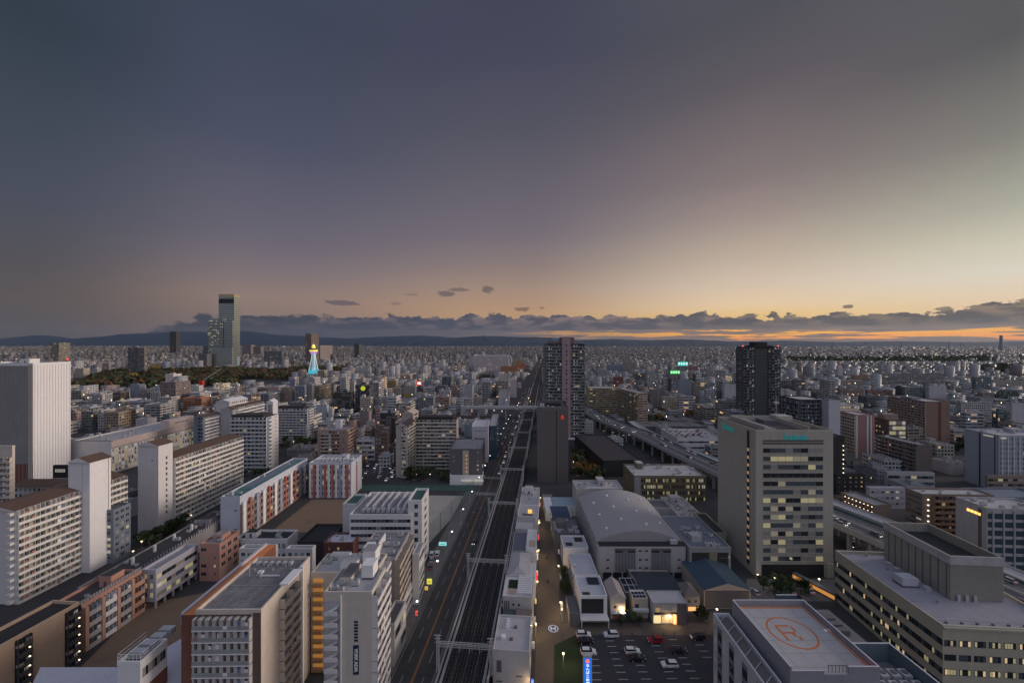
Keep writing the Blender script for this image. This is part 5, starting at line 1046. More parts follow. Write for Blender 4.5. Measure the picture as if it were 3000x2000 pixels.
# right row
b = bld_at('shop_building', 'white metal roofed shed at the far end of the street', 'shop', 0, 19, 23.6, 221, 240, 6, M_wht2, M_wht2, 0); b.grid('L', 5, 1, lit=.4)
b = bld_at('shop_building', 'pale blue roofed shed at the far end of the street', 'shop', 0, 24, 37, 227, 240, 6, M_wht, mat('pale blue roof', (.28, .36, .42)), 0)
b = bld_at('shop_building', 'navy roofed shop left of the arched hall', 'shop', 0, 21.4, 32, 210, 226, 6.5, M_wht, mat('navy roof', (.05, .07, .12)), .2); b.grid('L', 5, 2, lit=.2)
b = bld_at('shop_building', 'dark grey roofed shop with open roof terrace left of the arched hall', 'shop', 0, 20.6, 33.4, 190, 208, 7, M_dgrey, M_dgrey, .8); MB().box(-6, -1, -4, 5, b.H, b.H+.6, M_grey).build('roof', b.root); b.roofkit(6, True); b.grid('L', 5, 2, lit=.3)
b = bld_at('shop_building', 'white shop with two dark rooftop skylights beside the arched hall', 'shop', 0, 23, 34, 174.6, 186, 8.6, M_wht2, WR)
MB().box(-4, -1, -3, -.4, b.H, b.H+.2, M_dk).build('skylight', b.root); MB().box(.6, 4.2, .6, 4.4, b.H, b.H+.2, M_dk).build('skylight', b.root); b.grid('L', 4, 2, lit=.2)
b = bld_at('shop_building', 'white shop with stepped roof edge, second behind the solar roofed corner shop', 'shop', 0, 24.6, 34, 155.5, 171, 8, M_wht, mat('cool white roof', (.40, .41, .46), .7)); MB().box(-4.2, -2.6, -2, -.4, b.H, b.H+.7, M_steel).box(-3.6, -3.2, -1.4, -1, b.H+.7, b.H+1, M_white).build('roof_lamp_box', b.root); b.grid('L', 4, 2, lit=.2)
b = bld_at('shop_building', 'corner shop with solar panels on a white roof and dark glazed front', 'shop', 0, 24.4, 34.2, 140.8, 153, 9, M_wht2, mat('cool white roof', (.40, .41, .46), .7), .6)
for k in range(4): MB().box(-.6, 3.8, 1+k*1.1, 1.9+k*1.1, b.H+.3, b.H+.4, M_sol).box(-.4, -.2, 1+k*1.1, 1.9+k*1.1, b.H, b.H+.3, M_steel).build('solar_panel', b.root)
b.panel('glazing', 'F', -4.4, 3.6, 3.2, 8.4, M_dk, .1); MB().box(-3.6, -1., -5, -3.4, b.H+.01, b.H+.15, M_dk).build('hatch', b.root); b.panel('glazing', 'F', -4.4, 4.4, .2, 2.6, M_dgrey, .1); b.put('porch', MB().box(-5, 5, -3, -.05, 2.5, 2.8, M_wht).box(-4.9, -4.6, -3, -2.8, 0, 2.5, M_wht).box(4.6, 4.9, -3, -2.8, 0, 2.5, M_wht).mesh('porch'), 'F', 0, 0)
b = bld_at('shop_building', 'low dark shed in the yard left of the solar roofed corner shop', 'shop', 0, 20.4, 24, 139, 149, 4, M_dgrey, M_dgrey, .3)
b = bld_at('house', 'cream gabled house with small awning facing the car park plaza', 'house', 0, 35.8, 41.2, 142.4, 152, 7.6, M_cream, M_beige, 0); b.gable(mat('pinkish beige roof', (.34, .29, .27)), 2.2, over=.25); b.window('F', -1, 4, .9, .9, 'dark'); b.put('awning', MB().box(-2.7, 2.7, -1.6, -.05, 2.8, 3., mat('pale blue roof', (.28, .36, .42))).mesh('awning'), 'F', 0, 0); b.panel('shopfront', 'F', -2, 2, .1, 2.5, mat('salmon shutter', (.4, .16, .12)), .08); b.done()
b = bld_at('house', 'narrow house with three steps of solar panels and a small balcony', 'house', 0, 44.2, 49.6, 142.8, 148, 7, M_beige, M_wht2, .2)
for k in range(2):
    for i in range(4): MB().box(-2.4+i*1.2, -1.4+i*1.2, -2+k*2, -.6+k*2, b.H+.2, b.H+.3, M_sol).build('solar_panel', b.root)
b.window('F', -1.4, 3.6, 1.4, 1.6, 'dark'); b.put('balcony', MB().box(-2.7, 2.7, -1.2, -.05, 2.9, 3.8, M_wht).mesh('balcony'), 'F', 0, 0)
b = bld_at('house', 'low house with a white framed solar rack behind the narrow house', 'house', 0, 43, 49.8, 148.5, 158, 5.6, M_dgrey, M_sol, 0); q = MB()
for k in range(4): q.box(-3.4+k*2.2, -3.3+k*2.2, -4.6, 4.6, b.H+.1, b.H+.25, M_wht2)
for k in range(3): q.box(-3.4, 3.4, -4.6+k*4.5, -4.5+k*4.5, b.H+.1, b.H+.25, M_wht2)
q.build('solar_rack', b.root)
b = bld_at('restaurant', 'brightly lit restaurant with white flat roof facing the plaza', 'restaurant', 0, 50.4, 62.4, 140, 147, 7.2, M_grey2, WR, .3)
b.window('F', -4.4, 4.2, 1.5, 1.5, 'warm'); b.panel('glazing', 'F', -2.2, 1, 4.4, 5.4, M_glass2); b.panel('dark_gap', 'F', -5.6, 3, 3.3, 4.1, M_dk)
LF = mat('lit shopfront', (.7, .6, .35), emit=.8, ecol=(1, .78, .36), var=0)
b.panel('lit_shopfront', 'F', -5.8, -3.2, .3, 3., LF, .1); b.panel('lit_shopfront', 'F', -2.9, 1, .3, 2.6, mat('dim lit shopfront', (.5, .4, .25), emit=.45, ecol=(1, .7, .35), var=0), .1); b.panel('orange_column', 'F', 1.3, 2.1, .2, 3.4, mat('orange light column', (.9, .3, .1), emit=3, ecol=(1, .32, .1), var=0), .5); b.panel('dark_wing', 'F', 2.6, 6, 0, b.H, M_dgrey, .3); b.done()
b = bld_at('house', 'wide dark solar roofed building behind the lit restaurant', 'house', 0, 48.6, 64, 148, 162, 6, M_beige, M_sol, .25); b.gable(mat('dark ribbed roof', (.03, .04, .055), .4), 1.6, 'x', .2)
b = bld_at('house', 'little cream house with grey hipped roof beside the blue roofed building', 'house', 0, 64.5, 70, 146, 154, 6, M_beige, M_grey, 0); b.hip(mat('grey brown tile roof', (.16, .14, .13)), 2.2, .3); b.window('F', -1.2, 3.6, .7, .9, 'dark'); b.window('F', 1.2, 3.6, .7, .9, 'dark'); b.panel('lit_shopfront', 'F', -1.6, 2.2, .6, 2., mat('orange glow front', (.8, .35, .1), emit=1.2, ecol=(1, .45, .15), var=0), .1); b.done()
b = bld_at('hall', 'blue roofed building with tan end wall between the restaurant and the office tower', 'hall', 0, 72.5, 90, 148, 168, 7, M_beige, M_blue, 0); b.gable(mat('deep blue roof sheet', (.045, .075, .105), .5), 2.6, 'y', .3); b.panel('glazing_or_shade', 'F', -b.W/2+.4, b.W/2-.4, .2, 6.8, M_dgrey, .1); b.grid('F', 6, 1, z0=3.6, z1=6.6, lit=.5, ww=.3, wh=.3); b.done()  # dark front panel paints in the shade on the end wall
b = bld_at('canopy', 'grey canopy roof projecting in front of the arched hall', 'canopy', 0, 49, 56, 157, 170, 4, M_dgrey, M_roof, .1)
# plaza, lawn, car park
def sheet(name, pts, z, m): q = MB(); q.poly([(x, y, z) for x, y in pts], m); return struct(name, q)
sheet('plaza', [U(5.5, 133)[:2], (96, 133), (96, 141), U(5.5, 141)[:2]], .011, M_street)
sheet('car_park', [(21.5, 134.6), (88, 134.6), (88, 60), (21.5, 60)], .016, mat('car park asphalt', (.040, .041, .047), .8, var=.25, scale=.15))
sheet('lawn', [G(1690, 1857), G(1708, 1910), G(1712, 2060), G(1620, 2060), G(1624, 1888)], .03, M_grass)
P = [(385, 283), (475, 470), (490, 568), (500, 675), (515, 783), (715, 188), (745, 273), (780, 368), (812, 465), (848, 565), (885, 668), (922, 778), (1020, 182), (1055, 272), (1180, 560), (1222, 662), (1267, 772), (1420, 263), (1465, 355), (1515, 450), (1615, 660), (1665, 765), (1680, 168), (1728, 260), (1830, 447), (1890, 545), (1950, 648), (2010, 760), (2090, 250), (2150, 345), (2200, 438)]
q = MB()
for x, y in P:
    X, Y = G(1650+x/5.227, 1840+y/5.227); q.poly([(X-1.45, Y-.12, .022), (X+1.45, Y-.12, .022), (X+1.45, Y+.12, .022), (X-1.45, Y+.12, .022)], M_line)
struct('parking_marking', q)
X, Y = G(1621, 1840); lg = empty('floor_logo', (X, Y, 0), 0, 'round pale blue logo lit on the brown paving where street and plaza meet', 'floor logo')
LM = mat('projected logo light', (.4, .5, .7), emit=.22, ecol=(.6, .75, 1.), var=0); q = MB()
for k in range(32):
    a, c = 2*math.pi*k/32, 2*math.pi*(k+1)/32
    q.poly([(1.5*math.cos(a), 1.5*math.sin(a), .03), (1.8*math.cos(a), 1.8*math.sin(a), .03), (1.8*math.cos(c), 1.8*math.sin(c), .03), (1.5*math.cos(c), 1.5*math.sin(c), .03)], LM)
q.build('ring', lg); MB().box(-1, -.5, -.9, .9, .024, .03, LM).build('mark', lg); MB().box(.4, .9, -.9, .9, .024, .03, LM).build('mark', lg); MB().box(-.4, .3, -.25, .25, .024, .03, LM).build('mark', lg)
# blue pylon sign
X, Y, zt = (1721-CX)*104/F, 104., HC-(1918-HY)*104/F
ps = empty('pylon_sign', (X, Y, 0), 0, 'tall blue lit pylon sign with white vertical Japanese lettering', 'sign')
BL = mat('blue light box', (.02, .12, .6), .4, .55, (.03, .25, 1.), var=0)
MB().box(-1.2, 1.2, -.3, .3, zt-9.5, zt, M_steel).build('frame', ps); MB().box(-1.0, 1.0, -.36, -.3, zt-9.2, zt-.5, BL).build('panel', ps); MB().box(-.3, .3, -.2, .2, 0, zt-9.5, M_dgrey).build('post', ps)
MB().tube((0, -.36, zt-1.3), (0, -.42, zt-1.3), .5, mat('red logo light', (.8, .1, .1), emit=1.2, ecol=(1, .15, .12), var=0), n=16).build('round_logo', ps); MB().box(-.3, .3, -.46, -.42, zt-1.4, zt-1.2, M_white).build('logo_bar', ps)
tx = text_part(ps, 'なんばこめ横', 'F', 0, zt-4.8, .82, mat('white sign letters', (.9, .95, 1), emit=1.3, ecol=(.8, .9, 1), var=0), .38, .02, True, sx=1.25)
# =================================================================== EXPRESSWAY
EP = [(60, 1400), (84, 900), (95, 640), (101.6, 507), (112, 440), (127, 385), (137, 317), (146, 270), (160, 215), (170, 178), (178, 141), (184, 100), (186, 60)]
def spline(P, n=10):
    out = []
    for i in range(1, len(P)-2):
        for k in range(n):
            t_ = k/n; a, b_, c, d = [np.array(P[i+j-1], float) for j in range(4)]
            out.append(.5*((2*b_)+(-a+c)*t_+(2*a-5*b_+4*c-d)*t_**2+(-a+3*b_-3*c+d)*t_**3))
    return [tuple(o) for o in out]
ES = spline(EP, 8)
def sweep(P, o0, o1, z0, z1, m, q):
    n = len(P); L = []
    for i in range(n):
        a, c = P[max(0, i-1)], P[min(n-1, i+1)]; d = Vector((c[0]-a[0], c[1]-a[1])).normalized(); nn = Vector((d.y, -d.x))
        L.append(((P[i][0]+nn.x*o0, P[i][1]+nn.y*o0), (P[i][0]+nn.x*o1, P[i][1]+nn.y*o1)))
    for (a, c), (d, e) in zip(L, L[1:]):
        q.poly([(*a, z1), (*c, z1), (*e, z1), (*d, z1)], m); q.poly([(*a, z0), (*d, z0), (*e, z0), (*c, z0)], m)
        q.poly([(*a, z0), (*a, z1), (*d, z1), (*d, z0)], m); q.poly([(*c, z0), (*e, z0), (*e, z1), (*c, z1)], m)
    return q
ex = empty('elevated_expressway', (0, 0, 0), 0, 'curving elevated expressway on tall pillars sweeping right behind the tall office tower', 'expressway')
EM = mat('expressway asphalt', (.12, .12, .125), .85)
sweep(ES, -9, 9, 10.6, 12, M_grey, MB()).build('deck', ex); sweep(ES, -8.6, 8.6, 12.004, 12.03, EM, MB()).build('carriageway', ex)
for s in (-9.3, 9.): sweep(ES, s, s+.3, 10.2, 13.1, M_green if s < 0 else M_grey2, MB()).build('barrier', ex)
sweep(ES, -.2, .2, 12.03, 12.9, M_steel, MB()).build('median_rail', ex)
for o_ in (-4.6, 4.6):
    q = MB()
    for i in range(0, len(ES)-1): sweep([ES[i], tuple(np.array(ES[i])*.5+np.array(ES[i+1])*.5)], o_-.1, o_+.1, 12.035, 12.04, M_line, q)
    q.build('lane_marking', ex)
for i in range(2, len(ES)-1, 2):
    x, y = ES[i]; 
    if y < 700: MB().box(x-7.5, x-6.3, y-.8, y+.8, 0, 10.2, M_grey2).box(x+6.3, x+7.5, y-.8, y+.8, 0, 10.2, M_grey2).box(x-8.4, x+8.4, y-.9, y+.9, 9.6, 10.6, M_grey2).build('pier', ex)
def roadpoly(P, o0, o1, z, m, name):
    n = len(P); q = MB(); L = []
    for i in range(n):
        a, c = P[max(0, i-1)], P[min(n-1, i+1)]; d = Vector((c[0]-a[0], c[1]-a[1])).normalized(); nn = Vector((d.y, -d.x))
        L.append(((P[i][0]+nn.x*o0, P[i][1]+nn.y*o0, z), (P[i][0]+nn.x*o1, P[i][1]+nn.y*o1, z)))
    for (a, c), (d, e) in zip(L, L[1:]): q.poly([a, c, e, d], m)
    return struct(name, q)
roadpoly(ES, -18, 16, .03, M_ash, 'road')
# second ramp
RP = [(150, 560), (140, 460), (140, 400), (150, 340), (163, 290), (178, 240), (192, 190), (200, 140), (202, 90)]; RS = spline(RP, 7)
rp = empty('ramp_bridge', (0, 0, 0), 0, 'narrower elevated ramp running parallel on the far side of the expressway', 'ramp')
sweep(RS, -4, 4, 8, 9, M_grey2, MB()).build('deck', rp); sweep(RS, -4.3, -4, 7.8, 10, M_grey2, MB()).build('barrier', rp); sweep(RS, 4, 4.3, 7.8, 10, M_grey2, MB()).build('barrier', rp)
for i in range(1, len(RS)-1, 4): x, y = RS[i]; MB().box(x-1, x+1, y-.8, y+.8, 0, 8, M_grey2).build('pier', rp)
# cross viaduct
cv_ = empty('cross_viaduct', (0, 520, 0), 0, 'pale straight viaduct crossing high over the railway and the main road', 'viaduct')
MB().box(-62, 62, -6, 6, 14.2, 15.6, M_grey2).build('deck', cv_)
for s in (-6.3, 6.): MB().box(-62, 62, s, s+.3, 14, 17, M_grey2).build('barrier', cv_)
for x in (-58, -44, -8, 34, 58): MB().box(x-.8, x+.8, -4, 4, 0, 14.2, M_grey2).build('pier', cv_)
# =================================================================== LANDMARKS
GG = mat('reflective tower glass', (.40, .44, .40), .2, metal=.55, var=.25, scale=.02)
GD = mat('dark tower glass', (.20, .22, .22), .2, metal=.7, var=.2, scale=.03)
def glass_levels(name, w, d, h, z0, b, x, y, fh=8.):
    q = MB().box(x-w/2, x+w/2, y-d/2, y+d/2, z0, z0+h, GG); q.build(name, b)
    q = MB()
    for k in range(int(h/fh)): q.box(x-w/2-.25, x+w/2+.25, y-d/2-.25, y+d/2+.25, z0+k*fh, z0+k*fh+2.4, GD)
    q.build('floor_band', b)
k1 = 1560/F; cx1 = (652-CX)*k1
ha = empty('skyscraper', (cx1, 1590, 0), 0, 'tallest skyscraper of stepped glass blocks standing above the hills on the left', 'skyscraper')
glass_levels('upper_block', 62, 34, 297-30, 30, ha, 0, 8, 9); glass_levels('middle_block', 60, 24, 198, 0, ha, -23, -26, 6); glass_levels('east_block', 34, 26, 190, 0, ha, 26, -22, 7)
MB().box(-30, 52, -50, -40, 0, 84, GG).build('lower_block', ha); MB().box(-70, -54, -40, -10, 0, 92, GD).build('west_block', ha); MB().box(-52, -20, -85, -60, 0, 60, M_dgrey).build('podium', ha)
MB().box(-31.4, 31.4, -9.4, 25.4, 288, 299, mat('golden crown glass', (.5, .42, .25), .2, metal=.6, var=0)).build('crown', ha); MB().box(-30, 30, -9.9, -9.4, 262, 280, M_dk).build('louvre_band', ha)
lq = random.Random(12)
for k in range(44):
    x, z = -52+lq.randrange(15)*4, 60+lq.randrange(22)*6; wd_ = lq.choice((3, 3, 5, 8)); y = -38.6 if x < 6 else -35.6
    MB().box(x, min(x+wd_, 40), y, y+.3, z+3, z+5.2, E('tower office light', (1, .9, .62), .3)).build('lit_window', ha)
# lattice tower lit cyan and white
X = (918.7-CX)*1125/F; ob = empty('lattice_tower', (X, 1125, 0), 0, 'lattice observation tower glowing white and cyan with golden top', 'tower')
CY = mat('cyan tower light', (.1, .5, .6), emit=.38, ecol=(.12, .75, .95), var=0); WH = mat('white tower light', (.6, .7, .7), emit=.42, ecol=(.7, .9, 1), var=0); YL = mat('gold tower light', (.7, .6, .1), emit=.6, ecol=(1, .85, .15), var=0); PU = mat('violet tower light', (.3, .1, .4), emit=.7, ecol=(.6, .25, .8), var=0)
def wd(z): return 10.5*(1-z/72)**1.5+3.2
for sx in (-1, 1):
    for sy in (-1, 1):
        q = MB()
        for k in range(9): z0, z1 = k*8., (k+1)*8.; q.tube((sx*wd(z0), sy*wd(z0), z0), (sx*wd(z1), sy*wd(z1), z1), .9, CY if k < 3 else WH, n=5)
        q.build('leg', ob)
q = MB()
for k in range(9):
    z0, z1 = k*8., (k+1)*8.; a, c = wd(z0), wd(z1); m_ = CY if k < 4 else M_steel
    for s in (-1, 1):
        q.bar((-a, s*a, z0), (c, s*c, z1), .7, m_).bar((a, s*a, z0), (-c, s*c, z1), .7, m_).bar((s*a, -a, z0), (s*c, c, z1), .7, m_).bar((-a, s*a, z0), (a, s*a, z0), .7, m_)
q.box(-3.4, 3.4, -3.4, 3.4, 4, 72, mat('pale lit shaft', (.3, .45, .5), emit=.35, ecol=(.6, .9, 1), var=0)).build('bracing', ob); MB().box(-wd(20), wd(20), -wd(20), wd(20), 16, 22, CY).build('lower_deck', ob); MB().box(-13, 13, -10, 10, -.1, 7, mat('red gold base lights', (.5, .2, .1), emit=.8, ecol=(1, .45, .2), var=0)).build('base', ob)
def octa(r): return [(r*math.cos(R(22.5+45*k)), r*math.sin(R(22.5+45*k))) for k in range(8)]
MB().prism(octa(9), 72, 77, PU).prism(octa(11), 77.02, 82, YL).prism(octa(7), 82.02, 86, M_dk).prism(octa(5), 86.02, 92, YL).prism(octa(3), 92.02, 97, mat('gold cap', (.8, .7, .2), emit=.9, ecol=(1, .9, .3), var=0)).build('observation_deck', ob)
MB().tube((0, 0, 97), (0, 0, 106), .5, M_steel).build('mast', ob)
# =================================================================== BUILDINGS READ FROM THE VIEW
REG = {'a': (200, 1060, 4.704), 'b': (700, 1060, 4.704), 'c': (1150, 1030, 5.227), 'd': (1700, 1030, 4.9), 'e': (2260, 1040, 3.178), 'h': (560, 840, 5.2275), 's': (0, 0, 1)}
LG, WT, BG_, BRN, TN, PKK, DK, OR, BLG, CRM = (.36, .35, .36), (.52, .51, .50), (.42, .36, .30), (.20, .14, .11), (.33, .26, .19), (.40, .28, .25), (.06, .06, .065), (.42, .17, .09), (.22, .25, .30), (.50, .45, .37)
ROOFM = mat('generic roof', (.26, .255, .27), .9, var=.3, scale=.2)
def gmesh(w, d, h, style, ph=None, rr=None):
    q = MB(); m = FAC[style]; q.box(-w/2, w/2, -d/2, d/2, 0, h, m)
    if rr is not None and w > 5 and d > 5:
        a = rr.uniform(2, min(6, w*.5)); c = rr.uniform(2, min(6, d*.5)); x = rr.uniform(-w/2+a/2+.5, w/2-a/2-.5); y = rr.uniform(-d/2+c/2+.5, d/2-c/2-.5)
        q.box(x-a/2, x+a/2, y-c/2, y+c/2, h+.004, h+rr.uniform(1.8, 4), FAC['blank'])
        q.box(-w/2-.03, w/2+.03, -d/2-.03, -d/2+.25, h-.4, h+.8, FAC['blank']); q.box(-w/2-.03, -w/2+.25, -d/2+.26, d/2, h-.4, h+.8, FAC['blank']); q.box(w/2-.25, w/2+.03, -d/2+.26, d/2, h-.4, h+.8, FAC['blank'])
        for k in range(rr.randint(1, 5)):
            x, y = rr.uniform(-w/2+1, w/2-1), rr.uniform(-d/2+1, d/2-1); q.box(x-.6, x+.6, y-.4, y+.4, h+.004, h+1.3, M_unit)
    return q
def gen(reg, x0, x1, xs, yt, yb, style, col, label, cat='apartment block', Y=None, group=None, name=None, vp=1500):
    ox, oy, s = REG[reg]; x0, x1, yt = ox+x0/s, ox+x1/s, oy+yt/s
    if yb: yb = oy+yb/s
    xs_ = ox+xs/s if xs else None
    Y = Y or HC*F/(yb-HY); left = (x0+x1)/2 < CX; xc, xo = (x1, x0) if left else (x0, x1)
    k = Y/F; X = (xc-CX)*k; W = abs(xo-xc)*k; H = HC-(yt-HY)*k
    if xs_ is None: D = min(18, max(9, W*.7))
    else: D = Y*((xc-CX)/(xs_-CX)-1)
    D = min(max(D, 6), 140); cx = X+(-W/2 if left else W/2); cy = Y+D/2; rr = random.Random(int(x0*7+yt))
    o = gmesh(W, D, H, style, rr=rr).build(name or cat.replace(' ', '_'), None, (cx, cy, 0), col); tag(o, label, cat, group)
    FOOT.append((cx, cy, W/2, D/2, 0)); VIS.append((min(x0, x1, xs_ or x0), max(x0, x1, xs_ or x1), yt, min(yb or 9e9, HY+100*F/Y), Y)); return o, W, D, H
def signon(g, x0, x1, z0, z1, m, letters=0, lm=None):
    o, W, D, H = g; p = MB().box(x0*W, x1*W, -D/2-.6, -D/2-.2, H+z0, H+z1, m).build('sign_panel', o)
    for k in range(letters):
        a = x0*W+(x1-x0)*W*(k+.2)/letters; c = x0*W+(x1-x0)*W*(k+.8)/letters; MB().box(a, c, -D/2-.8, -D/2-.6, H+z0+(z1-z0)*.25, H+z0+(z1-z0)*.78, lm).build('letter', p)
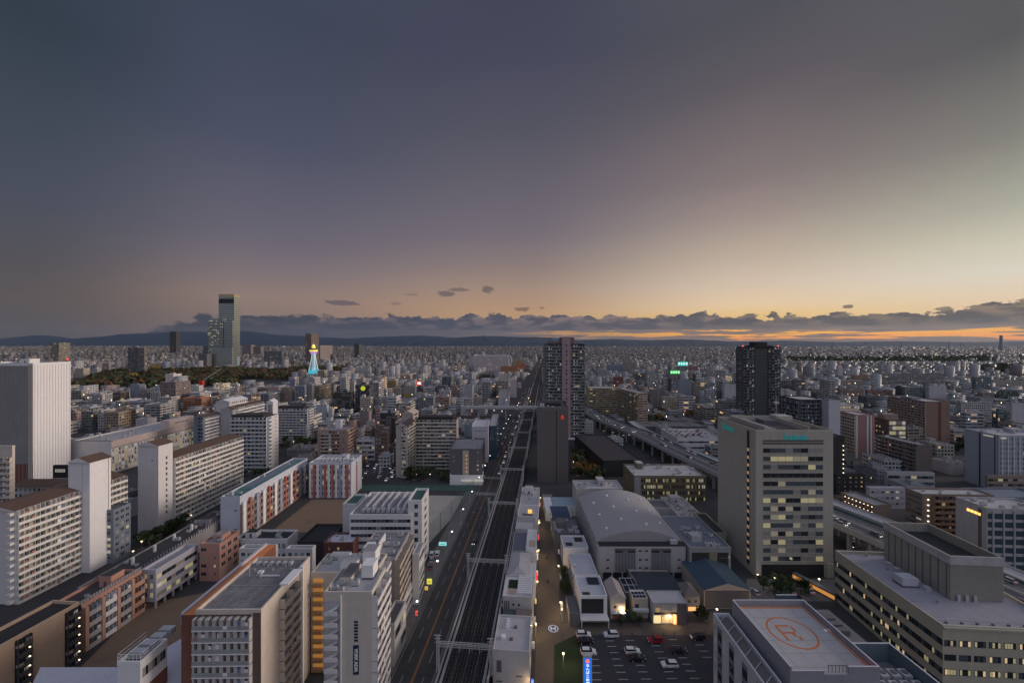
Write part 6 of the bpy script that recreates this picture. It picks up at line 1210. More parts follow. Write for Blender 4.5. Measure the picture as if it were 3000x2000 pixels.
T = [
('a', 325, 460, 610, 450, 660, 'grid', LG, 'grey white apartment block with pale end wall, right of the windowless tower'),
('a', 612, 720, 840, 425, 610, 'balc', BRN, 'dark red brown balcony block between the grey white block and the park'),
('a', 855, 980, 1060, 312, 585, 'blank', BLG, 'blue grey plain tower slab in front of the park trees'),
('a', 975, 1110, 1150, 425, 590, 'grid', (.26, .22, .21), 'dull brown low block in front of the blue grey slab'),
('a', 1128, 1250, 1262, 425, 605, 'strip', LG, 'narrow lavender grey ribbed block left of the wide brown slab'),
('a', 1262, 1480, 1685, 285, 600, 'grid', (.25, .20, .19), 'wide brown apartment slab with pale end below the yellow autumn tree'),
('a', 1580, 1830, 1980, 500, 680, 'balc', OR, 'orange brick apartment block with lit orange end'),
('a', 650, 740, 1030, 545, 690, 'balc', WT, 'long low white block with dark balcony stripes'),
('a', 1040, 1265, 1470, 592, 935, 'balc', (.38, .37, .38), 'tall grey block with white balcony side above the pale pink building'),
('a', 500, 690, 920, 700, 975, 'grid', TN, 'tan brown block with vertical bays behind the pale pink building'),
('a', 930, 1090, 1220, 795, 1005, 'blank', (.45, .43, .46), 'plain white blind walled block just above the pale pink roof'),
('a', 1995, 2130, 2235, 300, 415, 'litgrid', CRM, 'small block glowing yellow beside the red crane'),
('a', 1282, 1400, 1510, 765, 930, 'glass', (.16, .19, .18), 'green glass fronted office below the white balcony side'),
('a', 180, 340, 430, 690, 945, 'grid', (.20, .21, .19), 'mossy grey block at the windowless tower foot'),
('a', 45, 110, 178, 700, 880, 'grid', PKK, 'small pinkish block with brown roof next to the windowless tower'),
('a', 40, 180, 245, 400, 560, 'balc', (.30, .31, .27), 'greenish grey block touching the windowless tower outline'),
('a', 90, 210, 300, 90, 217, 'grid', CRM, 'cream public building with small turret at the park edge'),
('a', 330, 400, 455, 92, 168, 'grid', WT, 'little white block right of the cream public building'),
('a', 470, 560, 592, 22, 160, 'grid', (.32, .28, .27), 'pinkish grey mid rise behind the park, left of the white triangle roof'),
('a', 925, 990, 1008, 50, 165, 'blank', WT, 'white angular building at the park edge'),
('a', 2280, 2330, 2350, 310, 470, 'grid', WT, 'small white slab right of the yellow glowing block'),
('a', 1700, 1800, 1860, 330, 470, 'blank', WT, 'white low building under the red crane'),
('a', 1985, 2080, 2220, 420, 500, 'balc', (.32, .31, .28), 'grey balconied block below the yellow glowing block'),
('b', 300, 410, 590, 442, 650, 'balc', BLG, 'slate ended block with white balcony side above the gabled towers'),
('b', 45, 165, 185, 455, 600, 'blank', BLG, 'dark slate plain block left of the orange lit stair'),
('b', 168, 262, 290, 465, 610, 'litgrid', OR, 'red orange block with yellow lit stair'),
('b', 770, 905, 915, 335, 610, 'balc', (.28, .32, .42), 'blue striped mid rise below the lattice tower'),
('b', 915, 1010, 1045, 320, 600, 'strip', (.27, .26, .27), 'plain warm grey tower slab right of the blue striped mid rise'),
('b', 1050, 1110, 1300, 335, 590, 'balc', (.24, .20, .15), 'brown block with slanting terrace lines behind the grey slab'),
('b', 1345, 1420, 1612, 335, 520, 'balc', (.34, .26, .22), 'terraced brown block behind the black striped office'),
('b', 1312, 1545, 1592, 425, 705, 'balc', DK, 'black office with thin white horizontal stripes'),
('b', 1602, 1800, 1842, 325, 690, 'grid', (.07, .075, .10), 'dark navy hotel with round yellow rooftop logo'),
('b', 1668, 1815, 1850, 492, 720, 'grid', CRM, 'cream block standing before the navy hotel'),
('b', 1850, 1930, 2000, 285, 600, 'balc', (.42, .41, .43), 'slim white balconied block right of the navy hotel'),
('b', 1955, 2010, 2040, 210, 480, 'litgrid', (.45, .30, .18), 'thin orange lit block beyond the navy hotel'),
('b', 2045, 2160, 2180, 260, 420, 'grid', (.36, .26, .12), 'ochre block right of the thin orange lit block'),
('b', 1942, 2150, 2182, 715, 1110, 'balc', DK, 'black balcony block left of the tan gabled pair'),
('b', 1882, 1945, 1950, 640, 1010, 'grid', PKK, 'pinkish stair block attached left of the black balcony block'),
('b', 1642, 1800, 1806, 62, 215, 'grid', WT, 'white grid fronted hotel far beyond the navy hotel'),
('b', 1082, 1180, 1222, 118, 270, 'balc', CRM, 'cream balconied block right behind the lattice tower'),
('b', 1235, 1290, 1302, 652, 810, 'blank', WT, 'small white box by the road behind the pinkish apartment house'),
('b', 1062, 1210, 1235, 600, 800, 'blank', (.36, .39, .44), 'pale blue metal clad block left of the small white box'),
('b', 1302, 1505, 1522, 742, 860, 'glass', (.24, .28, .32), 'low glassy showroom below the black striped office'),
('b', 1665, 1790, 1830, 690, 900, 'blank', (.24, .19, .20), 'purple brown rounded block right of the low showroom'),
('b', 700, 770, 790, 240, 420, 'grid', (.30, .29, .40), 'violet tinted white block left of the blue striped mid rise'),
('b', 395, 545, 560, 352, 470, 'blank', PKK, 'pink roofed shed above the slate ended block'),
('b', 230, 390, 400, 360, 440, 'balc', (.36, .27, .23), 'low brown terrace block left of the pink roofed shed'),
('c', 1180, 1240, 1250, 75, 240, 'blank', (.38, .36, .40), 'pale stair tower on the left of the wide white slab'),
('c', 1240, 1780, 1790, 62, 350, 'grid', (.66, .58, .59), 'very wide pinkish white apartment slab in the far centre'),
('c', 1665, 1900, 1905, 222, 365, 'strip', (.42, .20, .08), 'orange ribbed block in front of the wide white slab'),
('c', 1845, 2000, 2030, 120, 300, 'strip', (.36, .27, .15), 'ochre block behind the orange ribbed block'),
('c', 1900, 2030, 2035, 182, 310, 'blank', (.40, .14, .09), 'rust red block right of the orange ribbed block'),
('c', 160, 350, 362, 542, 735, 'blank', (.27, .26, .25), 'grey block with a dull yellow panel'),
('c', 402, 625, 655, 700, 985, 'grid', (.22, .25, .26), 'grey green hotel with white side strip behind the tan slab'),
('c', 712, 880, 895, 600, 870, 'grid', (.46, .46, .50), 'white block behind the terracotta banded block'),
('c', 665, 868, 888, 702, 890, 'band', (.36, .25, .19), 'terracotta banded low block'),
('c', 1092, 1225, 1240, 522, 810, 'blank', (.33, .34, .37), 'plain slate grey mid rise'),
('c', 1368, 1505, 1515, 462, 770, 'balc', (.40, .39, .40), 'white striped mid rise with rooftop sign left of the main road'),
('c', 1592, 1778, 1800, 442, 730, 'balc', (.46, .40, .38), 'beige striped mid rise near the main road'),
('c', 1802, 1900, 1915, 442, 700, 'blank', (.38, .37, .40), 'plain grey slab touching the beige striped mid rise'),
('c', 1618, 1785, 1802, 692, 865, 'blank', (.44, .44, .49), 'bare pale shed by the high cross viaduct'),
('c', 378, 440, 465, 520, 680, 'blank', (.08, .09, .14), 'navy block under a red rooftop billboard'),
('c', 490, 600, 620, 440, 600, 'grid', (.28, .31, .38), 'bluish mid rise right of the red billboard'),
('c', 755, 900, 940, 385, 590, 'glass', (.22, .25, .28), 'dark glass office in the middle distance'),
('c', 1100, 1215, 1245, 330, 480, 'grid', (.34, .34, .38), 'grey office with a cream lit edge'),
('c', 120, 255, 370, 355, 470, 'grid', (.52, .40, .36), 'peach sunlit apartment slab'),
('c', 1365, 1500, 1660, 350, 440, 'blank', DK, 'black roofed station hall below the wide white slab'),
('c', 0, 130, 150, 560, 740, 'grid', (.40, .36, .30), 'cream shop block with bright upper lights'),
('c', 1100, 1215, 1240, 1120, 1300, 'blank', (.28, .33, .36), 'leaning blue grey metal shed left of the white leaning hall'),
('c', 1020, 1290, 1300, 985, 1090, 'band', (.14, .10, .11), 'low dark maroon shop with green sign lights'),
('d', 400, 625, 385, 182, 320, 'band', (.24, .28, .34), 'slate blue office beyond the beige slab complex'),
('d', 792, 940, 780, 312, 470, 'glass', (.20, .24, .25), 'greenish glass office on the skyline side of the beige slabs'),
('d', 485, 618, 470, 362, 500, 'grid', (.26, .10, .09), 'dark red block with white dots of light'),
('d', 1190, 1252, 1183, 382, 640, 'balc', (.34, .36, .40), 'slim striped mid rise'),
('d', 1255, 1310, 1250, 395, 640, 'blank', DK, 'thin black block beside the slim striped mid rise'),
('d', 1280, 1395, 1270, 322, 480, 'grid', (.28, .24, .21), 'brown office carrying a green neon sign'),
('d', 1398, 1600, 1390, 402, 640, 'blank', (.22, .24, .29), 'wide blind slate grey theatre block'),
('d', 1612, 1800, 1600, 442, 640, 'band', (.30, .27, .23), 'beige banded office right of the blind slate block'),
('d', 1400, 1545, 1392, 205, 330, 'grid', (.27, .26, .27), 'grey office carrying a turquoise neon sign'),
('d', 1012, 1180, 1000, 545, 790, 'strip', (.22, .20, .19), 'grey brown block with one white rib right of the beige wing'),
('d', 1802, 1950, 1795, 542, 770, 'grid', (.44, .44, .48), 'white office left of the black tower'),
('d', 1952, 2035, 1948, 572, 770, 'blank', (.12, .12, .12), 'dark stair block with a lamp on top'),
('d', 2062, 2250, 2055, 478, 790, 'blank', (.42, .42, .46), 'tall plain white block touching the black tower'),
('d', 1182, 1400, 1175, 645, 830, 'grid', (.46, .41, .34), 'cream low rise with lamps in its stair'),
('d', 1412, 1650, 1400, 645, 860, 'band', (.46, .45, .45), 'white stepped office behind the shed roofs'),
('d', 1800, 1975, 1612, 805, 1015, 'balc', (.40, .38, .36), 'pale balconied slab beside the office tower shoulder'),
('d', 1632, 1765, 1625, 325, 420, 'blank', DK, 'black block with a white upper sign'),
('d', 1810, 2080, 1800, 270, 420, 'grid', (.30, .30, .31), 'long grey block below the far plain'),
('d', 640, 800, 630, 140, 300, 'grid', (.33, .30, .28), 'light brown block in the far middle'),
('d', 1570, 1690, 1560, 205, 320, 'grid', (.34, .18, .17), 'pinkish red block right of the turquoise sign'),
('d', 2095, 2200, 2090, 345, 470, 'litgrid', (.30, .25, .18), 'brown block with a lit stair under a pale green roof'),
('e', 212, 312, 205, 232, 390, 'balc', (.16, .17, .18), 'black and white striped block'),
('e', 82, 205, 76, 240, 345, 'balc', (.10, .11, .12), 'black office right of the black tower'),
('e', 625, 860, 618, 238, 310, 'balc', (.42, .38, .34), 'white slab with dark bands in the right distance'),
('e', 640, 862, 634, 312, 420, 'grid', (.30, .22, .21), 'pinkish grey block above the orange lit gallery'),
('e', 1020, 1605, 1015, 172, 290, 'balc', (.32, .32, .33), 'extremely long grey housing slab on the right'),
('e', 1182, 1245, 1160, 300, 410, 'blank', DK, 'black sided block left of a green glass block'),
('e', 1248, 1460, 1245, 300, 420, 'balc', (.20, .26, .25), 'green grey balconied block above the brown slab'),
('e', 1468, 1632, 1462, 290, 430, 'blank', (.42, .42, .46), 'white plain block right of the green grey one'),
('e', 1898, 2050, 1890, 208, 390, 'grid', (.14, .20, .22), 'teal grey tower with lit orange edge'),
('e', 2062, 2352, 2055, 238, 320, 'strip', (.34, .32, .28), 'beige ribbed housing row at the right edge'),
('e', 2122, 2310, 2115, 332, 450, 'glass', (.07, .12, .13), 'dark green glass office at the right edge'),
('e', 1762, 2050, 1755, 442, 590, 'grid', (.40, .42, .42), 'long white office block right of the brown slab'),
('e', 1812, 1980, 1805, 542, 690, 'band', (.42, .43, .46), 'white office behind the hotel tower'),
('e', 2112, 2220, 2105, 532, 710, 'glass', (.10, .15, .15), 'dark glass block behind the hotel tower'),
('e', 2242, 2352, 2235, 452, 700, 'blank', (.42, .43, .47), 'white stepped block at the right edge'),
('e', 898, 1130, 892, 332, 410, 'grid', (.22, .12, .10), 'brown red low school like block'),
('e', 768, 900, 760, 188, 250, 'grid', (.38, .24, .15), 'orange tinted low block in the right distance'),
('e', 620, 665, 615, 108, 240, 'blank', (.46, .45, .47), 'thin white tower in the right distance'),
('e', 665, 760, 655, 925, 1095, 'grid', (.12, .12, .12), 'dark small block behind the black cube office'),
('s', 375, 404, 430, 1017, 1100, 'grid', (.12, .13, .15), 'pair of dark mid rise towers left of the slim black tower', 'tower'),
('s', 404, 422, 431, 1019, 1100, 'balc', (.24, .22, .20), 'brown grey tower attached to the dark pair', 'tower'),
('s', 148, 172, 206, 1005, 1075, 'balc', (.34, .32, .25), 'olive cream tower cluster above the windowless tower', 'tower'),
('s', 497, 516, 528, 971, 1036, 'grid', (.045, .045, .05), 'slim black tower in front of the hills', 'tower'),
('s', 895, 912, 934, 977, 1070, 'grid', (.20, .15, .13), 'brown tower directly behind the lattice tower', 'tower'),
('s', 934, 938, 984, 1012, 1062, 'grid', (.34, .28, .25), 'pinkish tower right of the brown tower', 'tower'),
('h', 780, 915, 980, 890, 1050, 'grid', (.24, .20, .20), 'grey brown tower right of the tallest skyscraper', 'tower'),
('h', 510, 670, 745, 1070, 1250, 'blank', (.24, .33, .40), 'pale blue museum block at the foot of the tallest skyscraper', 'museum'),
('h', 1115, 1390, 1400, 985, 1250, 'grid', (.17, .19, .20), 'dark hospital block with antennas between the skyscraper and the lattice tower', 'hospital'),
('s', 1038, 1052, 1064, 1008, 1052, 'blank', (.08, .085, .09), 'pair of thin dark towers far left of the main road', 'tower'),
('s', 742, 764, 773, 1015, 1046, 'grid', (.24, .19, .18), 'low brown tower left of the dark hospital block', 'tower'),
]
GB_ = {}
for row in T:
    reg, x0, x1, xs, yt, yb, stl, col, lab = row[:9]; cat = row[9] if len(row) > 9 else ('office block' if stl in ('glass', 'band') else 'apartment block')
    GB_[lab] = gen(reg, x0, x1, xs, yt, yb, stl, col, lab, cat)
signon(GB_['grey office carrying a turquoise neon sign'], -.5, .5, .5, 14, E('turquoise neon', (.05, .75, .6), .5), 4, E('white neon', (.7, 1, .95), .9))
signon(GB_['brown office carrying a green neon sign'], -.4, .8, .5, 9, E('green neon', (.05, .65, .15), .5), 4, E('lime neon', (.4, 1, .45), 1.5))
g = GB_['dark navy hotel with round yellow rooftop logo']; MB().tube((g[1]*.05, -g[2]/2-.2, g[3]-4), (g[1]*.05, -g[2]/2-.6, g[3]-4), 3.4, E('yellow round logo', (.75, .85, .05), .5), n=20).build('round_logo', g[0])
signon(GB_['navy block under a red rooftop billboard'], -.7, .7, .2, 9, E('red billboard', (.85, .06, .03), .6), 1, E('white neon', (.7, 1, .95), .9))
signon(GB_['white striped mid rise with rooftop sign left of the main road'], -.48, .48, 1, 5.5, M_wht2, 4, M_dgrey)
signon(GB_['black block with a white upper sign'], -.3, .35, -11, -1, M_wht2, 3, M_dgrey)
signon(GB_['grey block with a dull yellow panel'], -.4, .2, -24, -12, mat('dull yellow panel', (.35, .26, .05)))
# red crawler crane and sheds
X, Y = G(590, 1142); cr = empty('crane', (X, Y, 0), 0, 'red construction crane with long pale jib in front of the park', 'crane'); k = Y/F
MB().box(-4, 4, -3, 3, 8, 20, mat('crane red', (.5, .04, .03))).build('cab', cr); MB().box(-2, 2, -2, 2, 0, 8, M_dgrey).build('base', cr); q = MB(); e = (46*k, 10, 20+34*k)
for dx in (-1.1, 1.1): q.bar((dx, 0, 18), (e[0]+dx, e[1], e[2]), .5, M_steel)
for j in range(12): a = j/12; q.bar((-1.1+e[0]*a, e[1]*a, 18+(e[2]-18)*a), (1.1+e[0]*(a+1/12), e[1]*(a+1/12), 18+(e[2]-18)*(a+1/12)), .35, M_steel)
q.build('jib', cr)
# grey sawtooth sheds behind the expressway
for i, (x, y) in enumerate([(905, 1075), (1085, 1075), (1275, 1070), (1455, 1075), (1640, 1075), (1320, 985), (1560, 1000)]):
    X, Y = G(1700+x/4.9, 1030+(y+75)/4.9); w = 170/4.9*Y/F
    o = MB().prism([(0, 0), (w, 0), (w-3, 30), (-3, 30)], 0, 6, M_dgrey, mat('shed roof grey', (.13, .13, .14), .7)).box(-.4, w+.4, -.4, .2, 6, 7, M_grey).build('storage_shed', None, (X, Y, 0))
    pos = ['first shed from the expressway', 'second shed from the expressway', 'third shed from the expressway', 'fourth shed from the expressway', 'shed nearest the tall office tower', 'rear shed behind the third and fourth', 'rear shed nearest the balconied slab'][i]
    tag(o, f'low grey sloping roof, {pos}', 'shed', 'low grey sheds beside the expressway'); FOOT.append((X+w/2, Y+15, w/2+2, 17, 0))
pk = Bld('parking_deck', 'white roofed market deck crowded with parked cars left of the office tower', 'parking deck', 1985, 2110, 1953, 1284, 1322, wall=M_wht, roof=M_grey2, D=38); pk.band('F', 2, 8, lit=.05, hf=.3)
# =================================================================== TREES
lr = random.Random(3)
def crown_mesh(n, rx, rz, seed, spread=.55):
    r_ = random.Random(seed); v, f = [], []
    cl = [(r_.gauss(0, rx*.42), r_.gauss(0, rx*.42), r_.uniform(-.55, .75)*rz) for _ in range(11)]
    for i in range(n):
        c = r_.choice(cl); s = r_.uniform(.22, .5)
        d = Vector((r_.gauss(0, 1), r_.gauss(0, 1), r_.gauss(0, 1))).normalized()*r_.uniform(.5, 1)*rx*spread*.75
        p = Vector(c)+d; a = Vector((r_.gauss(0, 1), r_.gauss(0, 1), r_.gauss(0, .6))).normalized(); bb = a.orthogonal().normalized()
        k = len(v); v += [tuple(p-a*s-bb*s), tuple(p+a*s-bb*s*.6), tuple(p+a*s*.8+bb*s), tuple(p-a*s*.7+bb*s)]; f.append((k, k+1, k+2, k+3))
    return v, f
def leafmat(name, c1, c2):
    m = bpy.data.materials.new(name); m.use_nodes = True; q = NT(m.node_tree); p = q.n('ShaderNodeBsdfPrincipled'); o = q.n('ShaderNodeOutputMaterial'); q.nt.links.new(p.outputs[0], o.inputs[0])
    oi = q.n('ShaderNodeObjectInfo'); nz = q.noise(q.n('ShaderNodeTexCoord').outputs['Object'], .8, 4, .6)
    q.put(p.inputs['Base Color'], q.mix(q.m('ADD', q.m('MULTIPLY', oi.outputs['Random'], .5), q.m('MULTIPLY', nz, .5)), c1, c2)); p.inputs['Roughness'].default_value = .8; return m
LM1 = leafmat('evergreen leaves', (.03, .05, .02), (.07, .095, .03)); LM2 = leafmat('autumn leaves', (.16, .07, .02), (.26, .16, .03)); LM3 = leafmat('yellow leaves', (.30, .19, .03), (.42, .28, .04))
def tree_proto(h, r, m, seed):
    rt = empty('tree', (0, 0, 0)); v, f = crown_mesh(620, r, h*.32, seed); me = bpy.data.meshes.new('crown'); me.from_pydata(v, [], f); me.materials.append(m); link('crown', me, rt, (0, 0, h*.62))
    q = MB().tube((0, 0, 0), (.1, 0, h*.45), .22, M_bark, .14); 
    for k in range(4): a = k*1.6+seed; q.tube((.1, 0, h*.4), (math.cos(a)*r*.5, math.sin(a)*r*.5, h*.7), .1, M_bark, .04, 5)
    q.build('trunk', rt); return rt
TP = {k: [tree_proto(*a) for a in v] for k, v in {'g': [(8, 3., LM1, 1), (10, 3.6, LM1, 2)], 'o': [(8, 3., LM2, 3), (7, 2.6, LM2, 4)], 'y': [(9, 3.2, LM3, 5)]}.items()}
TL = {'g': 'dark green tree ', 'o': 'russet autumn tree ', 'y': 'yellow autumn tree '}
used = set()
def tree(kind, X, Y, s, where, group):
    i = lr.randrange(len(TP[kind])); p = TP[kind][i]
    if (kind, i) in used: p = copy_tree(p)
    used.add((kind, i)); p.location = (X, Y, 0); p.rotation_euler = (0, 0, lr.uniform(0, 6)); p.scale = (s, s, s*lr.uniform(.9, 1.15)); tag(p, TL[kind]+where, 'tree', group)
def scat(n, pts, kinds, where, group, s=(.7, 1.1)):
    for i in range(n):
        for _t in range(25):
            a, c = lr.random(), lr.random(); A, B, C_, D_ = [np.array(p) for p in pts]; P_ = (A*(1-a)+B*a)*(1-c)+(D_*(1-a)+C_*a)*c
            if not hit(P_[0], P_[1], 2, 2): break
        else: continue
        tree(lr.choice(kinds), P_[0], P_[1], lr.uniform(*s), where, group)
def hit(x, y, w, d):
    for cx, cy, hw, hd, a in FOOT:
        dx, dy = x-cx, y-cy; c, s = math.cos(-a), math.sin(-a); lx, ly = dx*c-dy*s, dx*s+dy*c
        if abs(lx) < hw+w and abs(ly) < hd+d: return True
    return False
scat(26, [G(1668, 1408), G(1770, 1408), G(1760, 1310), G(1690, 1310)], 'ggoo', 'in the lamp lit park behind the dark brown slab tower', 'trees in the park left of the black roofed hall', (.7, 1.2))
scat(16, [G(405, 1600), G(480, 1600), G(560, 1525), G(500, 1560)], 'gg', 'at the foot of the tall blank gabled tower', 'trees along the white slabs', (.6, .9))
scat(14, [G(1170, 1412), G(1310, 1412), G(1310, 1390), G(1190, 1390)], 'ggg', 'in front of the tan apartment slab', 'trees in front of the tan slab', (.6, 1.))
scat(12, [G(820, 1320), G(930, 1310), G(920, 1290), G(840, 1290)], 'gg', 'below the second blue grey balcony slab', 'trees by the lane of the blue grey slabs', (.7, 1.))
scat(10, [G(690, 1400), G(800, 1400), G(800, 1388), G(700, 1388)], 'gg', 'below the zigzag stair slab', 'trees under the zigzag stair slab', (.6, .9))
scat(14, [G(1900, 1240), G(2020, 1240), G(2030, 1215), G(1900, 1215)], 'ggoo', 'in the little park right of the beige wing', 'trees right of the beige wing', (.9, 1.5))
scat(8, [G(2790, 1330), G(2850, 1330), G(2860, 1290), G(2790, 1290)], 'gg', 'beside the brown slab with red groove', 'trees beside the brown slab', (.7, 1.))
scat(7, [U(6.5, 142)[:2], U(9.5, 142)[:2], U(9, 200)[:2], U(6.3, 200)[:2]], 'gg', 'along the right kerb of the brown shopping street', 'small trees of the shopping street', (.35, .55))
scat(6, [U(-4.2, 118)[:2], U(-3.2, 118)[:2], U(-3.2, 150)[:2], U(-4.2, 150)[:2]], 'g', 'against the shop row on the street left side', 'small trees beside the shop row', (.3, .45))
scat(8, [G(2230, 1745), G(2420, 1745), G(2420, 1712), G(2230, 1712)], 'g', 'in the forecourt below the tall office tower', 'trees in the office forecourt', (.5, .8))
scat(6, [(35, 139), (70, 139), (70, 143), (35, 143)], 'g', 'between the houses facing the plaza', 'small trees between the plaza houses', (.35, .55))
for (x, y, s) in ((455, 1085, 2.6), (462, 1086, 2.4), (448, 1087, 2.2), (388, 1113, 2.2), (396, 1114, 2.)):
    X, Y = G(x, y); tree('y', X, Y, s, 'glowing in the big park before the skyscraper', 'yellow trees in the far park')
# far park woodland
wr = random.Random(9); WV, WF, WT_ = [], [], []
def wood(px, n, rad, cols, V=None):
    A, B, C_, D_ = [np.array(G(*p)) for p in px]
    for i in range(n):
        a, c = wr.random(), wr.random(); P_ = (A*(1-a)+B*a)*(1-c)+(D_*(1-a)+C_*a)*c; r_ = wr.uniform(.6, 1.3)*rad; col = wr.choice(cols)
        if hit(P_[0], P_[1], 4, 4): continue
        for k in range(16):
            d = Vector((wr.gauss(0, 1), wr.gauss(0, 1), abs(wr.gauss(0, 1)))).normalized()*r_; p = Vector((P_[0], P_[1], r_*.8))+d; e = Vector((wr.gauss(0, 1), wr.gauss(0, 1), wr.gauss(0, 1))).normalized(); f_ = e.cross(d).normalized(); s = r_*.55
            k0 = len(WV); WV.extend([tuple(p-e*s), tuple(p+f_*s), tuple(p+e*s), tuple(p-f_*s)]); WF.append((k0, k0+1, k0+2, k0+3)); WT_.append(tuple(v*wr.uniform(.7, 1.3) for v in col))
gcol = [(.04, .05, .02), (.06, .07, .025), (.05, .045, .02), (.10, .06, .025)]
wood([(205, 1142), (700, 1128), (700, 1085), (320, 1092)], 1500, 7, gcol); wood([(560, 1105), (860, 1115), (860, 1088), (600, 1082)], 700, 6, gcol+[(.14, .07, .03)]); wood([(830, 1100), (1010, 1092), (1010, 1078), (830, 1080)], 200, 6, gcol)
wood([(2300, 1060), (2900, 1062), (2900, 1050), (2300, 1050)], 500, 9, gcol[:2]); wood([(2880, 1090), (3010, 1090), (3010, 1075), (2880, 1075)], 150, 8, gcol[:2])
me = bpy.data.meshes.new('woodland'); me.from_pydata(WV, [], WF); at = me.attributes.new('tint', 'FLOAT_COLOR', 'FACE'); at.data.foreach_set('color', np.array([(*c, 1) for c in WT_], 'f').ravel())
mw = bpy.data.materials.new('woodland leaves'); mw.use_nodes = True; q = NT(mw.node_tree); p_ = q.n('ShaderNodeBsdfPrincipled'); o = q.n('ShaderNodeOutputMaterial'); q.nt.links.new(p_.outputs[0], o.inputs[0]); a_ = q.n('ShaderNodeAttribute'); a_.attribute_name = 'tint'; q.nt.links.new(a_.outputs[0], p_.inputs[0]); p_.inputs['Roughness'].default_value = .9
me.materials.append(mw); o = link('woodland', me); tag(o, 'mass of dark autumn trees filling the large park in the left distance', 'woodland', kind='stuff')
# =================================================================== CITY FILL
cr_ = random.Random(21)
PARKS = [(np.array(G(*p)), np.array(G(*r_))) for p, r_ in (((205, 1146), (860, 1083)),)]
def inpark(X, Y):
    x = CX+X*F/Y; y = HY+100*F/Y
    if 205 < x < 860 and 1084 < y < 1150-.03*max(0, x-205) and not (x < 330 and y < 1095): return True
    if 860 <= x < 1010 and 1078 < y < 1100: return True
    return False
def near_path(X, Y, P, d):
    return any((X-a)**2+(Y-c)**2 < d*d for a, c in P)
NOFILL = [(-172, -52, 60, 268), (-60, 100, 0, 262), (20, 78, 262, 378), (-330, 330, 0, 175), (100, 200, 150, 220)]
def blocked(X, Y, u, tt, w, d):
    if -57 < u < -5 and tt < 2600: return True
    if 255 < tt < 294 and u > -230 and u < 130: return True
    if Y < 1300 and near_path(X, Y, ES, 19+w/2 if Y < 600 else 24+w): return True
    if 150 < Y < 520 and near_path(X, Y, RS, 9+w/2): return True
    for a, c, e, f in NOFILL:
        if a < X < c and e < Y < f: return True
    if abs(Y-520) < 12 and abs(X) < 66: return True
    if inpark(X, Y): return True
    return hit(X, Y, w/2+1, d/2+1)
PAL_L = [(.50, .49, .49), (.42, .40, .40), (.34, .32, .32), (.46, .40, .35), (.30, .24, .21), (.40, .30, .27), (.24, .23, .24), (.56, .53, .50), (.36, .38, .42), (.16, .15, .16), (.44, .37, .30), (.50, .49, .50)]
PAL_R = [(.38, .39, .40), (.28, .29, .31), (.20, .21, .22), (.34, .33, .31), (.24, .19, .17), (.42, .42, .43), (.14, .15, .16), (.30, .32, .34), (.26, .24, .22), (.48, .48, .48)]
TONE = {0: 'white', 1: 'light grey', 2: 'grey', 3: 'beige', 4: 'brown', 5: 'pinkish', 6: 'dark grey', 7: 'bright white', 8: 'blue grey', 9: 'blackish', 10: 'tan', 11: 'off white'}
TONER = {0: 'grey', 1: 'dull grey', 2: 'dark grey', 3: 'greyish beige', 4: 'brown', 5: 'light grey', 6: 'blackish', 7: 'slate grey', 8: 'taupe', 9: 'white'}
cand = []
for ti in range(0, 48):
    tt = 175+ti*27
    umax = int(tt*1.42/22)+1
    for ui in range(-umax, umax+1):
        if ti % 4 == 3 and cr_.random() < .8: continue
        if ui % 5 == 2 and cr_.random() < .7: continue
        u = ui*22+cr_.uniform(-3, 3); t2 = tt+cr_.uniform(-3, 3); X, Y, _ = U(u, t2)
        if Y < 170 or abs(X/Y) > 1.40: continue
        w, d = cr_.uniform(9, 19), cr_.uniform(10, 22)
        if blocked(X, Y, u, t2, w, d): continue
        if Y < 360: h = cr_.uniform(5, 10)
        else:
            h = cr_.choice((6, 8, 9, 11, 13, 17, 22))*cr_.uniform(.85, 1.2)*(1 if Y > 550 else .85)
            if X > 150: h *= .8
            if cr_.random() < .05: h = cr_.uniform(30, 44)
        xa, xb = CX+(X-w/2)*F/Y, CX+(X+w/2)*F/Y; hm_ = h
        for vx0, vx1, vt, vb, vY in VIS:
            if vY > Y+8 and xb > vx0 and xa < vx1: hm_ = min(hm_, HC-(vt+.62*(vb-vt)-HY)*Y/F)
        if 205 < xa < 870 and Y < 830: hm_ = min(hm_, HC-(1128-HY)*Y/F)
        if hm_ < 4: continue
        h = hm_
        i = cr_.randrange(12 if X < 60 else 10)
        if cr_.random() < .5: i = cr_.choice((0, 1, 7, 11) if X < 60 else (0, 1, 5, 9))
        cand.append(dict(X=X, Y=Y, w=w, d=d, h=h, i=i, L=X < 60, s=cr_.choice(('grid', 'balc', 'band', 'blank', 'grid', 'hotel', 'grid')), size=w*(h+d*.6)/Y**2))
cand.sort(key=lambda c: -c['size'])
